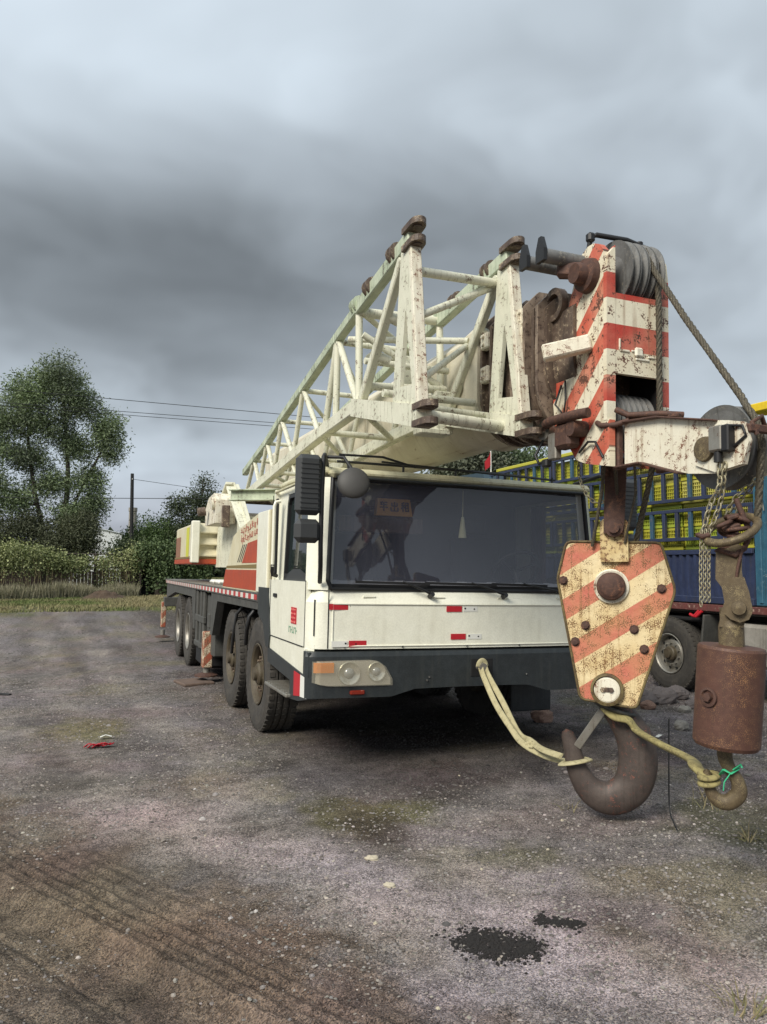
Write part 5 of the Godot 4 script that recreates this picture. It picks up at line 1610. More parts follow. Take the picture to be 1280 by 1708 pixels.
func build_slings() -> void:
	# from the bumper's tow pin to the block's hook: one loop of webbing, both strands seen
	var a := lean(Vector3(0.05, 0.84, 0.125))
	var e := at_block(-0.285, 0.35, -0.17)
	var m := MB.new()
	for k in [0, 1]:
		var s := 0.022 if k else -0.022
		var pts := [a + Vector3(s * 0.8, 0.02, 0.0), a + Vector3(s, -0.06, 0.05), Vector3(0.055 + s * 1.4, 0.56 + s * 0.3, 0.42), Vector3(0.045 + s * 1.5, 0.40 - s, 0.66), Vector3(0.03 + s * 1.3, 0.355 + s * 0.4, 0.85), Vector3(0.015 - s * 0.9, 0.335 + s * 1.2, 1.10), e + Vector3(-s * 2.0 - 0.02, 0.0 + s * 1.2, -0.06)]
		m.sweep(smooth(pts, 6), 0.024, 8, 0.3, Vector3(-0.7, 0, 0.7))
	var top := []
	for k in 13:
		var an := PI * k / 12
		top.append(a + Vector3(cos(an) * 0.035, sin(an) * 0.045, 0.0))
	m.sweep(top, 0.022, 8, 0.35, Vector3(0, 0, 1))
	var rg := []
	for k in 21:
		var an := TAU * k / 20
		rg.append(at_block(-0.285 + 0.088 * cos(an), 0.352 + 0.020 * cos(an) + 0.006 * sin(an), -0.17 + 0.068 * sin(an)))
	m.sweep(rg, 0.028, 8, 0.35, Vector3(0, 1, 0))
	m.sweep([Vector3(0.0, 0.335, 0.95), Vector3(0.05, 0.37, 0.93), Vector3(0.045, 0.36, 0.90), Vector3(0.0, 0.345, 0.88)], 0.018, 6, 0.6)
	tag(put("webbing_sling", m.done(), M.strap_white), "pale doubled webbing sling from the bumper's tow pin to the big hook", "sling")
	m = MB.new()
	var f := at_ball(-0.10, 0.60, 0.0)
	var p2 := [at_block(-0.085, 0.72, -0.10), at_block(-0.02, 0.675, -0.055), at_block(0.06, 0.66, -0.05), at_block(0.115, 0.60, -0.03), Vector3(0.15, 0.595, 2.1), Vector3(0.10, 0.578, 2.4), f + Vector3(0.02, 0.02, -0.10), f + Vector3(0, -0.005, 0.0)]
	m.sweep(smooth(p2, 6), 0.040, 10, 0.5, Vector3(0, 1, 0.3))
	for k in 2:
		var rr := []
		for j in 17:
			var an := TAU * j / 16
			rr.append(f + Vector3(cos(an) * 0.038, 0.01 - k * 0.03 + cos(an) * 0.008, sin(an) * 0.038))
		m.sweep(rr, 0.019, 7, 0.6)
	tag(put("webbing_sling", m.done(), M.strap), "yellowed rolled sling between the big hook's neck and the small hook", "sling")
	m = MB.new()
	var wr := []
	for j in 17:
		var an := TAU * j / 16
		wr.append(at_block(-0.04 + cos(an) * 0.115, 0.715 - cos(an) * 0.04, -0.17 + sin(an) * 0.105))
	m.sweep(wr, 0.038, 8, 0.4, Vector3(0, 1, 0))
	tag(put("sling_wrap", m.done(), M.frame), "dark dirty cloth wrapped round the neck of the big hook", "cloth wrap")
	# chains
	var c0 := lean(Vector3(-0.18, 2.13, 2.90))
	var rl := at_ball(-0.09, 1.79, 0.03)
	chain("lifting_chain", "pale chain hanging from the white arm's tip to the oval ring, nearest the hook block", [c0, c0 + Vector3(-0.01, -0.10, 0.0), c0.lerp(rl, 0.6), rl], 0.036, M.chain)
	chain("lifting_chain", "pale chain beside the first, between the white arm's tip and the ring", [c0 + Vector3(0.01, 0.0, 0.02), c0.lerp(rl, 0.5) + Vector3(0.03, 0, 0.03), rl + Vector3(0.02, 0.0, 0.02)], 0.034, M.chain)
	for k in 3:
		var o := Vector3(-0.012 + k * 0.012, 0, 0.014 * k)
		chain("hanging_chain", ["thick hank of chain hanging straight down from the oval ring, its nearest strand", "second strand of the chain hank hanging below the oval ring", "third strand of the chain hank hanging below the oval ring, furthest back"][k], [rl + o, rl + o + Vector3(-0.012, -0.17, 0.0), rl + o + Vector3(-0.016, -0.36 + 0.01 * k, 0.0)], 0.022, M.chain)
	var c1 := lean(Vector3(0.06, 2.10, 2.92))
	chain("lifting_chain", "chain slanting from behind the vertical rope down to the oval ring's rear", [c1, at_ball(0.06, 1.96, -0.05), at_ball(0.01, 1.87, -0.06)], 0.032, M.chain)
	chain("lifting_chain", "short second slanting chain beside the vertical rope above the oval ring", [c1 + Vector3(0.03, 0, -0.02), at_ball(0.08, 1.95, -0.08), at_ball(0.03, 1.86, -0.09)], 0.032, M.chain)
	chain("safety_chain", "thin sagging chain between the boom head's foot and the hook block's strap", [Vector3(-0.02, 2.34, 1.62), Vector3(-0.04, 2.20, 1.64), Vector3(-0.015, 2.08, 1.68), Vector3(0.05, 2.025, 1.70), Vector3(0.12, 2.07, 1.74), Vector3(0.16, 2.20, 1.78)], 0.03, M.chain)
	m = MB.new()
	m.lathe([Vector2(0, 0), Vector2(0.03, 0.002), Vector2(0.036, 0.02), Vector2(0.02, 0.035), Vector2(0.012, 0.05), Vector2(0, 0.05)], Vector3(-0.02, 2.31, 1.62), Vector3.UP, 14, true)
	tag(put("chain_hook", m.done(), M.steel), "small steel swivel at the upper end of the thin sagging chain", "swivel")

# ------------------------------------------------------------------ the stake truck beyond, with its load of crates
func build_truck() -> void:
	var X := 4.2
	var t := thing("stake_truck", "blue stake-sided lorry with corrugated lower panels parked alongside the crane", "lorry", Vector3(X, 0, -3.0))
	var m := MB.new()
	var L := func(z: float) -> float: return z + 3.0
	m.box(Vector3(1.2, 1.10, L.call(-3.6)), Vector3(2.4, 0.10, 7.2), 0.01)
	m.box(Vector3(1.2, 0.85, L.call(-3.9)), Vector3(0.9, 0.36, 8.2), 0.02)
	put("bed", m.done(), M.frame, t)
	m = MB.new()
	m.box(Vector3(-0.012, 1.115, L.call(-3.4)), Vector3(0.03, 0.085, 7.0), 0.006)
	put("red_rail", m.done(), mat(worn(256, c8(104, 56, 52), c8(84, 56, 52), 0.8, c8(80, 60, 54), 0.6, c8(150, 130, 116), 0.7, 501), 1.0, 0.6), t)
	var zs := [-7.1, -5.0, -2.93, -0.93]
	for i in 3:
		m = MB.new()
		var z0: float = L.call(zs[i] + 0.03)
		var z1: float = L.call(zs[i + 1] - 0.03)
		m.box(Vector3(0.02, 1.50, (z0 + z1) * 0.5), Vector3(0.02, 0.64, z1 - z0))
		m.box(Vector3(0.0, 1.80, (z0 + z1) * 0.5), Vector3(0.06, 0.06, z1 - z0), 0.006)
		m.box(Vector3(0.0, 1.21, (z0 + z1) * 0.5), Vector3(0.06, 0.08, z1 - z0), 0.006)
		var n := int((z1 - z0) / 0.125)
		for k in n:
			m.prism([Vector2(-0.035, 0), Vector2(0.035, 0), Vector2(0.022, -0.032), Vector2(-0.022, -0.032)], Vector3(0.012, 1.25, z0 + 0.06 + k * (z1 - z0 - 0.1) / n), Vector3(0, 0, 1), Vector3(1, 0, 0), Vector3(0, 0.52, 0))
		put("drop_side", m.done(), M.blue, t)
	for tr in [[1.95, 2.36], [2.46, 2.89], [2.98, 3.37]]:
		for i in 3:
			m = MB.new()
			var z0: float = L.call(zs[i] + 0.02)
			var z1: float = L.call(zs[i + 1] - 0.02)
			var bt: float = tr[0]
			var tp: float = tr[1]
			m.box(Vector3(0, bt + 0.02, (z0 + z1) * 0.5), Vector3(0.045, 0.045, z1 - z0), 0.004)
			m.box(Vector3(0, tp - 0.02, (z0 + z1) * 0.5), Vector3(0.045, 0.045, z1 - z0), 0.004)
			put("stake_rail", m.done(), M.blue, t)
			var n := int(round((z1 - z0) / 0.25))
			for k in n + 1:
				m = MB.new()
				m.box(Vector3(0, (bt + tp) * 0.5, lerpf(z0 + 0.03, z1 - 0.03, float(k) / n)), Vector3(0.04, tp - bt - 0.08, 0.055), 0.004)
				put("stake", m.done(), M.teal if (k + i) % 3 == 0 else M.blue, t)
	# headboard sheets at the near end
	for k in 3:
		m = MB.new()
		m.box(Vector3(-0.01, 2.20, L.call(-0.62 + k * 0.62)), Vector3(0.03, 2.05, 0.60), 0.006)
		for j in 4: m.box(Vector3(-0.03, 2.20, L.call(-0.84 + k * 0.62 + j * 0.15)), Vector3(0.02, 2.0, 0.05), 0.008)
		put("side_sheet", m.done(), M.tarp, t)
	m = MB.new()
	for k in 9: m.sweep([Vector3(-0.05, 3.3 - 0.35 * (k % 4), L.call(-0.9 + k * 0.13)), Vector3(-0.06, 2.9 - 0.35 * (k % 4), L.call(-0.92 + k * 0.13)), Vector3(-0.05, 2.6 - 0.35 * (k % 4), L.call(-0.88 + k * 0.13))], 0.008, 5)
	put("lashing", m.done(), M.steel, t)
	m = MB.new()
	m.box(Vector3(0.06, 3.41, L.call(-3.9)), Vector3(0.14, 0.06, 5.9), 0.01)
	put("top_rail", m.done(), M.crate, t)
	m = MB.new()
	m.box(Vector3(0.1, 3.44, L.call(-0.2)), Vector3(0.30, 0.10, 1.5), 0.01)
	put("top_sheet", m.done(), M.yellow, t)
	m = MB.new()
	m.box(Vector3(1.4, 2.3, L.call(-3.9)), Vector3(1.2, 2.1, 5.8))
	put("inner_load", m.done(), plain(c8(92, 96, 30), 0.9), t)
	# running gear
	var w := make_wheel(true)
	w.name = "wheel"
	t.add_child(w, true)
	w.scale = Vector3.ONE * 0.87
	w.position = Vector3(0.14, 0.482, L.call(-2.40))
	(w.get_node("rim") as MeshInstance3D).material_override = M.steel
	(w.get_node("wheel_nuts") as MeshInstance3D).material_override = M.steel
	for z in [-5.9, -7.0]:
		var w2: Node3D = w.duplicate()
		w2.name = "wheel"
		t.add_child(w2, true)
		w2.position.z = L.call(z)
	m = MB.new()
	m.tube(Vector3(0.2, 0.48, L.call(-2.4)), Vector3(2.2, 0.48, L.call(-2.4)), 0.1, -1, 12)
	m.box(Vector3(0.3, 0.95, L.call(-2.4)), Vector3(0.5, 0.06, 1.3), 0.02)
	put("axle", m.done(), M.dark, t)
	m = MB.new()
	m.box(Vector3(0.15, 0.80, L.call(-1.72)), Vector3(0.44, 0.46, 0.03), 0.006, Basis(Vector3.RIGHT, 0.15))
	put("mud_flap", m.done(), M.frame, t)
	m = MB.new()
	m.box(Vector3(0.32, 0.70, L.call(-1.15)), Vector3(0.56, 0.50, 0.75), 0.04)
	put("tool_box", m.done(), M.concrete, t)
	m = MB.new()
	m.box(Vector3(0.2, 0.62, L.call(-0.3)), Vector3(0.5, 0.44, 0.7), 0.05)
	put("fuel_tank", m.done(), M.dark, t)
	m = MB.new()
	for k in 2: m.sweep([Vector3(-0.03, 1.02 - 0.02 * k, L.call(-1.95 + k * 0.05)), Vector3(-0.05, 1.0, L.call(-1.86 + k * 0.04)), Vector3(-0.03, 1.07, L.call(-1.8 + k * 0.05))], 0.02, 6)
	put("red_strap", m.done(), M.red, t)
	# cab at the far end
	m = MB.new()
	m.prism([Vector2(-9.6, 0.9), Vector2(-7.3, 0.9), Vector2(-7.3, 3.20), Vector2(-7.5, 3.46), Vector2(-8.6, 3.50), Vector2(-9.4, 3.1), Vector2(-9.6, 2.1)], Vector3(0.05, 0, 3.0), Vector3(0, 0, 1), Vector3.UP, Vector3(2.3, 0, 0))
	put("cab", m.done(), plain(c8(44, 62, 72), 0.4), t)
	m = MB.new()
	m.prism([Vector2(-9.35, 2.1), Vector2(-8.1, 2.1), Vector2(-8.1, 2.85), Vector2(-9.2, 2.85)], Vector3(0.03, 0, 3.0), Vector3(0, 0, 1), Vector3.UP, Vector3(0.03, 0, 0))
	put("cab_window", m.done(), M.black, t)
	# flag on the load's far end
	var fl := thing("flag", "small red flag on a thin mast at the lorry's far end", "flag", Vector3(4.0, 3.35, -6.7))
	m = MB.new()
	m.tube(Vector3(0, 0, 0), Vector3(0, 0.62, 0), 0.011, -1, 6)
	put("mast", m.done(), M.white, fl)
	m = MB.new()
	m.loft([Vector3(0, 0.42, 0), Vector3(-0.06, 0.30, 0.03), Vector3(-0.13, 0.2, 0.0), Vector3(-0.15, 0.10, 0.03)], [Vector3(0, 0.16, 0), Vector3(-0.05, 0.10, 0.03), Vector3(-0.10, 0.06, 0), Vector3(-0.14, 0.02, 0.03)], Vector3(0, 0, 1))
	put("cloth", m.done(), M.red, fl)
	# crates: each a lattice box
	m = MB.new()
	var cl := 0.56; var ch := 0.285; var cd := 0.5
	for y in [0.012, 0.06, 0.11, 0.16, 0.21, ch - 0.018]: m.box(Vector3(0, y, 0), Vector3(0.012, 0.012 if y > 0.05 and y < 0.25 else 0.034, cl))
	for k in 17: m.box(Vector3(0.004, ch * 0.5, -cl * 0.5 + 0.012 + k * (cl - 0.024) / 16), Vector3(0.010, ch, 0.011))
	for s in [-1.0, 1.0]:
		for k in 5: m.box(Vector3(cd * 0.5, ch * 0.5, s * (cl * 0.5 - 0.006)), Vector3(cd, 0.02, 0.01))
		for k in 6: m.box(Vector3(0.04 + k * cd / 6, ch * 0.5, s * (cl * 0.5 - 0.006)), Vector3(0.016, ch, 0.008))
	for k in 7: m.box(Vector3(cd * 0.5, ch - 0.006, -cl * 0.5 + 0.03 + k * 0.083), Vector3(cd, 0.012, 0.02))
	m.box(Vector3(cd * 0.5, 0.006, 0), Vector3(cd, 0.012, cl))
	m.box(Vector3(cd, ch * 0.5, 0), Vector3(0.012, ch, cl))
	var cm := m.done()
	var proto: Node3D = null
	for r in 5:
		for k in 10:
			var c: MeshInstance3D
			if proto == null:
				c = put("plastic_crate", cm, M.crate)
				proto = c
			else:
				c = proto.duplicate()
				c.name = numbered("plastic_crate")
				add_child(c)
			tag(c, "yellow slatted crate on the lorry, %s layer, %s from the sheeted near end" % [["bottom", "second", "middle", "fourth", "top"][r], ["first", "second", "third", "fourth", "fifth", "sixth", "seventh", "eighth", "ninth", "last"][k]], "crate", "yellow crates loaded on the lorry")
			c.position = Vector3(X + 0.06 + 0.012 * ((k * 7 + r * 3) % 4), 1.845 + r * 0.298, -1.28 - k * 0.575)
			if k > 0 or r > 0: c.material_override = [M.crate, M.crate_faded, M.crate, M.crate_green][(k * 3 + r * 5 + k / 3) % 4]
			c.rotation.y = 0.012 * ((k * 5 + r) % 5 - 2)

# ------------------------------------------------------------------ yard, plants, surroundings
var fn := {}

func nv(key: String, freq: float, sd: int, oct: int, x: float, z: float) -> float:   # -1..1
	if not fn.has(key):
		var f := FastNoiseLite.new()
		f.noise_type = FastNoiseLite.TYPE_SIMPLEX_SMOOTH
		f.seed = sd
		f.frequency = freq
		f.fractal_octaves = oct
		fn[key] = f
	return fn[key].get_noise_2d(x, z)

func axis(a: float, b: float, fine: float, far: float, c: float, d: float, finest: float) -> PackedFloat32Array:   # finest between c and d
	var lo := PackedFloat32Array()
	var s := fine
	var x := a - s
	while x > -far:
		lo.append(x); s *= 1.12; x -= s
	lo.append(-far)
	lo.reverse()
	x = a
	while x < b:
		lo.append(x); x += finest if x >= c and x < d else fine
	s = fine
	x = b
	while x < far:
		lo.append(x); s *= 1.12; x += s
	lo.append(far)
	return lo

func track(x: float, z: float) -> float:   # distance across the muddy lane in the corner, positive on the mud
	# the lane's edge runs through (-3.45, 0.2) and (-1.75, 3.15)
	var d := Vector2(1.70, 2.95).normalized()
	var p := Vector2(x + 3.45, z - 0.2)
	return -(p.x * d.y - p.y * d.x) + nv("edge", 0.9, 3, 4, x, z) * 0.3 + 0.24

func height(x: float, z: float) -> float:
	var h := nv("h0", 0.35, 11, 3, x, z) * 0.018 + nv("h1", 2.2, 12, 4, x, z) * 0.007
	var t := track(x, z)
	var mud := smoothstep(-0.1, 0.5, t)
	var d := Vector2(1.70, 2.95).normalized()
	var across := (x + 3.45) * d.y - (z - 0.2) * d.x
	h += mud * (-0.02 + 0.012 * sin(across * 78.0 + nv("wob", 0.8, 13, 2, x, z) * 1.3) * smoothstep(-0.2, 0.3, nv("bands", 0.9, 17, 2, across * 2.2, z * 0.15)) + mud * 0.008 * sin(across * 30.0) * (0.5 + 0.5 * nv("am", 0.7, 14, 2, x, z)) + nv("clod", 6.0, 15, 4, x, z) * 0.012)
	for c in [-0.55, -1.25]:   # two wheel ruts
		h -= mud * 0.035 * exp(-pow((across - c) / 0.12, 2.0))
		h += mud * 0.03 * exp(-pow((across - c - 0.2) / 0.08, 2.0))
	return h

func ground_color(x: float, z: float) -> Color:
	var base := Color(0.235, 0.215, 0.208)
	var n0 := nv("c0", 0.22, 21, 4, x, z)
	var n1 := nv("c1", 0.9, 22, 5, x, z)
	var n2 := nv("c2", 3.5, 23, 4, x, z)
	var c := base.lerp(Color(0.165, 0.145, 0.130), clampf(0.5 - n0 * 1.6, 0, 1) * 0.55)
	c = c.lerp(Color(0.320, 0.285, 0.285), smoothstep(0.0, 0.4, n1) * 0.85)
	c = c.lerp(Color(0.250, 0.225, 0.145), smoothstep(0.12, 0.45, nv("c3", 0.55, 24, 4, x, z)) * 0.6)
	c = c.lerp(Color(0.095, 0.080, 0.070), smoothstep(0.2, 0.5, nv("c4", 0.75, 25, 5, x + 31, z)) * 0.6)
	# dusty wheel lines along the crane's near side
	var lane := x + 1.75 - (z - 3.0) * 0.075 + nv("wl", 0.25, 26, 2, x, z) * 0.25
	for lx in [[0.0, 0.20, 0.75], [-0.42, 0.16, -0.7], [-0.85, 0.2, 0.6], [-1.25, 0.18, -0.6], [-1.75, 0.25, 0.5], [0.55, 0.2, -0.5]]:
		var w := exp(-pow((lane - lx[0]) / lx[1], 2.0)) * (0.55 + 0.9 * n1)
		c = c.lerp(Color(0.36, 0.325, 0.28), clampf(w * lx[2], 0, 0.7)) if lx[2] > 0 else c.lerp(Color(0.105, 0.092, 0.080), clampf(-w * lx[2], 0, 0.7))
	# mossy and damp patches
	for p in MOSS:
		var e := Vector2((x - p[0]) / p[2], (z - p[1]) / p[3]).length() + n1 * 0.5 + n2 * 0.35
		c = c.lerp(p[4], 0.75 * smoothstep(1.15, 0.45, e))
	# darker ground colour under and before the crane
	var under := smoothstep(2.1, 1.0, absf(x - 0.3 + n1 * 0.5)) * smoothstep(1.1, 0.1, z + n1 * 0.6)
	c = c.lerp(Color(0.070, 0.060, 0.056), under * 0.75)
	# mud in the lane
	var t := track(x, z)
	c = c.lerp(Color(0.190, 0.155, 0.120).lerp(Color(0.130, 0.106, 0.084), clampf(0.5 + n2 * 1.2 - n1, 0, 1)), smoothstep(-0.05, 0.22, t + n2 * 0.22 + n1 * 0.2))
	var dd := Vector2(1.70, 2.95).normalized()
	var ac := (x + 3.45) * dd.y - (z - 0.2) * dd.x
	c = c * (1.0 + smoothstep(0.0, 0.4, t) * (0.10 * sin(ac * 78.0 + 1.3 * nv("wob", 0.8, 13, 2, x, z)) * smoothstep(-0.2, 0.3, nv("bands", 0.9, 17, 2, ac * 2.2, z * 0.15)) - 0.12 * exp(-pow((ac + 0.55) / 0.10, 2.0)) - 0.12 * exp(-pow((ac + 1.25) / 0.10, 2.0)) + 0.2 * n1))
	# pale shingle shoulder along the lane
	c = c.lerp(Color(0.46, 0.395, 0.39), exp(-pow((t + 0.50 + n1 * 0.4) / 0.34, 2.0)) * 0.8 * smoothstep(0.4, 1.8, z + 1.0))
	# grass verge by the fence
	var g := smoothstep(-22.0, -27.0, z + n0 * 5.0 + n1 * 2.0)
	c = c.lerp(Color(0.130, 0.150, 0.050).lerp(Color(0.185, 0.165, 0.080), clampf(0.5 + n1 * 1.5, 0, 1)), g)
	var hue := nv("hue", 0.7, 27, 3, x, z)
	c = Color(c.r * (1.0 + 0.10 * hue), c.g * (1.0 - 0.04 * absf(hue)), c.b * (1.0 + 0.12 * nv("hue2", 0.5, 28, 3, x + 60, z)))
	return c * (1.36 + n2 * 0.30)

const MOSS := [[-1.33, 0.85, 0.32, 0.45, Color(0.125, 0.115, 0.050)], [-0.95, 0.95, 0.28, 0.30, Color(0.170, 0.165, 0.075)], [-0.72, 1.9, 0.35, 0.3, Color(0.19, 0.175, 0.11)], [-0.86, 3.05, 0.22, 0.30, Color(0.12, 0.11, 0.060)], [-2.95, -2.6, 0.5, 0.7, Color(0.20, 0.19, 0.10)], [-1.2, 1.25, 0.25, 0.4, Color(0.075, 0.062, 0.048)], [0.9, 1.9, 0.6, 0.6, Color(0.115, 0.115, 0.070)], [-2.1, 1.2, 0.30, 0.5, Color(0.10, 0.088, 0.074)]]

func build_ground() -> void:
	var xs := axis(-6.5, 6.0, 0.05, 420.0, -4.0, -1.0, 0.016)
	var zs := axis(-5.5, 4.6, 0.05, 420.0, 0.3, 4.4, 0.016)
	var nx := xs.size()
	var nzz := zs.size()
	var v := PackedVector3Array(); var nn := PackedVector3Array(); var cc := PackedColorArray(); var uu := PackedVector2Array()
	v.resize(nx * nzz); nn.resize(nx * nzz); cc.resize(nx * nzz); uu.resize(nx * nzz)
	var hs := PackedFloat32Array()
	hs.resize(nx * nzz)
	for j in nzz:
		for i in nx:
			var k := j * nx + i
			var near := absf(xs[i]) < 40 and absf(zs[j]) < 60
			hs[k] = height(xs[i], zs[j]) if near else 0.0
			v[k] = Vector3(xs[i], hs[k], zs[j])
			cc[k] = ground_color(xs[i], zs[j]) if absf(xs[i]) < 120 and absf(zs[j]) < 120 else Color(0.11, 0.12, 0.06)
			uu[k] = Vector2(xs[i], zs[j])
	for j in nzz:
		for i in nx:
			var k := j * nx + i
			var i0: int = max(i - 1, 0); var i1: int = min(i + 1, nx - 1)
			var j0: int = max(j - 1, 0); var j1: int = min(j + 1, nzz - 1)
			nn[k] = Vector3(-(hs[j * nx + i1] - hs[j * nx + i0]) / (xs[i1] - xs[i0]), 1.0, -(hs[j1 * nx + i] - hs[j0 * nx + i]) / (zs[j1] - zs[j0])).normalized()
	var ids := PackedInt32Array()
	ids.resize((nx - 1) * (nzz - 1) * 6)
	var q := 0
	for j in nzz - 1:
		for i in nx - 1:
			var a := j * nx + i
			ids[q] = a; ids[q + 1] = a + 1; ids[q + 2] = a + nx
			ids[q + 3] = a + 1; ids[q + 4] = a + nx + 1; ids[q + 5] = a + nx
			q += 6
	var ar := []
	ar.resize(Mesh.ARRAY_MAX)
	ar[Mesh.ARRAY_VERTEX] = v; ar[Mesh.ARRAY_NORMAL] = nn; ar[Mesh.ARRAY_COLOR] = cc; ar[Mesh.ARRAY_TEX_UV] = uu; ar[Mesh.ARRAY_INDEX] = ids
	var am := ArrayMesh.new()
	am.add_surface_from_arrays(Mesh.PRIMITIVE_TRIANGLES, ar)
	# gravel: grit in two sizes, tone per stone
	var S := 1024
	var f := FastNoiseLite.new()
	f.noise_type = FastNoiseLite.TYPE_CELLULAR
	f.cellular_return_type = FastNoiseLite.RETURN_DISTANCE
	f.fractal_type = FastNoiseLite.FRACTAL_NONE
	f.seed = 5; f.frequency = 0.10
	var da := f.get_seamless_image(S, S, false, false, 0.1, true); da.convert(Image.FORMAT_L8)
	f.cellular_return_type = FastNoiseLite.RETURN_CELL_VALUE
	var va := f.get_seamless_image(S, S, false, false, 0.1, true); va.convert(Image.FORMAT_L8)
	f.frequency = 0.22; f.seed = 6
	var vb := f.get_seamless_image(S, S, false, false, 0.1, true); vb.convert(Image.FORMAT_L8)
	f.cellular_return_type = FastNoiseLite.RETURN_DISTANCE
	var db := f.get_seamless_image(S, S, false, false, 0.1, true); db.convert(Image.FORMAT_L8)
	var D := da.get_data(); var E := db.get_data(); var VA := va.get_data(); var VB := vb.get_data()
	var lo := noise(Vector2i(S, S), 0.006, 91, FastNoiseLite.TYPE_SIMPLEX_SMOOTH, 5)
	var mi := noise(Vector2i(S, S), 0.09, 92, FastNoiseLite.TYPE_SIMPLEX, 3)
	var hi := noise(Vector2i(S, S), 0.4, 93, FastNoiseLite.TYPE_SIMPLEX, 1)
	var alb := PackedByteArray(); alb.resize(S * S * 3)
	var hgt := PackedByteArray(); hgt.resize(S * S)
	for i in S * S:
		var big := 1.0 - D[i] / 255.0
		var sml := 1.0 - E[i] / 255.0
		var sel := clampf((mi[i] - 118.0) / 26.0, 0.0, 1.0)
		var h := sml * 0.45 + big * sel * 0.75
		var tone: float = lerpf(VB[i], VA[i], sel) / 255.0 - 0.5
		var k := 0.73 + 0.60 * tone + 0.30 * (h - 0.5) + 0.26 * (lo[i] / 255.0 - 0.5) + 0.5 * (hi[i] / 255.0 - 0.5)
		k = clampf(k, 0.12, 1.0)
		var w := (mi[i] - 128.0) / 255.0
		alb[i * 3] = int(255 * clampf(k * (1.0 + 0.10 * w), 0, 1)); alb[i * 3 + 1] = int(255 * k * 0.985); alb[i * 3 + 2] = int(255 * clampf(k * (0.98 - 0.12 * w), 0, 1))
		hgt[i] = int(255 * clampf(h * 0.8, 0, 1))
	var hn := Image.create_from_data(S, S, false, Image.FORMAT_L8, hgt)
	hn.convert(Image.FORMAT_RGBA8)
	hn.bump_map_to_normal_map(5.0)
	var gm := mat(to_tex(Vector2i(S, S), alb), 0.9, 0.93, 0, true, ImageTexture.create_from_image(hn), 0.7)
	gm.uv1_world_triplanar = true
	gm.vertex_color_use_as_albedo = true
	gm.metallic_specular = 0.3
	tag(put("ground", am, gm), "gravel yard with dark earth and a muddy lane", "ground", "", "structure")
	# loose gravel and chippings
	var st := MB.new()
	rng.seed = 9
	var base := []
	for k in 8: base.append(Vector3(1, 0, 0).rotated(Vector3.UP, TAU * k / 8 + rng.randf_range(-0.2, 0.2)) * rng.randf_range(0.75, 1.0))
	for k in 8:
		var a: Vector3 = base[k]; var b: Vector3 = base[(k + 1) % 8]
		var ua := a * 0.55 + Vector3(0, 0.5, 0); var ub := b * 0.6 + Vector3(0, 0.55, 0)
		st.q(a, b, ub, ua, a + b); st.t3(ua, ub, Vector3(0.05, 0.68, 0), Vector3.UP)
		st.q(a, b, b * 0.6 - Vector3(0, 0.3, 0), a * 0.6 - Vector3(0, 0.3, 0), a + b)
	var sm := st.done()
	var xf := []; var cl := []
	for i in 130000:
		var x := rng.randf_range(-5.5, 5.0)
		var z := 4.3 - pow(rng.randf(), 1.25) * 11.0
		var t := track(x, z)
		var dens := 0.72 - 0.70 * smoothstep(-0.2, 0.4, t) + nv("dens", 0.8, 41, 3, x, z) * 0.9
		if rng.randf() > dens: continue
		var r := 0.0045 + 0.0095 * pow(rng.randf(), 3.0)
		if rng.randf() < 0.006: r *= 2.2
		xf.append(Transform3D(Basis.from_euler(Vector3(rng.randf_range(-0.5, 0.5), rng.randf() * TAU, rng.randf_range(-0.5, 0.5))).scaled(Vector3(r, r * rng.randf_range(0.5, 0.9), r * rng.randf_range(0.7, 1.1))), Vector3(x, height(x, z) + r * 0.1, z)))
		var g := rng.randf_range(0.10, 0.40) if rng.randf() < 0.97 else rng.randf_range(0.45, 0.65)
		var oily := smoothstep(2.1, 1.0, absf(x - 0.3)) * smoothstep(1.2, 0.0, z)  # chippings under and before the crane take a darker colour
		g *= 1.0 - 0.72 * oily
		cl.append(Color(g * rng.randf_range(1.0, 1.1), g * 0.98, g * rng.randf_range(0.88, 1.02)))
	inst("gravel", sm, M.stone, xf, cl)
	tag(get_node("gravel"), "loose grey and brown chippings strewn over the yard", "gravel", "", "stuff")
	# far chippings where the yard shows between the trucks and along the left
	xf = []; cl = []
	for i in 26000:
		var x := rng.randf_range(-9, 4.0)
		var z := rng.randf_range(-24.0, -4.0)
		if x > -1.6 and z > -11.5 and rng.randf() < 0.7: continue
		var r := 0.010 + 0.016 * pow(rng.randf(), 2.0)
		xf.append(Transform3D(Basis.from_euler(Vector3(0.2, rng.randf() * TAU, 0.1)).scaled(Vector3(r, r * 0.5, r)), Vector3(x, height(x, z), z)))
		var g := rng.randf_range(0.08, 0.26)
		cl.append(Color(g * 1.05, g, g * 0.98))
	var far := inst("gravel", sm, M.stone, xf, cl)
	tag(far, "scattered chippings on the yard's far stretch", "gravel", "", "stuff")

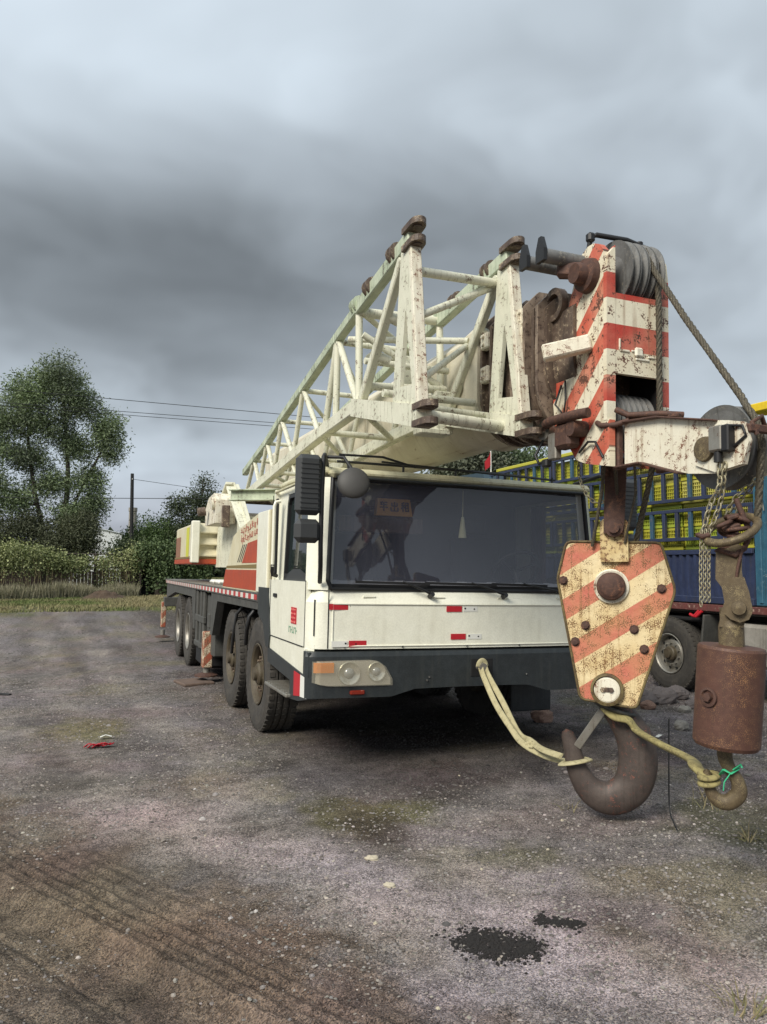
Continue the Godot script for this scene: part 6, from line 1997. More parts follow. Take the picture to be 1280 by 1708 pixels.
func rock_mesh(sd: int, rough := 0.25) -> ArrayMesh:
	var s := SphereMesh.new()
	s.radial_segments = 18; s.rings = 10; s.radius = 1.0; s.height = 2.0
	var a := s.get_mesh_arrays()
	var v: PackedVector3Array = a[Mesh.ARRAY_VERTEX]
	var f := FastNoiseLite.new()
	f.seed = sd; f.frequency = 0.7; f.fractal_octaves = 4; f.noise_type = FastNoiseLite.TYPE_CELLULAR
	var g := FastNoiseLite.new()
	g.seed = sd + 1; g.frequency = 0.8
	for i in v.size(): v[i] *= 1.0 + rough * f.get_noise_3dv(v[i]) + 0.35 * g.get_noise_3dv(v[i])
	var m := MB.new()
	var ix: PackedInt32Array = a[Mesh.ARRAY_INDEX]
	for i in range(0, ix.size(), 3): m.t3(v[ix[i]], v[ix[i + 1]], v[ix[i + 2]], v[ix[i]] + v[ix[i + 1]] + v[ix[i + 2]])
	return m.done()

func blot(sd: int, r: float, rough: float, k := 40) -> ArrayMesh:   # an irregular flat patch with a little body
	var m := MB.new()
	var f := FastNoiseLite.new()
	f.seed = sd; f.frequency = 1.3; f.fractal_octaves = 4
	var p := []
	for i in k:
		var a := TAU * i / k
		p.append(Vector3(cos(a), 0, sin(a)) * r * (1.0 + rough * f.get_noise_2d(cos(a) * 2.0, sin(a) * 2.0) * 2.0))
	for i in k:
		var j := (i + 1) % k
		m.t3(Vector3(0, 0.012, 0), p[i] * 0.72 + Vector3(0, 0.011, 0), p[j] * 0.72 + Vector3(0, 0.011, 0), Vector3.UP)
		m.q(p[i] * 0.72 + Vector3(0, 0.011, 0), p[j] * 0.72 + Vector3(0, 0.011, 0), p[j] - Vector3(0, 0.004, 0), p[i] - Vector3(0, 0.004, 0), Vector3.UP)
	return m.done()

func build_litter() -> void:
	var oil := mat(worn(512, c8(20, 17, 16), c8(32, 28, 26), 0.9, c8(14, 12, 12), 0.4, c8(70, 64, 60), 0.72, 601), 4.0, 0.8, 0, true, normal_tex(256, 0.12, 6, 4.0), 0.8)
	var m: MB
	for o in [[-1.30, 2.75, 0.145, 4, "larger black patch of oil-coated crumbs in the foreground gravel", Vector2(1.15, 0.72), 2600, 14], [-0.93, 2.68, 0.085, 9, "smaller black streak of oil-coated crumbs beside the larger dark patch", Vector2(1.4, 0.36), 700, 6]]:
		var n := Node3D.new()
		rng.seed = o[3]
		m = MB.new()
		var spots := []
		for k in o[7]:
			var a := rng.randf() * TAU
			var d: float = sqrt(rng.randf()) * o[2] * 0.85
			spots.append(Vector3(cos(a) * d * o[5].x, 0, sin(a) * d * o[5].y).rotated(Vector3.UP, -0.6))
		for k in spots.size():
			var p: Vector3 = spots[k] + Vector3(o[0], 0, o[1])
			var w := rng.randf_range(0.06, 0.22)
			m.xf = Transform3D(Basis(Vector3.UP, k * 1.3).scaled(Vector3(1.2, 0.8, 0.9)), Vector3(p.x, height(p.x, p.z), p.z))
			var ring := []
			for j in 18:
				var an := TAU * j / 18
				ring.append(Vector3(cos(an), 0, sin(an)) * o[2] * w * rng.randf_range(0.65, 1.15))
			for j in 18:
				m.t3(Vector3(0, 0.009, 0), ring[j] * 0.6 + Vector3(0, 0.008, 0), ring[(j + 1) % 18] * 0.6 + Vector3(0, 0.008, 0), Vector3.UP)
				m.q(ring[j] * 0.6 + Vector3(0, 0.008, 0), ring[(j + 1) % 18] * 0.6 + Vector3(0, 0.008, 0), ring[(j + 1) % 18] - Vector3(0, 0.006, 0), ring[j] - Vector3(0, 0.006, 0), Vector3.UP)
		n.free()
		var op := put("oil_patch", m.done(), oil)
		tag(op, o[4], "oil patch")
		var xf := []
		for i in o[6]:
			var c: Vector3 = spots[i % spots.size()]
			var p: Vector3 = c + Vector3(rng.randfn(), 0, rng.randfn()) * o[2] * (0.16 + 0.22 * rng.randf()) + Vector3(o[0], 0, o[1])
			var r := 0.0025 + 0.008 * pow(rng.randf(), 2.5)
			xf.append(Transform3D(Basis.from_euler(Vector3(rng.randf(), rng.randf() * 6.0, rng.randf())).scaled(Vector3(r, r * 0.7, r * 0.9)), Vector3(p.x, height(p.x, p.z) + r * 0.3, p.z)))
		var cr := inst("crumbs", rock_mesh(o[3] + 50), oil, xf, [], op)
	# pale stones that stand out
	var ws := mat(worn(256, c8(190, 182, 162), c8(160, 150, 130), 0.8, c8(130, 118, 100), 0.3, c8(120, 104, 84), 0.75, 611), 6.0, 0.9)
	var rs := rock_mesh(3, 0.6)
	for e in [[-1.453, 1.625, 0.042, "pale flat stone in the middle of the gravel before the crane"], [-1.497, 2.005, 0.036, "pale broken stone just before the flat one, nearer the viewer"]]:
		var n := put("pale_stone", rs, ws)
		n.position = Vector3(e[0], height(e[0], e[1]) + 0.006, e[1])
		n.scale = Vector3(e[2] * 1.3, e[2] * 0.42, e[2])
		n.rotation.y = e[0] * 9.0
		tag(n, e[3], "stone")
	rng.seed = 31
	var ws2 := [ws, M.concrete]
	for k in 30:
		var x := rng.randf_range(-3.6, 0.6)
		var z := 3.9 - pow(rng.randf(), 1.3) * 5.5
		var n := put("pebble", rs, ws2[k % 2])
		var r := rng.randf_range(0.006, 0.013)
		n.position = Vector3(x, height(x, z) + r * 0.3, z)
		n.scale = Vector3(r * 1.2, r * 0.7, r)
		n.rotation.y = k * 1.7
		tag(n, "small pale pebble lying loose on the yard's gravel", "pebble", "pale pebbles scattered over the yard")
	# brick and rocks by the lorry's wheel
	var brick := mat(worn(256, c8(122, 88, 78), c8(150, 130, 112), 0.8, c8(80, 66, 60), 0.3, c8(180, 160, 130), 0.72, 621), 4.0, 0.9)
	var bk := put("brick_lump", rock_mesh(14), brick)
	bk.position = Vector3(1.51, 0.06, -1.24); bk.scale = Vector3(0.13, 0.10, 0.11)
	tag(bk, "reddish broken brick lump on the ground beyond the big hook", "brick")
	var dk := mat(worn(256, c8(112, 106, 104), c8(84, 78, 78), 0.8, c8(60, 56, 54), 0.3, c8(150, 130, 120), 0.75, 631), 4.0, 0.9)
	var rk := [[3.20, -1.70, 0.15, "dark angular rock at the left end of the rubble by the lorry wheel", 21, dk], [3.50, -1.72, 0.17, "tallest grey rock of the rubble by the lorry wheel", 22, dk], [3.85, -1.85, 0.14, "grey rock right of the tallest one in the rubble", 23, dk], [3.05, -1.45, 0.09, "brownish brick bit before the rubble by the lorry wheel", 24, brick], [3.62, -1.35, 0.10, "low flat grey stone before the rubble's tallest rock", 25, dk], [3.30, -1.15, 0.07, "small pale chunk nearest the viewer in the rubble", 26, M.concrete], [4.10, -1.50, 0.11, "rounded stone at the right end of the rubble", 27, dk], [2.62, -0.45, 0.08, "flat pale slab of mortar between the hooks on the ground", 28, M.concrete]]
	for e in rk:
		var n := put("rubble_rock", rock_mesh(e[4]), e[5])
		n.position = Vector3(e[0], e[2] * 0.4, e[1]); n.scale = Vector3(e[2] * 1.2, e[2] * 0.8, e[2])
		tag(n, e[3], "rock", "rubble beside the lorry's wheel")
	# red scrap, dark strips, thin cable, white paper scraps
	m = MB.new()
	rng.seed = 3
	for k in 5:
		var o := Vector3(rng.randf_range(-0.10, 0.10), 0.012, rng.randf_range(-0.03, 0.03))
		m.sweep(smooth([o, o + Vector3(0.04, 0.03, 0.02), o + Vector3(0.08, 0.005, -0.01), o + Vector3(0.11, 0.02, 0.02)], 4), 0.022, 6, 0.25)
	var rd := put("red_scrap", m.done(), plain(c8(178, 22, 42), 0.5))
	rd.position = Vector3(-2.903, height(-2.9, -1.78), -1.782)
	tag(rd, "crumpled scrap of red plastic lying on the gravel", "scrap")
	m = MB.new()
	m.sweep(smooth([Vector3(-0.3, 0.02, 0), Vector3(-0.1, 0.05, 0.05), Vector3(0.15, 0.03, -0.03), Vector3(0.35, 0.015, 0.04)], 5), 0.035, 8, 0.5)
	var sp := put("dark_strip", m.done(), M.dark)
	sp.position = Vector3(-4.15, 0.0, -5.1)
	tag(sp, "dark strip of old rubber lying far across the yard", "rubber strip")
	m = MB.new()
	m.sweep(smooth([Vector3(0.62, 0.62, 1.65), Vector3(0.60, 0.30, 1.66), Vector3(0.58, 0.06, 1.68), Vector3(0.52, 0.015, 1.78), Vector3(0.44, 0.012, 1.90)], 6), 0.005, 5)
	tag(put("thin_cable", m.done(), M.black), "thin black cable hanging to the ground behind the two hooks", "cable")
	for e in [[2.15, -0.2, "white paper scrap on the ground between hook and weight"], [2.9, 0.1, "white paper scrap on the ground right of the weight"], [-2.75, -2.1, "white scrap on the gravel just behind the red plastic"]]:
		m = MB.new()
		m.loft([Vector3(-0.05, 0.012, -0.02), Vector3(0, 0.025, -0.03), Vector3(0.06, 0.01, -0.02)], [Vector3(-0.05, 0.01, 0.02), Vector3(0, 0.03, 0.025), Vector3(0.05, 0.012, 0.03)], Vector3.UP)
		var n := put("paper_scrap", m.done(), M.white)
		n.position = Vector3(e[0], 0.005, e[1])
		tag(n, e[2], "paper scrap")
	# a board under the outrigger
	m = MB.new()
	m.box(Vector3(0, 0.025, 0), Vector3(0.42, 0.04, 0.5), 0.01, Basis(Vector3.UP, 0.2))
	var pd := put("support_pad", m.done(), M.plank)
	pd.position = Vector3(-1.52, 0.0, -5.25)
	tag(pd, "worn wooden board on the ground under the crane's striped outrigger", "board")
	# dry tufts
	var bl := blade_mesh(0.010)
	for e in [[-0.70, 3.50, 0.11, "dry straw tuft at the picture's lower right corner", 40], [1.05, 1.55, 0.2, "thin dry weeds on the ground behind the big hook", 30], [0.75, 2.15, 0.09, "dry weeds growing right of the big hook", 40], [0.1, 1.3, 0.1, "pale weed stalks under the big hook", 16]]:
		var xf := []; var cl := []
		rng.seed = int(e[0] * 100) + 999
		for k in e[4]:
			var a := rng.randf() * TAU
			var d: float = sqrt(rng.randf()) * e[2] * 0.7
			var l: float = e[2] * rng.randf_range(0.4, 1.0)
			xf.append(Transform3D(Basis.from_euler(Vector3(rng.randf_range(-0.8, 0.8), a, rng.randf_range(-0.8, 0.8))) * Basis.from_scale(Vector3(0.25, l, 0.4)), Vector3(e[0] + cos(a) * d, height(e[0], e[1]), e[1] + sin(a) * d)))
			cl.append(Color(0.28, 0.22, 0.12).lerp(Color(0.14, 0.14, 0.06), rng.randf()))
		tag(inst("dry_tuft", bl, M.straw, xf, cl), e[3], "dry grass", "", "stuff")

func blade_mesh(w: float) -> ArrayMesh:   # one blade, a metre high, slightly bent
	var m := MB.new()
	var p := [Vector3(0, 0, 0), Vector3(0, 0.4, 0.03), Vector3(0, 0.75, 0.10), Vector3(0, 1.0, 0.22)]
	var ws := [w, w * 0.9, w * 0.6, 0.001]
	for i in 3:
		m.q(p[i] - Vector3(ws[i], 0, 0), p[i] + Vector3(ws[i], 0, 0), p[i + 1] + Vector3(ws[i + 1], 0, 0), p[i + 1] - Vector3(ws[i + 1], 0, 0), Vector3(0, 0, -1))
	return m.done()

func clump_mesh(sd: int, n: int, size: float, slim := 0.4) -> ArrayMesh:   # a spray of leaves within half a metre
	var m := MB.new()
	var r := RandomNumberGenerator.new()
	r.seed = sd
	for i in n:
		var c := Vector3(r.randf_range(-1, 1), r.randf_range(-1, 1), r.randf_range(-1, 1)) * 0.5
		var b := Basis.from_euler(Vector3(r.randf() * TAU, r.randf() * TAU, r.randf() * TAU))
		var l := size * r.randf_range(0.7, 1.2)
		var w := l * slim
		var g := r.randf_range(0.75, 1.2)
		m.col = Color(g, g, g)
		var a := c - b.z * l * 0.5; var d := c + b.z * l * 0.5
		var e := c + b.x * w * 0.5 + b.y * w * 0.15; var f := c - b.x * w * 0.5 + b.y * w * 0.15
		m.t3(a, e, d, b.y); m.t3(a, d, f, b.y)
	return m.done()

# a tree: trunks and limbs swept, and leaf sprays round the twig ends of each lobe
func tree(called: String, label: String, at: Vector3, trunks: Array, lobes: Array, sprays: int, spray: ArrayMesh, tone: Color, tone2: Color, sd: int, category := "tree", gap := -0.16) -> void:
	var t := thing(called, label, category, at)
	var r := RandomNumberGenerator.new()
	r.seed = sd
	var m := MB.new()
	for k in trunks:
		var p := smooth(k[0], 5)
		var rad := []
		for i in p.size(): rad.append(lerpf(k[1], k[2], float(i) / (p.size() - 1)))
		m.sweep(p, rad, 8)
	for lb in lobes:   # a limb to each lobe, from the nearest trunk point below it
		var best := Vector3.ZERO
		var bd := 1e9
		for k in trunks:
			for p in smooth(k[0], 5):
				var d: float = p.distance_to(lb[0]) + maxf(0.0, p.y - lb[0].y + lb[1].y * 0.3) * 3.0
				if d < bd: bd = d; best = p
		if trunks:
			var mid: Vector3 = best.lerp(lb[0], 0.5) + Vector3(0, -0.08 * bd, 0)
			m.sweep(smooth([best, mid, lb[0], lb[0] + Vector3(r.randf_range(-0.3, 0.3), 0.6, r.randf_range(-0.3, 0.3)) * lb[1].y], 4), [0.07, 0.065, 0.06, 0.055, 0.05, 0.045, 0.04, 0.035, 0.03, 0.025, 0.02, 0.015, 0.01], 5)
	if trunks: put("trunk", m.done(), M.bark, t)
	var tot := 0.0
	for lb in lobes: tot += pow(lb[1].x * lb[1].y * lb[1].z, 0.67)
	var f := FastNoiseLite.new()
	f.seed = sd; f.frequency = 0.9; f.fractal_octaves = 3
	var xf := []; var cl := []
	for lb in lobes:
		var n := int(sprays * pow(lb[1].x * lb[1].y * lb[1].z, 0.67) / tot)
		var g0 := r.randf()
		for i in n:
			var d := Vector3(r.randfn(), r.randfn(), r.randfn()).normalized()
			var rr := pow(r.randf(), 0.45)
			var p: Vector3 = lb[0] + d * lb[1] * rr * (0.9 + 0.4 * f.get_noise_3dv(lb[0] + d * 1.5))
			if f.get_noise_3dv(p * 1.1) < gap: continue
			var s := r.randf_range(0.7, 1.25)
			xf.append(Transform3D(Basis.from_euler(Vector3(r.randf() * TAU, r.randf() * TAU, r.randf() * TAU)).scaled(Vector3.ONE * s), p))
			cl.append(tone.lerp(tone2, clampf(g0 * 0.6 + r.randf() * 0.5 + f.get_noise_3dv(p * 0.5) * 0.6, 0, 1)))
	inst("crown", spray, M.leaf, xf, cl, t)

func build_plants() -> void:
	var lf := clump_mesh(1, 16, 0.19, 0.30)
	var lf2 := clump_mesh(2, 14, 0.15, 0.5)
	var lf3 := clump_mesh(3, 9, 0.15, 0.8)
	var g1 := Color(0.105, 0.130, 0.085)
	var g2 := Color(0.235, 0.305, 0.150)
	# the big two-stemmed tree: crown from 4 m to 15 m
	var A := Vector3(-4.9, 0, -45)
	tree("large_tree", "tall loose-crowned tree with two dark stems rising behind the vine-covered fence", A,
		[[[Vector3(-0.5, 0, 0), Vector3(-0.3, 3, 0), Vector3(-0.9, 6, 0.2), Vector3(-1.4, 9.5, 0), Vector3(-1.2, 12.0, 0)], 0.20, 0.05], [[Vector3(0.4, 0, 0), Vector3(0.5, 3, 0.2), Vector3(0.9, 6.5, 0), Vector3(0.7, 10, 0), Vector3(0.4, 13.4, 0)], 0.24, 0.05], [[Vector3(0.5, 3.2, 0), Vector3(1.6, 6.2, 0), Vector3(2.8, 8.8, 0.3), Vector3(3.3, 10.2, 0.2)], 0.12, 0.03]],
		[[Vector3(0.3, 13.0, 0), Vector3(1.6, 1.7, 1.6)], [Vector3(-1.4, 12.0, 0.2), Vector3(1.5, 1.4, 1.5)], [Vector3(1.4, 11.6, 0), Vector3(1.5, 1.3, 1.5)], [Vector3(-2.6, 10.3, 0), Vector3(1.6, 1.4, 1.5)], [Vector3(-0.4, 10.3, 0.2), Vector3(1.7, 1.2, 1.6)], [Vector3(3.0, 10.2, 0.2), Vector3(1.1, 1.3, 1.2)], [Vector3(3.4, 8.9, 0.2), Vector3(0.9, 1.0, 1.0)], [Vector3(1.3, 9.0, 0), Vector3(1.3, 1.1, 1.3)], [Vector3(-3.2, 8.4, 0), Vector3(1.6, 1.2, 1.4)], [Vector3(-1.2, 8.2, 0), Vector3(1.3, 1.1, 1.3)], [Vector3(-3.6, 6.6, 0), Vector3(1.5, 1.2, 1.4)], [Vector3(0.0, 6.7, 0), Vector3(1.3, 0.9, 1.3)], [Vector3(2.0, 6.9, 0), Vector3(1.2, 1.0, 1.2)], [Vector3(2.4, 5.4, 0), Vector3(1.1, 1.0, 1.1)], [Vector3(-1.9, 5.6, 0), Vector3(1.4, 1.0, 1.3)], [Vector3(0.8, 4.8, 0), Vector3(1.3, 0.9, 1.3)]], 8000, lf, g1, g2, 101, "tree", -0.07)
	# its understorey
	var k := 0
	for e in [[Vector3(-9.5, 0, -46), Vector3(2.6, 2.6, 2.0), 3.8], [Vector3(-6.6, 0, -44.5), Vector3(2.0, 1.9, 1.6), 3.0], [Vector3(-3.9, 0, -43.5), Vector3(2.0, 1.8, 1.6), 2.8], [Vector3(-3.6, 0, -44.5), Vector3(0.9, 1.2, 1.0), 3.2]]:
		tree("undergrowth_bush", ["dark bush mass at the picture's edge left of the tall tree", "dark bush under the tall tree's first stem", "dark bush between the tall tree's stem and the white shed", "dark leafy bush at the right foot of the tall tree"][k], e[0], [], [[Vector3(0, e[2], 0), e[1]], [Vector3(0.7, e[2] + 0.8, 0.3), e[1] * 0.6], [Vector3(-0.9, e[2] - 0.8, 0.2), e[1] * 0.8]], 1500, lf, Color(0.055, 0.064, 0.036), Color(0.100, 0.112, 0.056), 111 + k, "bush")
		k += 1
	# round bushes between pole and crane
	tree("round_bush", "rounded mid green bush right behind the wooden pole", Vector3(1.4, 0, -47), [], [[Vector3(0, 3.4, 0), Vector3(2.0, 1.7, 1.7)], [Vector3(1.2, 2.9, 0), Vector3(1.6, 1.7, 1.4)], [Vector3(-1.2, 2.7, 0), Vector3(1.4, 1.3, 1.2)]], 2600, lf2, Color(0.075, 0.125, 0.040), Color(0.140, 0.205, 0.070), 121, "bush")
	tree("dark_tree", "dark spiky tree standing behind the crane's turret", Vector3(3.9, 0, -46), [[[Vector3(0, 0, 0), Vector3(0.2, 4, 0), Vector3(0.4, 7.4, 0)], 0.14, 0.03]],
		[[Vector3(0.5, 7.0, 0), Vector3(0.55, 0.9, 0.6)], [Vector3(-0.2, 5.9, 0), Vector3(0.7, 0.7, 0.7)], [Vector3(1.0, 6.0, 0), Vector3(0.6, 0.9, 0.7)], [Vector3(-1.3, 5.4, 0), Vector3(0.6, 0.7, 0.6)], [Vector3(0.3, 4.8, 0), Vector3(1.1, 0.8, 0.9)], [Vector3(-0.6, 3.9, 0), Vector3(1.3, 0.9, 1.0)], [Vector3(0.9, 3.6, 0), Vector3(1.1, 0.9, 0.9)]], 1700, lf2, Color(0.045, 0.064, 0.034), Color(0.090, 0.115, 0.055), 131, "tree", -0.08)
	tree("low_bush", "low dark bush before the white shed's roof", Vector3(-0.9, 0, -42), [], [[Vector3(0, 2.3, 0), Vector3(0.8, 0.6, 0.7)], [Vector3(0.7, 2.5, 0.2), Vector3(0.6, 0.7, 0.6)]], 420, lf2, Color(0.05, 0.07, 0.034), Color(0.09, 0.11, 0.05), 141, "bush")
	# ivy over the shed by the gate
	tree("ivy_mound", "dense dark ivy mound over the shed between gate and crane", Vector3(1.15, 0, -38.4), [], [[Vector3(0, 1.9, 0), Vector3(1.1, 1.0, 0.9)], [Vector3(0.5, 1.0, 0.1), Vector3(1.1, 1.1, 0.9)], [Vector3(-0.7, 2.2, 0.1), Vector3(0.8, 0.6, 0.7)], [Vector3(1.5, 1.5, 0), Vector3(1.0, 1.3, 0.9)]], 3000, lf3, Color(0.050, 0.080, 0.034), Color(0.105, 0.150, 0.055), 151, "ivy")
	# trees past the lorry
	tree("far_tree", "grey-green bushy tree beyond the lorry's cab, its left half in the gap under the boom", Vector3(10.2, 0, -19.0), [[[Vector3(0, 0, 0), Vector3(0, 3.4, 0), Vector3(0.2, 5.2, 0)], 0.14, 0.04]], [[Vector3(-0.9, 5.1, 0), Vector3(0.9, 0.9, 0.8)], [Vector3(-0.2, 5.7, 0), Vector3(0.8, 0.7, 0.8)], [Vector3(0.6, 5.5, 0), Vector3(0.9, 0.7, 0.8)], [Vector3(0, 4.4, 0), Vector3(1.6, 0.9, 1.1)]], 1700, lf2, Color(0.090, 0.105, 0.070), Color(0.150, 0.165, 0.110), 161)
	tree("far_tree", "greener round-topped tree beyond the lorry, beside the boom head's foot", Vector3(12.0, 0, -19.5), [[[Vector3(0, 0, 0), Vector3(0, 3.4, 0), Vector3(0.2, 5.2, 0)], 0.14, 0.04]], [[Vector3(-0.6, 5.4, 0), Vector3(0.9, 0.8, 0.8)], [Vector3(0.4, 5.5, 0), Vector3(0.9, 0.7, 0.8)], [Vector3(1.3, 5.0, 0), Vector3(0.9, 0.8, 0.8)], [Vector3(0.2, 4.4, 0), Vector3(1.6, 0.9, 1.1)]], 1700, lf2, Color(0.070, 0.105, 0.050), Color(0.120, 0.165, 0.080), 162)
	# fence line: a low boarded wall, wires, and vines on top
	var fx0 := -13.0; var fx1 := -0.15
	var fz := func(x: float) -> float: return -38.0 - (x + 2.0) * 0.35
	var fence := thing("vine_fence", "low brown boarded fence overgrown with yellow-green vines along the yard's far edge", "fence", Vector3(0, 0, 0))
	k = 0
	var x := fx0
	rng.seed = 17
	while x < fx1:
		var m := MB.new()
		var h := 1.42 + rng.randf_range(-0.06, 0.06)
		m.box(Vector3(x + 0.09, h * 0.5, fz.call(x)), Vector3(0.165, h, 0.03), 0.0, Basis(Vector3.UP, 0.336 + rng.randf_range(-0.05, 0.05)))
		put("plank", m.done(), M.plank, fence)
		x += 0.18
	for px in [-12.0, -9.6, -7.2, -4.8, -2.4, -0.2]:
		var m := MB.new()
		m.box(Vector3(px, 1.15, fz.call(px) + 0.08), Vector3(0.12, 2.3, 0.12), 0.01)
		put("post", m.done(), M.bark, fence)
	for y in [1.55, 1.95, 2.28]:
		var m := MB.new()
		m.tube(Vector3(fx0, y, fz.call(fx0) + 0.1), Vector3(fx1, y, fz.call(fx1) + 0.1), 0.035 if y > 1.6 else 0.05, -1, 6)
		put("rail", m.done(), M.bark, fence)
	var xf := []; var cl := []
	var f := FastNoiseLite.new()
	f.seed = 8; f.frequency = 0.55; f.fractal_octaves = 4
	for i in 4200:
		var vx := rng.randf_range(fx0, fx1 + 0.3)
		var den := f.get_noise_2d(vx, 0.0)
		var y := 1.45 + pow(rng.randf(), 0.9) * (1.05 + den * 1.1) * lerpf(0.95, 0.5, smoothstep(-5.0, -3.2, vx) * smoothstep(-0.2, -1.2, vx))
		if rng.randf() < 0.07 or (vx > -2.8 and rng.randf() < 0.2): y = rng.randf_range(0.5, 1.6)
		if f.get_noise_2d(vx * 2.2, y * 3.0) < (0.02 if y < 2.2 else -0.1): continue
		xf.append(Transform3D(Basis.from_euler(Vector3(rng.randf() * TAU, rng.randf() * TAU, rng.randf() * TAU)).scaled(Vector3.ONE * rng.randf_range(0.5, 0.9)), Vector3(vx, y, fz.call(vx) + rng.randf_range(-0.35, 0.5))))
		cl.append(Color(0.160, 0.195, 0.075).lerp(Color(0.42, 0.44, 0.21), clampf(rng.randf() * 0.8 + den * 0.5, 0, 1)))
	tag(inst("vines", lf3, M.leaf, xf, cl), "yellow-green climbing vines trailing over the fence's top rails", "vines", "", "stuff")
	var m2 := MB.new()   # bare hanging stems
	for i in 90:
		var vx := rng.randf_range(fx0, fx1)
		var z0: float = fz.call(vx) + rng.randf_range(0.15, 0.4)
		var y0 := rng.randf_range(1.4, 2.2)
		m2.sweep([Vector3(vx, y0, z0), Vector3(vx + rng.randf_range(-0.2, 0.2), y0 * 0.6, z0 + 0.1), Vector3(vx + rng.randf_range(-0.2, 0.2), 0.3, z0)], 0.012, 4)
	tag(put("vine_stems", m2.done(), plain(c8(150, 138, 104), 0.9)), "dry vine stems hanging down the boarded fence", "stems", "", "stuff")
	# tall straw before it, short grass on the verge
	var bl := blade_mesh(0.011)
	xf = []; cl = []
	for i in 24000:
		var vx := rng.randf_range(fx0, fx1 - 0.1)
		var z0: float = fz.call(vx) + rng.randf_range(0.2, 2.0)
		var hh := rng.randf_range(0.4, 0.95) * (0.8 + 0.5 * f.get_noise_2d(vx * 0.8, z0))
		xf.append(Transform3D(Basis.from_euler(Vector3(rng.randf_range(-0.25, 0.25), rng.randf() * TAU, rng.randf_range(-0.25, 0.25))) * Basis.from_scale(Vector3(1, hh, hh)), Vector3(vx, 0, z0)))
		cl.append(Color(0.30, 0.27, 0.19).lerp(Color(0.17, 0.17, 0.09), rng.randf()))
	tag(inst("dry_grass", bl, M.straw, xf, cl), "tall pale dry grass standing along the foot of the fence", "grass", "", "stuff")
	xf = []; cl = []
	for i in 60000:
		var vx := rng.randf_range(-16, 5)
		var z0: float = rng.randf_range(-37.5, -24.0)
		if z0 < fz.call(vx) + 0.3: continue
		var edge := smoothstep(-23.0, -28.0, z0 + f.get_noise_2d(vx * 0.6, z0 * 0.6) * 9.0)
		if rng.randf() > edge: continue
		var hh := rng.randf_range(0.05, 0.16)
		xf.append(Transform3D(Basis.from_euler(Vector3(rng.randf_range(-0.5, 0.5), rng.randf() * TAU, rng.randf_range(-0.5, 0.5))) * Basis.from_scale(Vector3(1.6, hh, hh)), Vector3(vx, 0, z0)))
		var dry := clampf(0.45 + f.get_noise_2d(vx * 0.3 + 9, z0 * 0.3) * 1.4 + rng.randf_range(-0.2, 0.2) + (0.35 if vx > -1 else 0.0), 0, 1)
		cl.append(Color(0.095, 0.130, 0.032).lerp(Color(0.235, 0.205, 0.105), dry))
	tag(inst("grass", bl, M.straw, xf, cl), "short green and straw-coloured grass on the verge before the fence", "grass", "", "stuff")

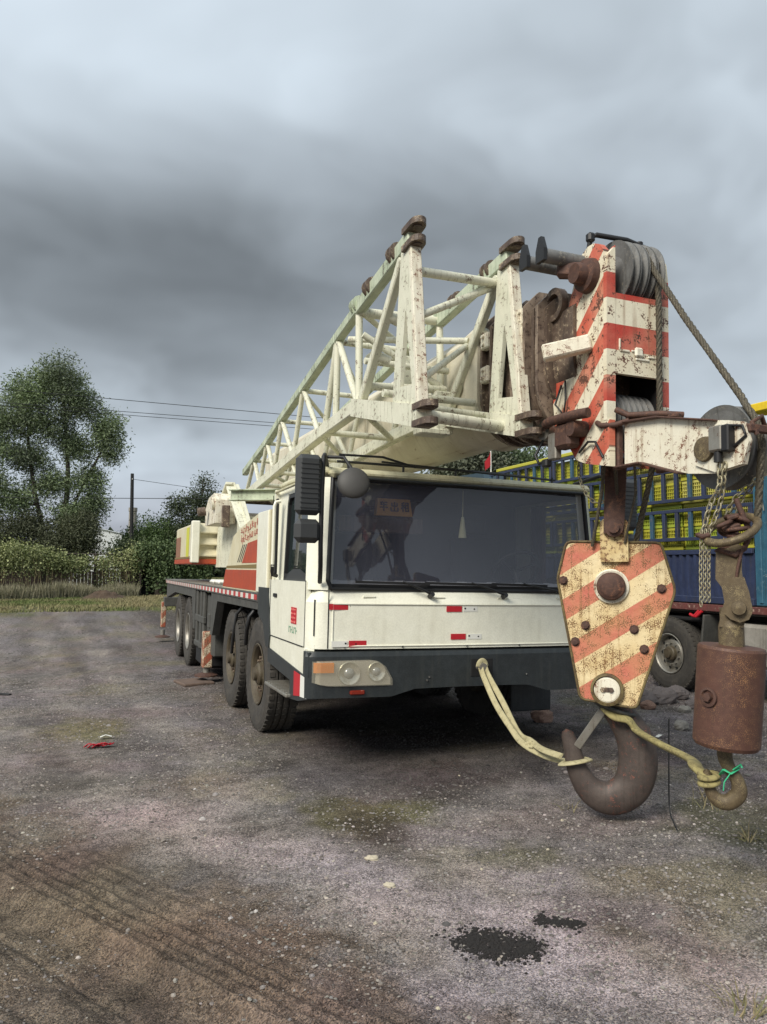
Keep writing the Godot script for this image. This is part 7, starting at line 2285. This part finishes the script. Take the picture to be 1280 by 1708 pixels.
func build_surroundings() -> void:
	var m := MB.new()
	# soil mound on the verge
	var md := MB.new()
	var f := FastNoiseLite.new()
	f.seed = 44; f.frequency = 1.5
	var R := 14
	for i in R:
		for j in 28:
			var P := func(a: int, b: int) -> Vector3:
				var rr := float(a) / R
				var an := TAU * b / 28
				var h := 0.42 * pow(cos(rr * PI * 0.5), 1.3) * (1.0 + 0.5 * f.get_noise_2d(cos(an) * rr * 2, sin(an) * rr * 2)) - 0.02
				return Vector3(cos(an) * rr * 1.35, h, sin(an) * rr * 0.9)
			md.q(P.call(i, j), P.call(i + 1, j), P.call(i + 1, j + 1), P.call(i, j + 1), Vector3.UP)
	var mo := put("soil_mound", md.done(), mat(worn(256, c8(84, 68, 54), c8(64, 52, 42), 0.8, c8(50, 42, 36), 0.4, c8(110, 94, 76), 0.7, 641), 2.0, 0.95, 0, true, normal_tex(256, 0.12, 6, 4.0), 1.0))
	mo.position = Vector3(-2.0, 0, -34.5)
	tag(mo, "small heap of brown soil on the grass before the fence", "soil heap")
	# dark gateway shed
	var sh := thing("gate_shed", "dark open doorway of a small shed at the fence's end", "shed", Vector3(0.35, 0, -38.6))
	m.box(Vector3(-0.42, 0.95, 0), Vector3(0.10, 1.9, 1.0), 0.01)
	m.box(Vector3(0.42, 0.95, 0), Vector3(0.10, 1.9, 1.0), 0.01)
	put("jamb", m.done(), M.bark, sh)
	m = MB.new()
	m.box(Vector3(0.2, 1.93, 0), Vector3(1.6, 0.12, 1.3), 0.02)
	put("roof", m.done(), M.plank, sh)
	m = MB.new()
	m.box(Vector3(0, 0.95, -0.5), Vector3(0.9, 1.9, 0.04))
	put("back_wall", m.done(), M.dark, sh)
	m = MB.new()
	m.box(Vector3(0.95, 0.9, 0.1), Vector3(1.0, 1.8, 0.9), 0.02)
	put("side_wall", m.done(), M.bark, sh)
	# pole and wires
	var po := thing("utility_pole", "slim dark wooden pole standing behind the fence", "pole", Vector3(-0.35, 0, -43.0))
	m = MB.new()
	m.sweep([Vector3(0.06, 0, 0), Vector3(0.03, 3.5, 0), Vector3(0.0, 7.25, 0)], [0.13, 0.115, 0.10], 10)
	put("post", m.done(), M.dark, po)
	m = MB.new()
	m.tube(Vector3(0, 6.9, 0.1), Vector3(0, 6.9, 0.22), 0.03, -1, 8)
	put("insulator", m.done(), M.white, po)
	for e in [[Vector3(-30, 11.29, -38.5), Vector3(40, 10.10, -38.5), 0.0, "uppermost power line crossing the sky behind the crane", 0.018], [Vector3(-30, 10.29, -38.5), Vector3(40, 9.95, -38.5), 0.0, "middle power line crossing the sky behind the crane", 0.016], [Vector3(-30, 10.27, -38.9), Vector3(40, 9.72, -38.9), 0.0, "third power line, just below the middle one", 0.016], [Vector3(-30, 4.62, -38.2), Vector3(34, 6.40, -38.2), 0.1, "lowest single wire running straight past the dark pole", 0.018], [Vector3(-0.35, 6.9, -42.85), Vector3(30, 6.2, -60), 0.2, "thin wire from the dark pole's head away to the right", 0.014]]:
		m = MB.new()
		var pts := []
		for i in 25:
			var t := i / 24.0
			pts.append(e[0].lerp(e[1], t) + Vector3(0, -4.0 * e[2] * t * (1 - t), 0))
		m.sweep(pts, e[4], 5)
		tag(put("power_line", m.done(), M.black), e[3], "wire")
	# white shed and chimney far behind
	var ws := thing("white_shed", "white low shed roof showing between the tall tree and the pole", "shed", Vector3(-2.2, 0, -58))
	m = MB.new()
	m.prism([Vector2(-1.9, 0), Vector2(-1.9, 4.1), Vector2(0.0, 4.5), Vector2(1.9, 4.1), Vector2(1.9, 0)], Vector3(0, 0, 2), Vector3(1, 0, 0), Vector3.UP, Vector3(0, 0, -6))
	put("wall", m.done(), plain(c8(226, 230, 230), 0.6), ws)
	m = MB.new()
	for s in [-1.0, 1.0]: m.bar(Vector3(s * 1.0, 4.33, 2.1), Vector3(s * 1.0, 4.33, -4.1), 2.1, 0.06, 0.0, Vector3(s * 0.21, 1, 0))
	put("roof", m.done(), plain(c8(208, 214, 218), 0.5), ws)
	m = MB.new()
	m.lathe([Vector2(0.75, 0), Vector2(0.55, 9.6), Vector2(0.62, 9.7), Vector2(0.62, 10.2), Vector2(0.45, 10.2), Vector2(0, 10.0)], Vector3.ZERO, Vector3.UP, 20)
	var ch := put("chimney", m.done(), M.concrete)
	ch.position = Vector3(3.6, 0, -112)
	tag(ch, "squat grey chimney far off, just right of the pole", "chimney")
	# a distant line of trees on the horizon
	var lf := clump_mesh(7, 10, 0.9, 0.7)
	var xf := []; var cl := []
	rng.seed = 71
	for i in 5200:
		var x := rng.randf_range(-70, 150)
		var z := -120.0 + rng.randf_range(-8, 8)
		var h := 4.2 + 2.0 * sin(x * 0.13) + 1.2 * sin(x * 0.41 + 1.0)
		xf.append(Transform3D(Basis.from_euler(Vector3(rng.randf() * 6, rng.randf() * 6, rng.randf() * 6)).scaled(Vector3.ONE * rng.randf_range(1.2, 2.4)), Vector3(x, rng.randf() * h, z)))
		cl.append(Color(0.055, 0.075, 0.045).lerp(Color(0.09, 0.11, 0.065), rng.randf()))
	tag(inst("treeline", lf, M.leaf, xf, cl), "dark far-off line of trees along the horizon", "treeline", "", "stuff")

# ------------------------------------------------------------------ sky
func sky_panorama() -> ImageTexture:
	var W := 1024
	var H := 512
	var a := FastNoiseLite.new(); a.seed = 12; a.frequency = 0.55; a.fractal_octaves = 5; a.noise_type = FastNoiseLite.TYPE_SIMPLEX_SMOOTH
	var b := FastNoiseLite.new(); b.seed = 31; b.frequency = 1.6; b.fractal_octaves = 4; b.noise_type = FastNoiseLite.TYPE_SIMPLEX_SMOOTH
	var im := Image.create(W, H, false, Image.FORMAT_RGBF)
	for j in H:
		var el := (0.5 - (j + 0.5) / H) * PI
		for i in W:
			var az := (i + 0.5) / W * TAU   # from -z towards +x
			var d := Vector3(cos(el) * sin(az), sin(el), -cos(el) * cos(az))
			var y: float = maxf(d.y, 0.0)
			# a cloud sheet overhead, flattening towards the horizon
			var p := Vector3(d.x, 0, d.z) / (y + 0.22)
			var n := a.get_noise_3d(p.x * 0.8 + SKY_X, 0.0, p.z * 0.8 + SKY_Z)
			var w := b.get_noise_3d(p.x * 0.9 + n * 0.8, 3.0, p.z * 0.9)
			var deg := rad_to_deg(el)
			# a heavy mass low over the yard, breaking into light below it and thinning above
			var mass := pow(0.5 + 0.5 * cos(az * 3.0 - 0.1 + n * 0.6), 1.1)
			var band := exp(-pow((deg - 18.5 + n * 9.0 + w * 5.0) / 11.5, 2.0)) * (0.10 + 0.90 * mass)
			var top := smoothstep(18.0, 44.0, deg + n * 12.0)
			var low := smoothstep(15.0, 6.0, deg + n * 12.0 + w * 4.0)
			var l := 0.250 + 0.045 * top + 0.05 * low - 0.158 * band
			l *= 1.0 + 0.22 * n + (0.28 * w + 0.16 * b.get_noise_3d(p.x * 2.6 + w, 9.0, p.z * 2.6 + n)) * (0.45 + 0.55 * (1.0 - top))
			l -= 0.09 * smoothstep(8.0, 1.0, deg) * (0.4 + 0.6 * mass)
			l = maxf(l, 0.04)
			var c := Color(l * 0.88, l * 1.0, l * 1.115)
			c = c.lerp(Color(l * 0.94, l * 0.98, l * 1.12), smoothstep(8.0, 1.0, deg) * 0.7)
			if el < 0: c = Color(0.09, 0.085, 0.08)
			im.set_pixel(i, j, c)
	return ImageTexture.create_from_image(im)

const SKY_X := 2.0
const SKY_Z := 0.6
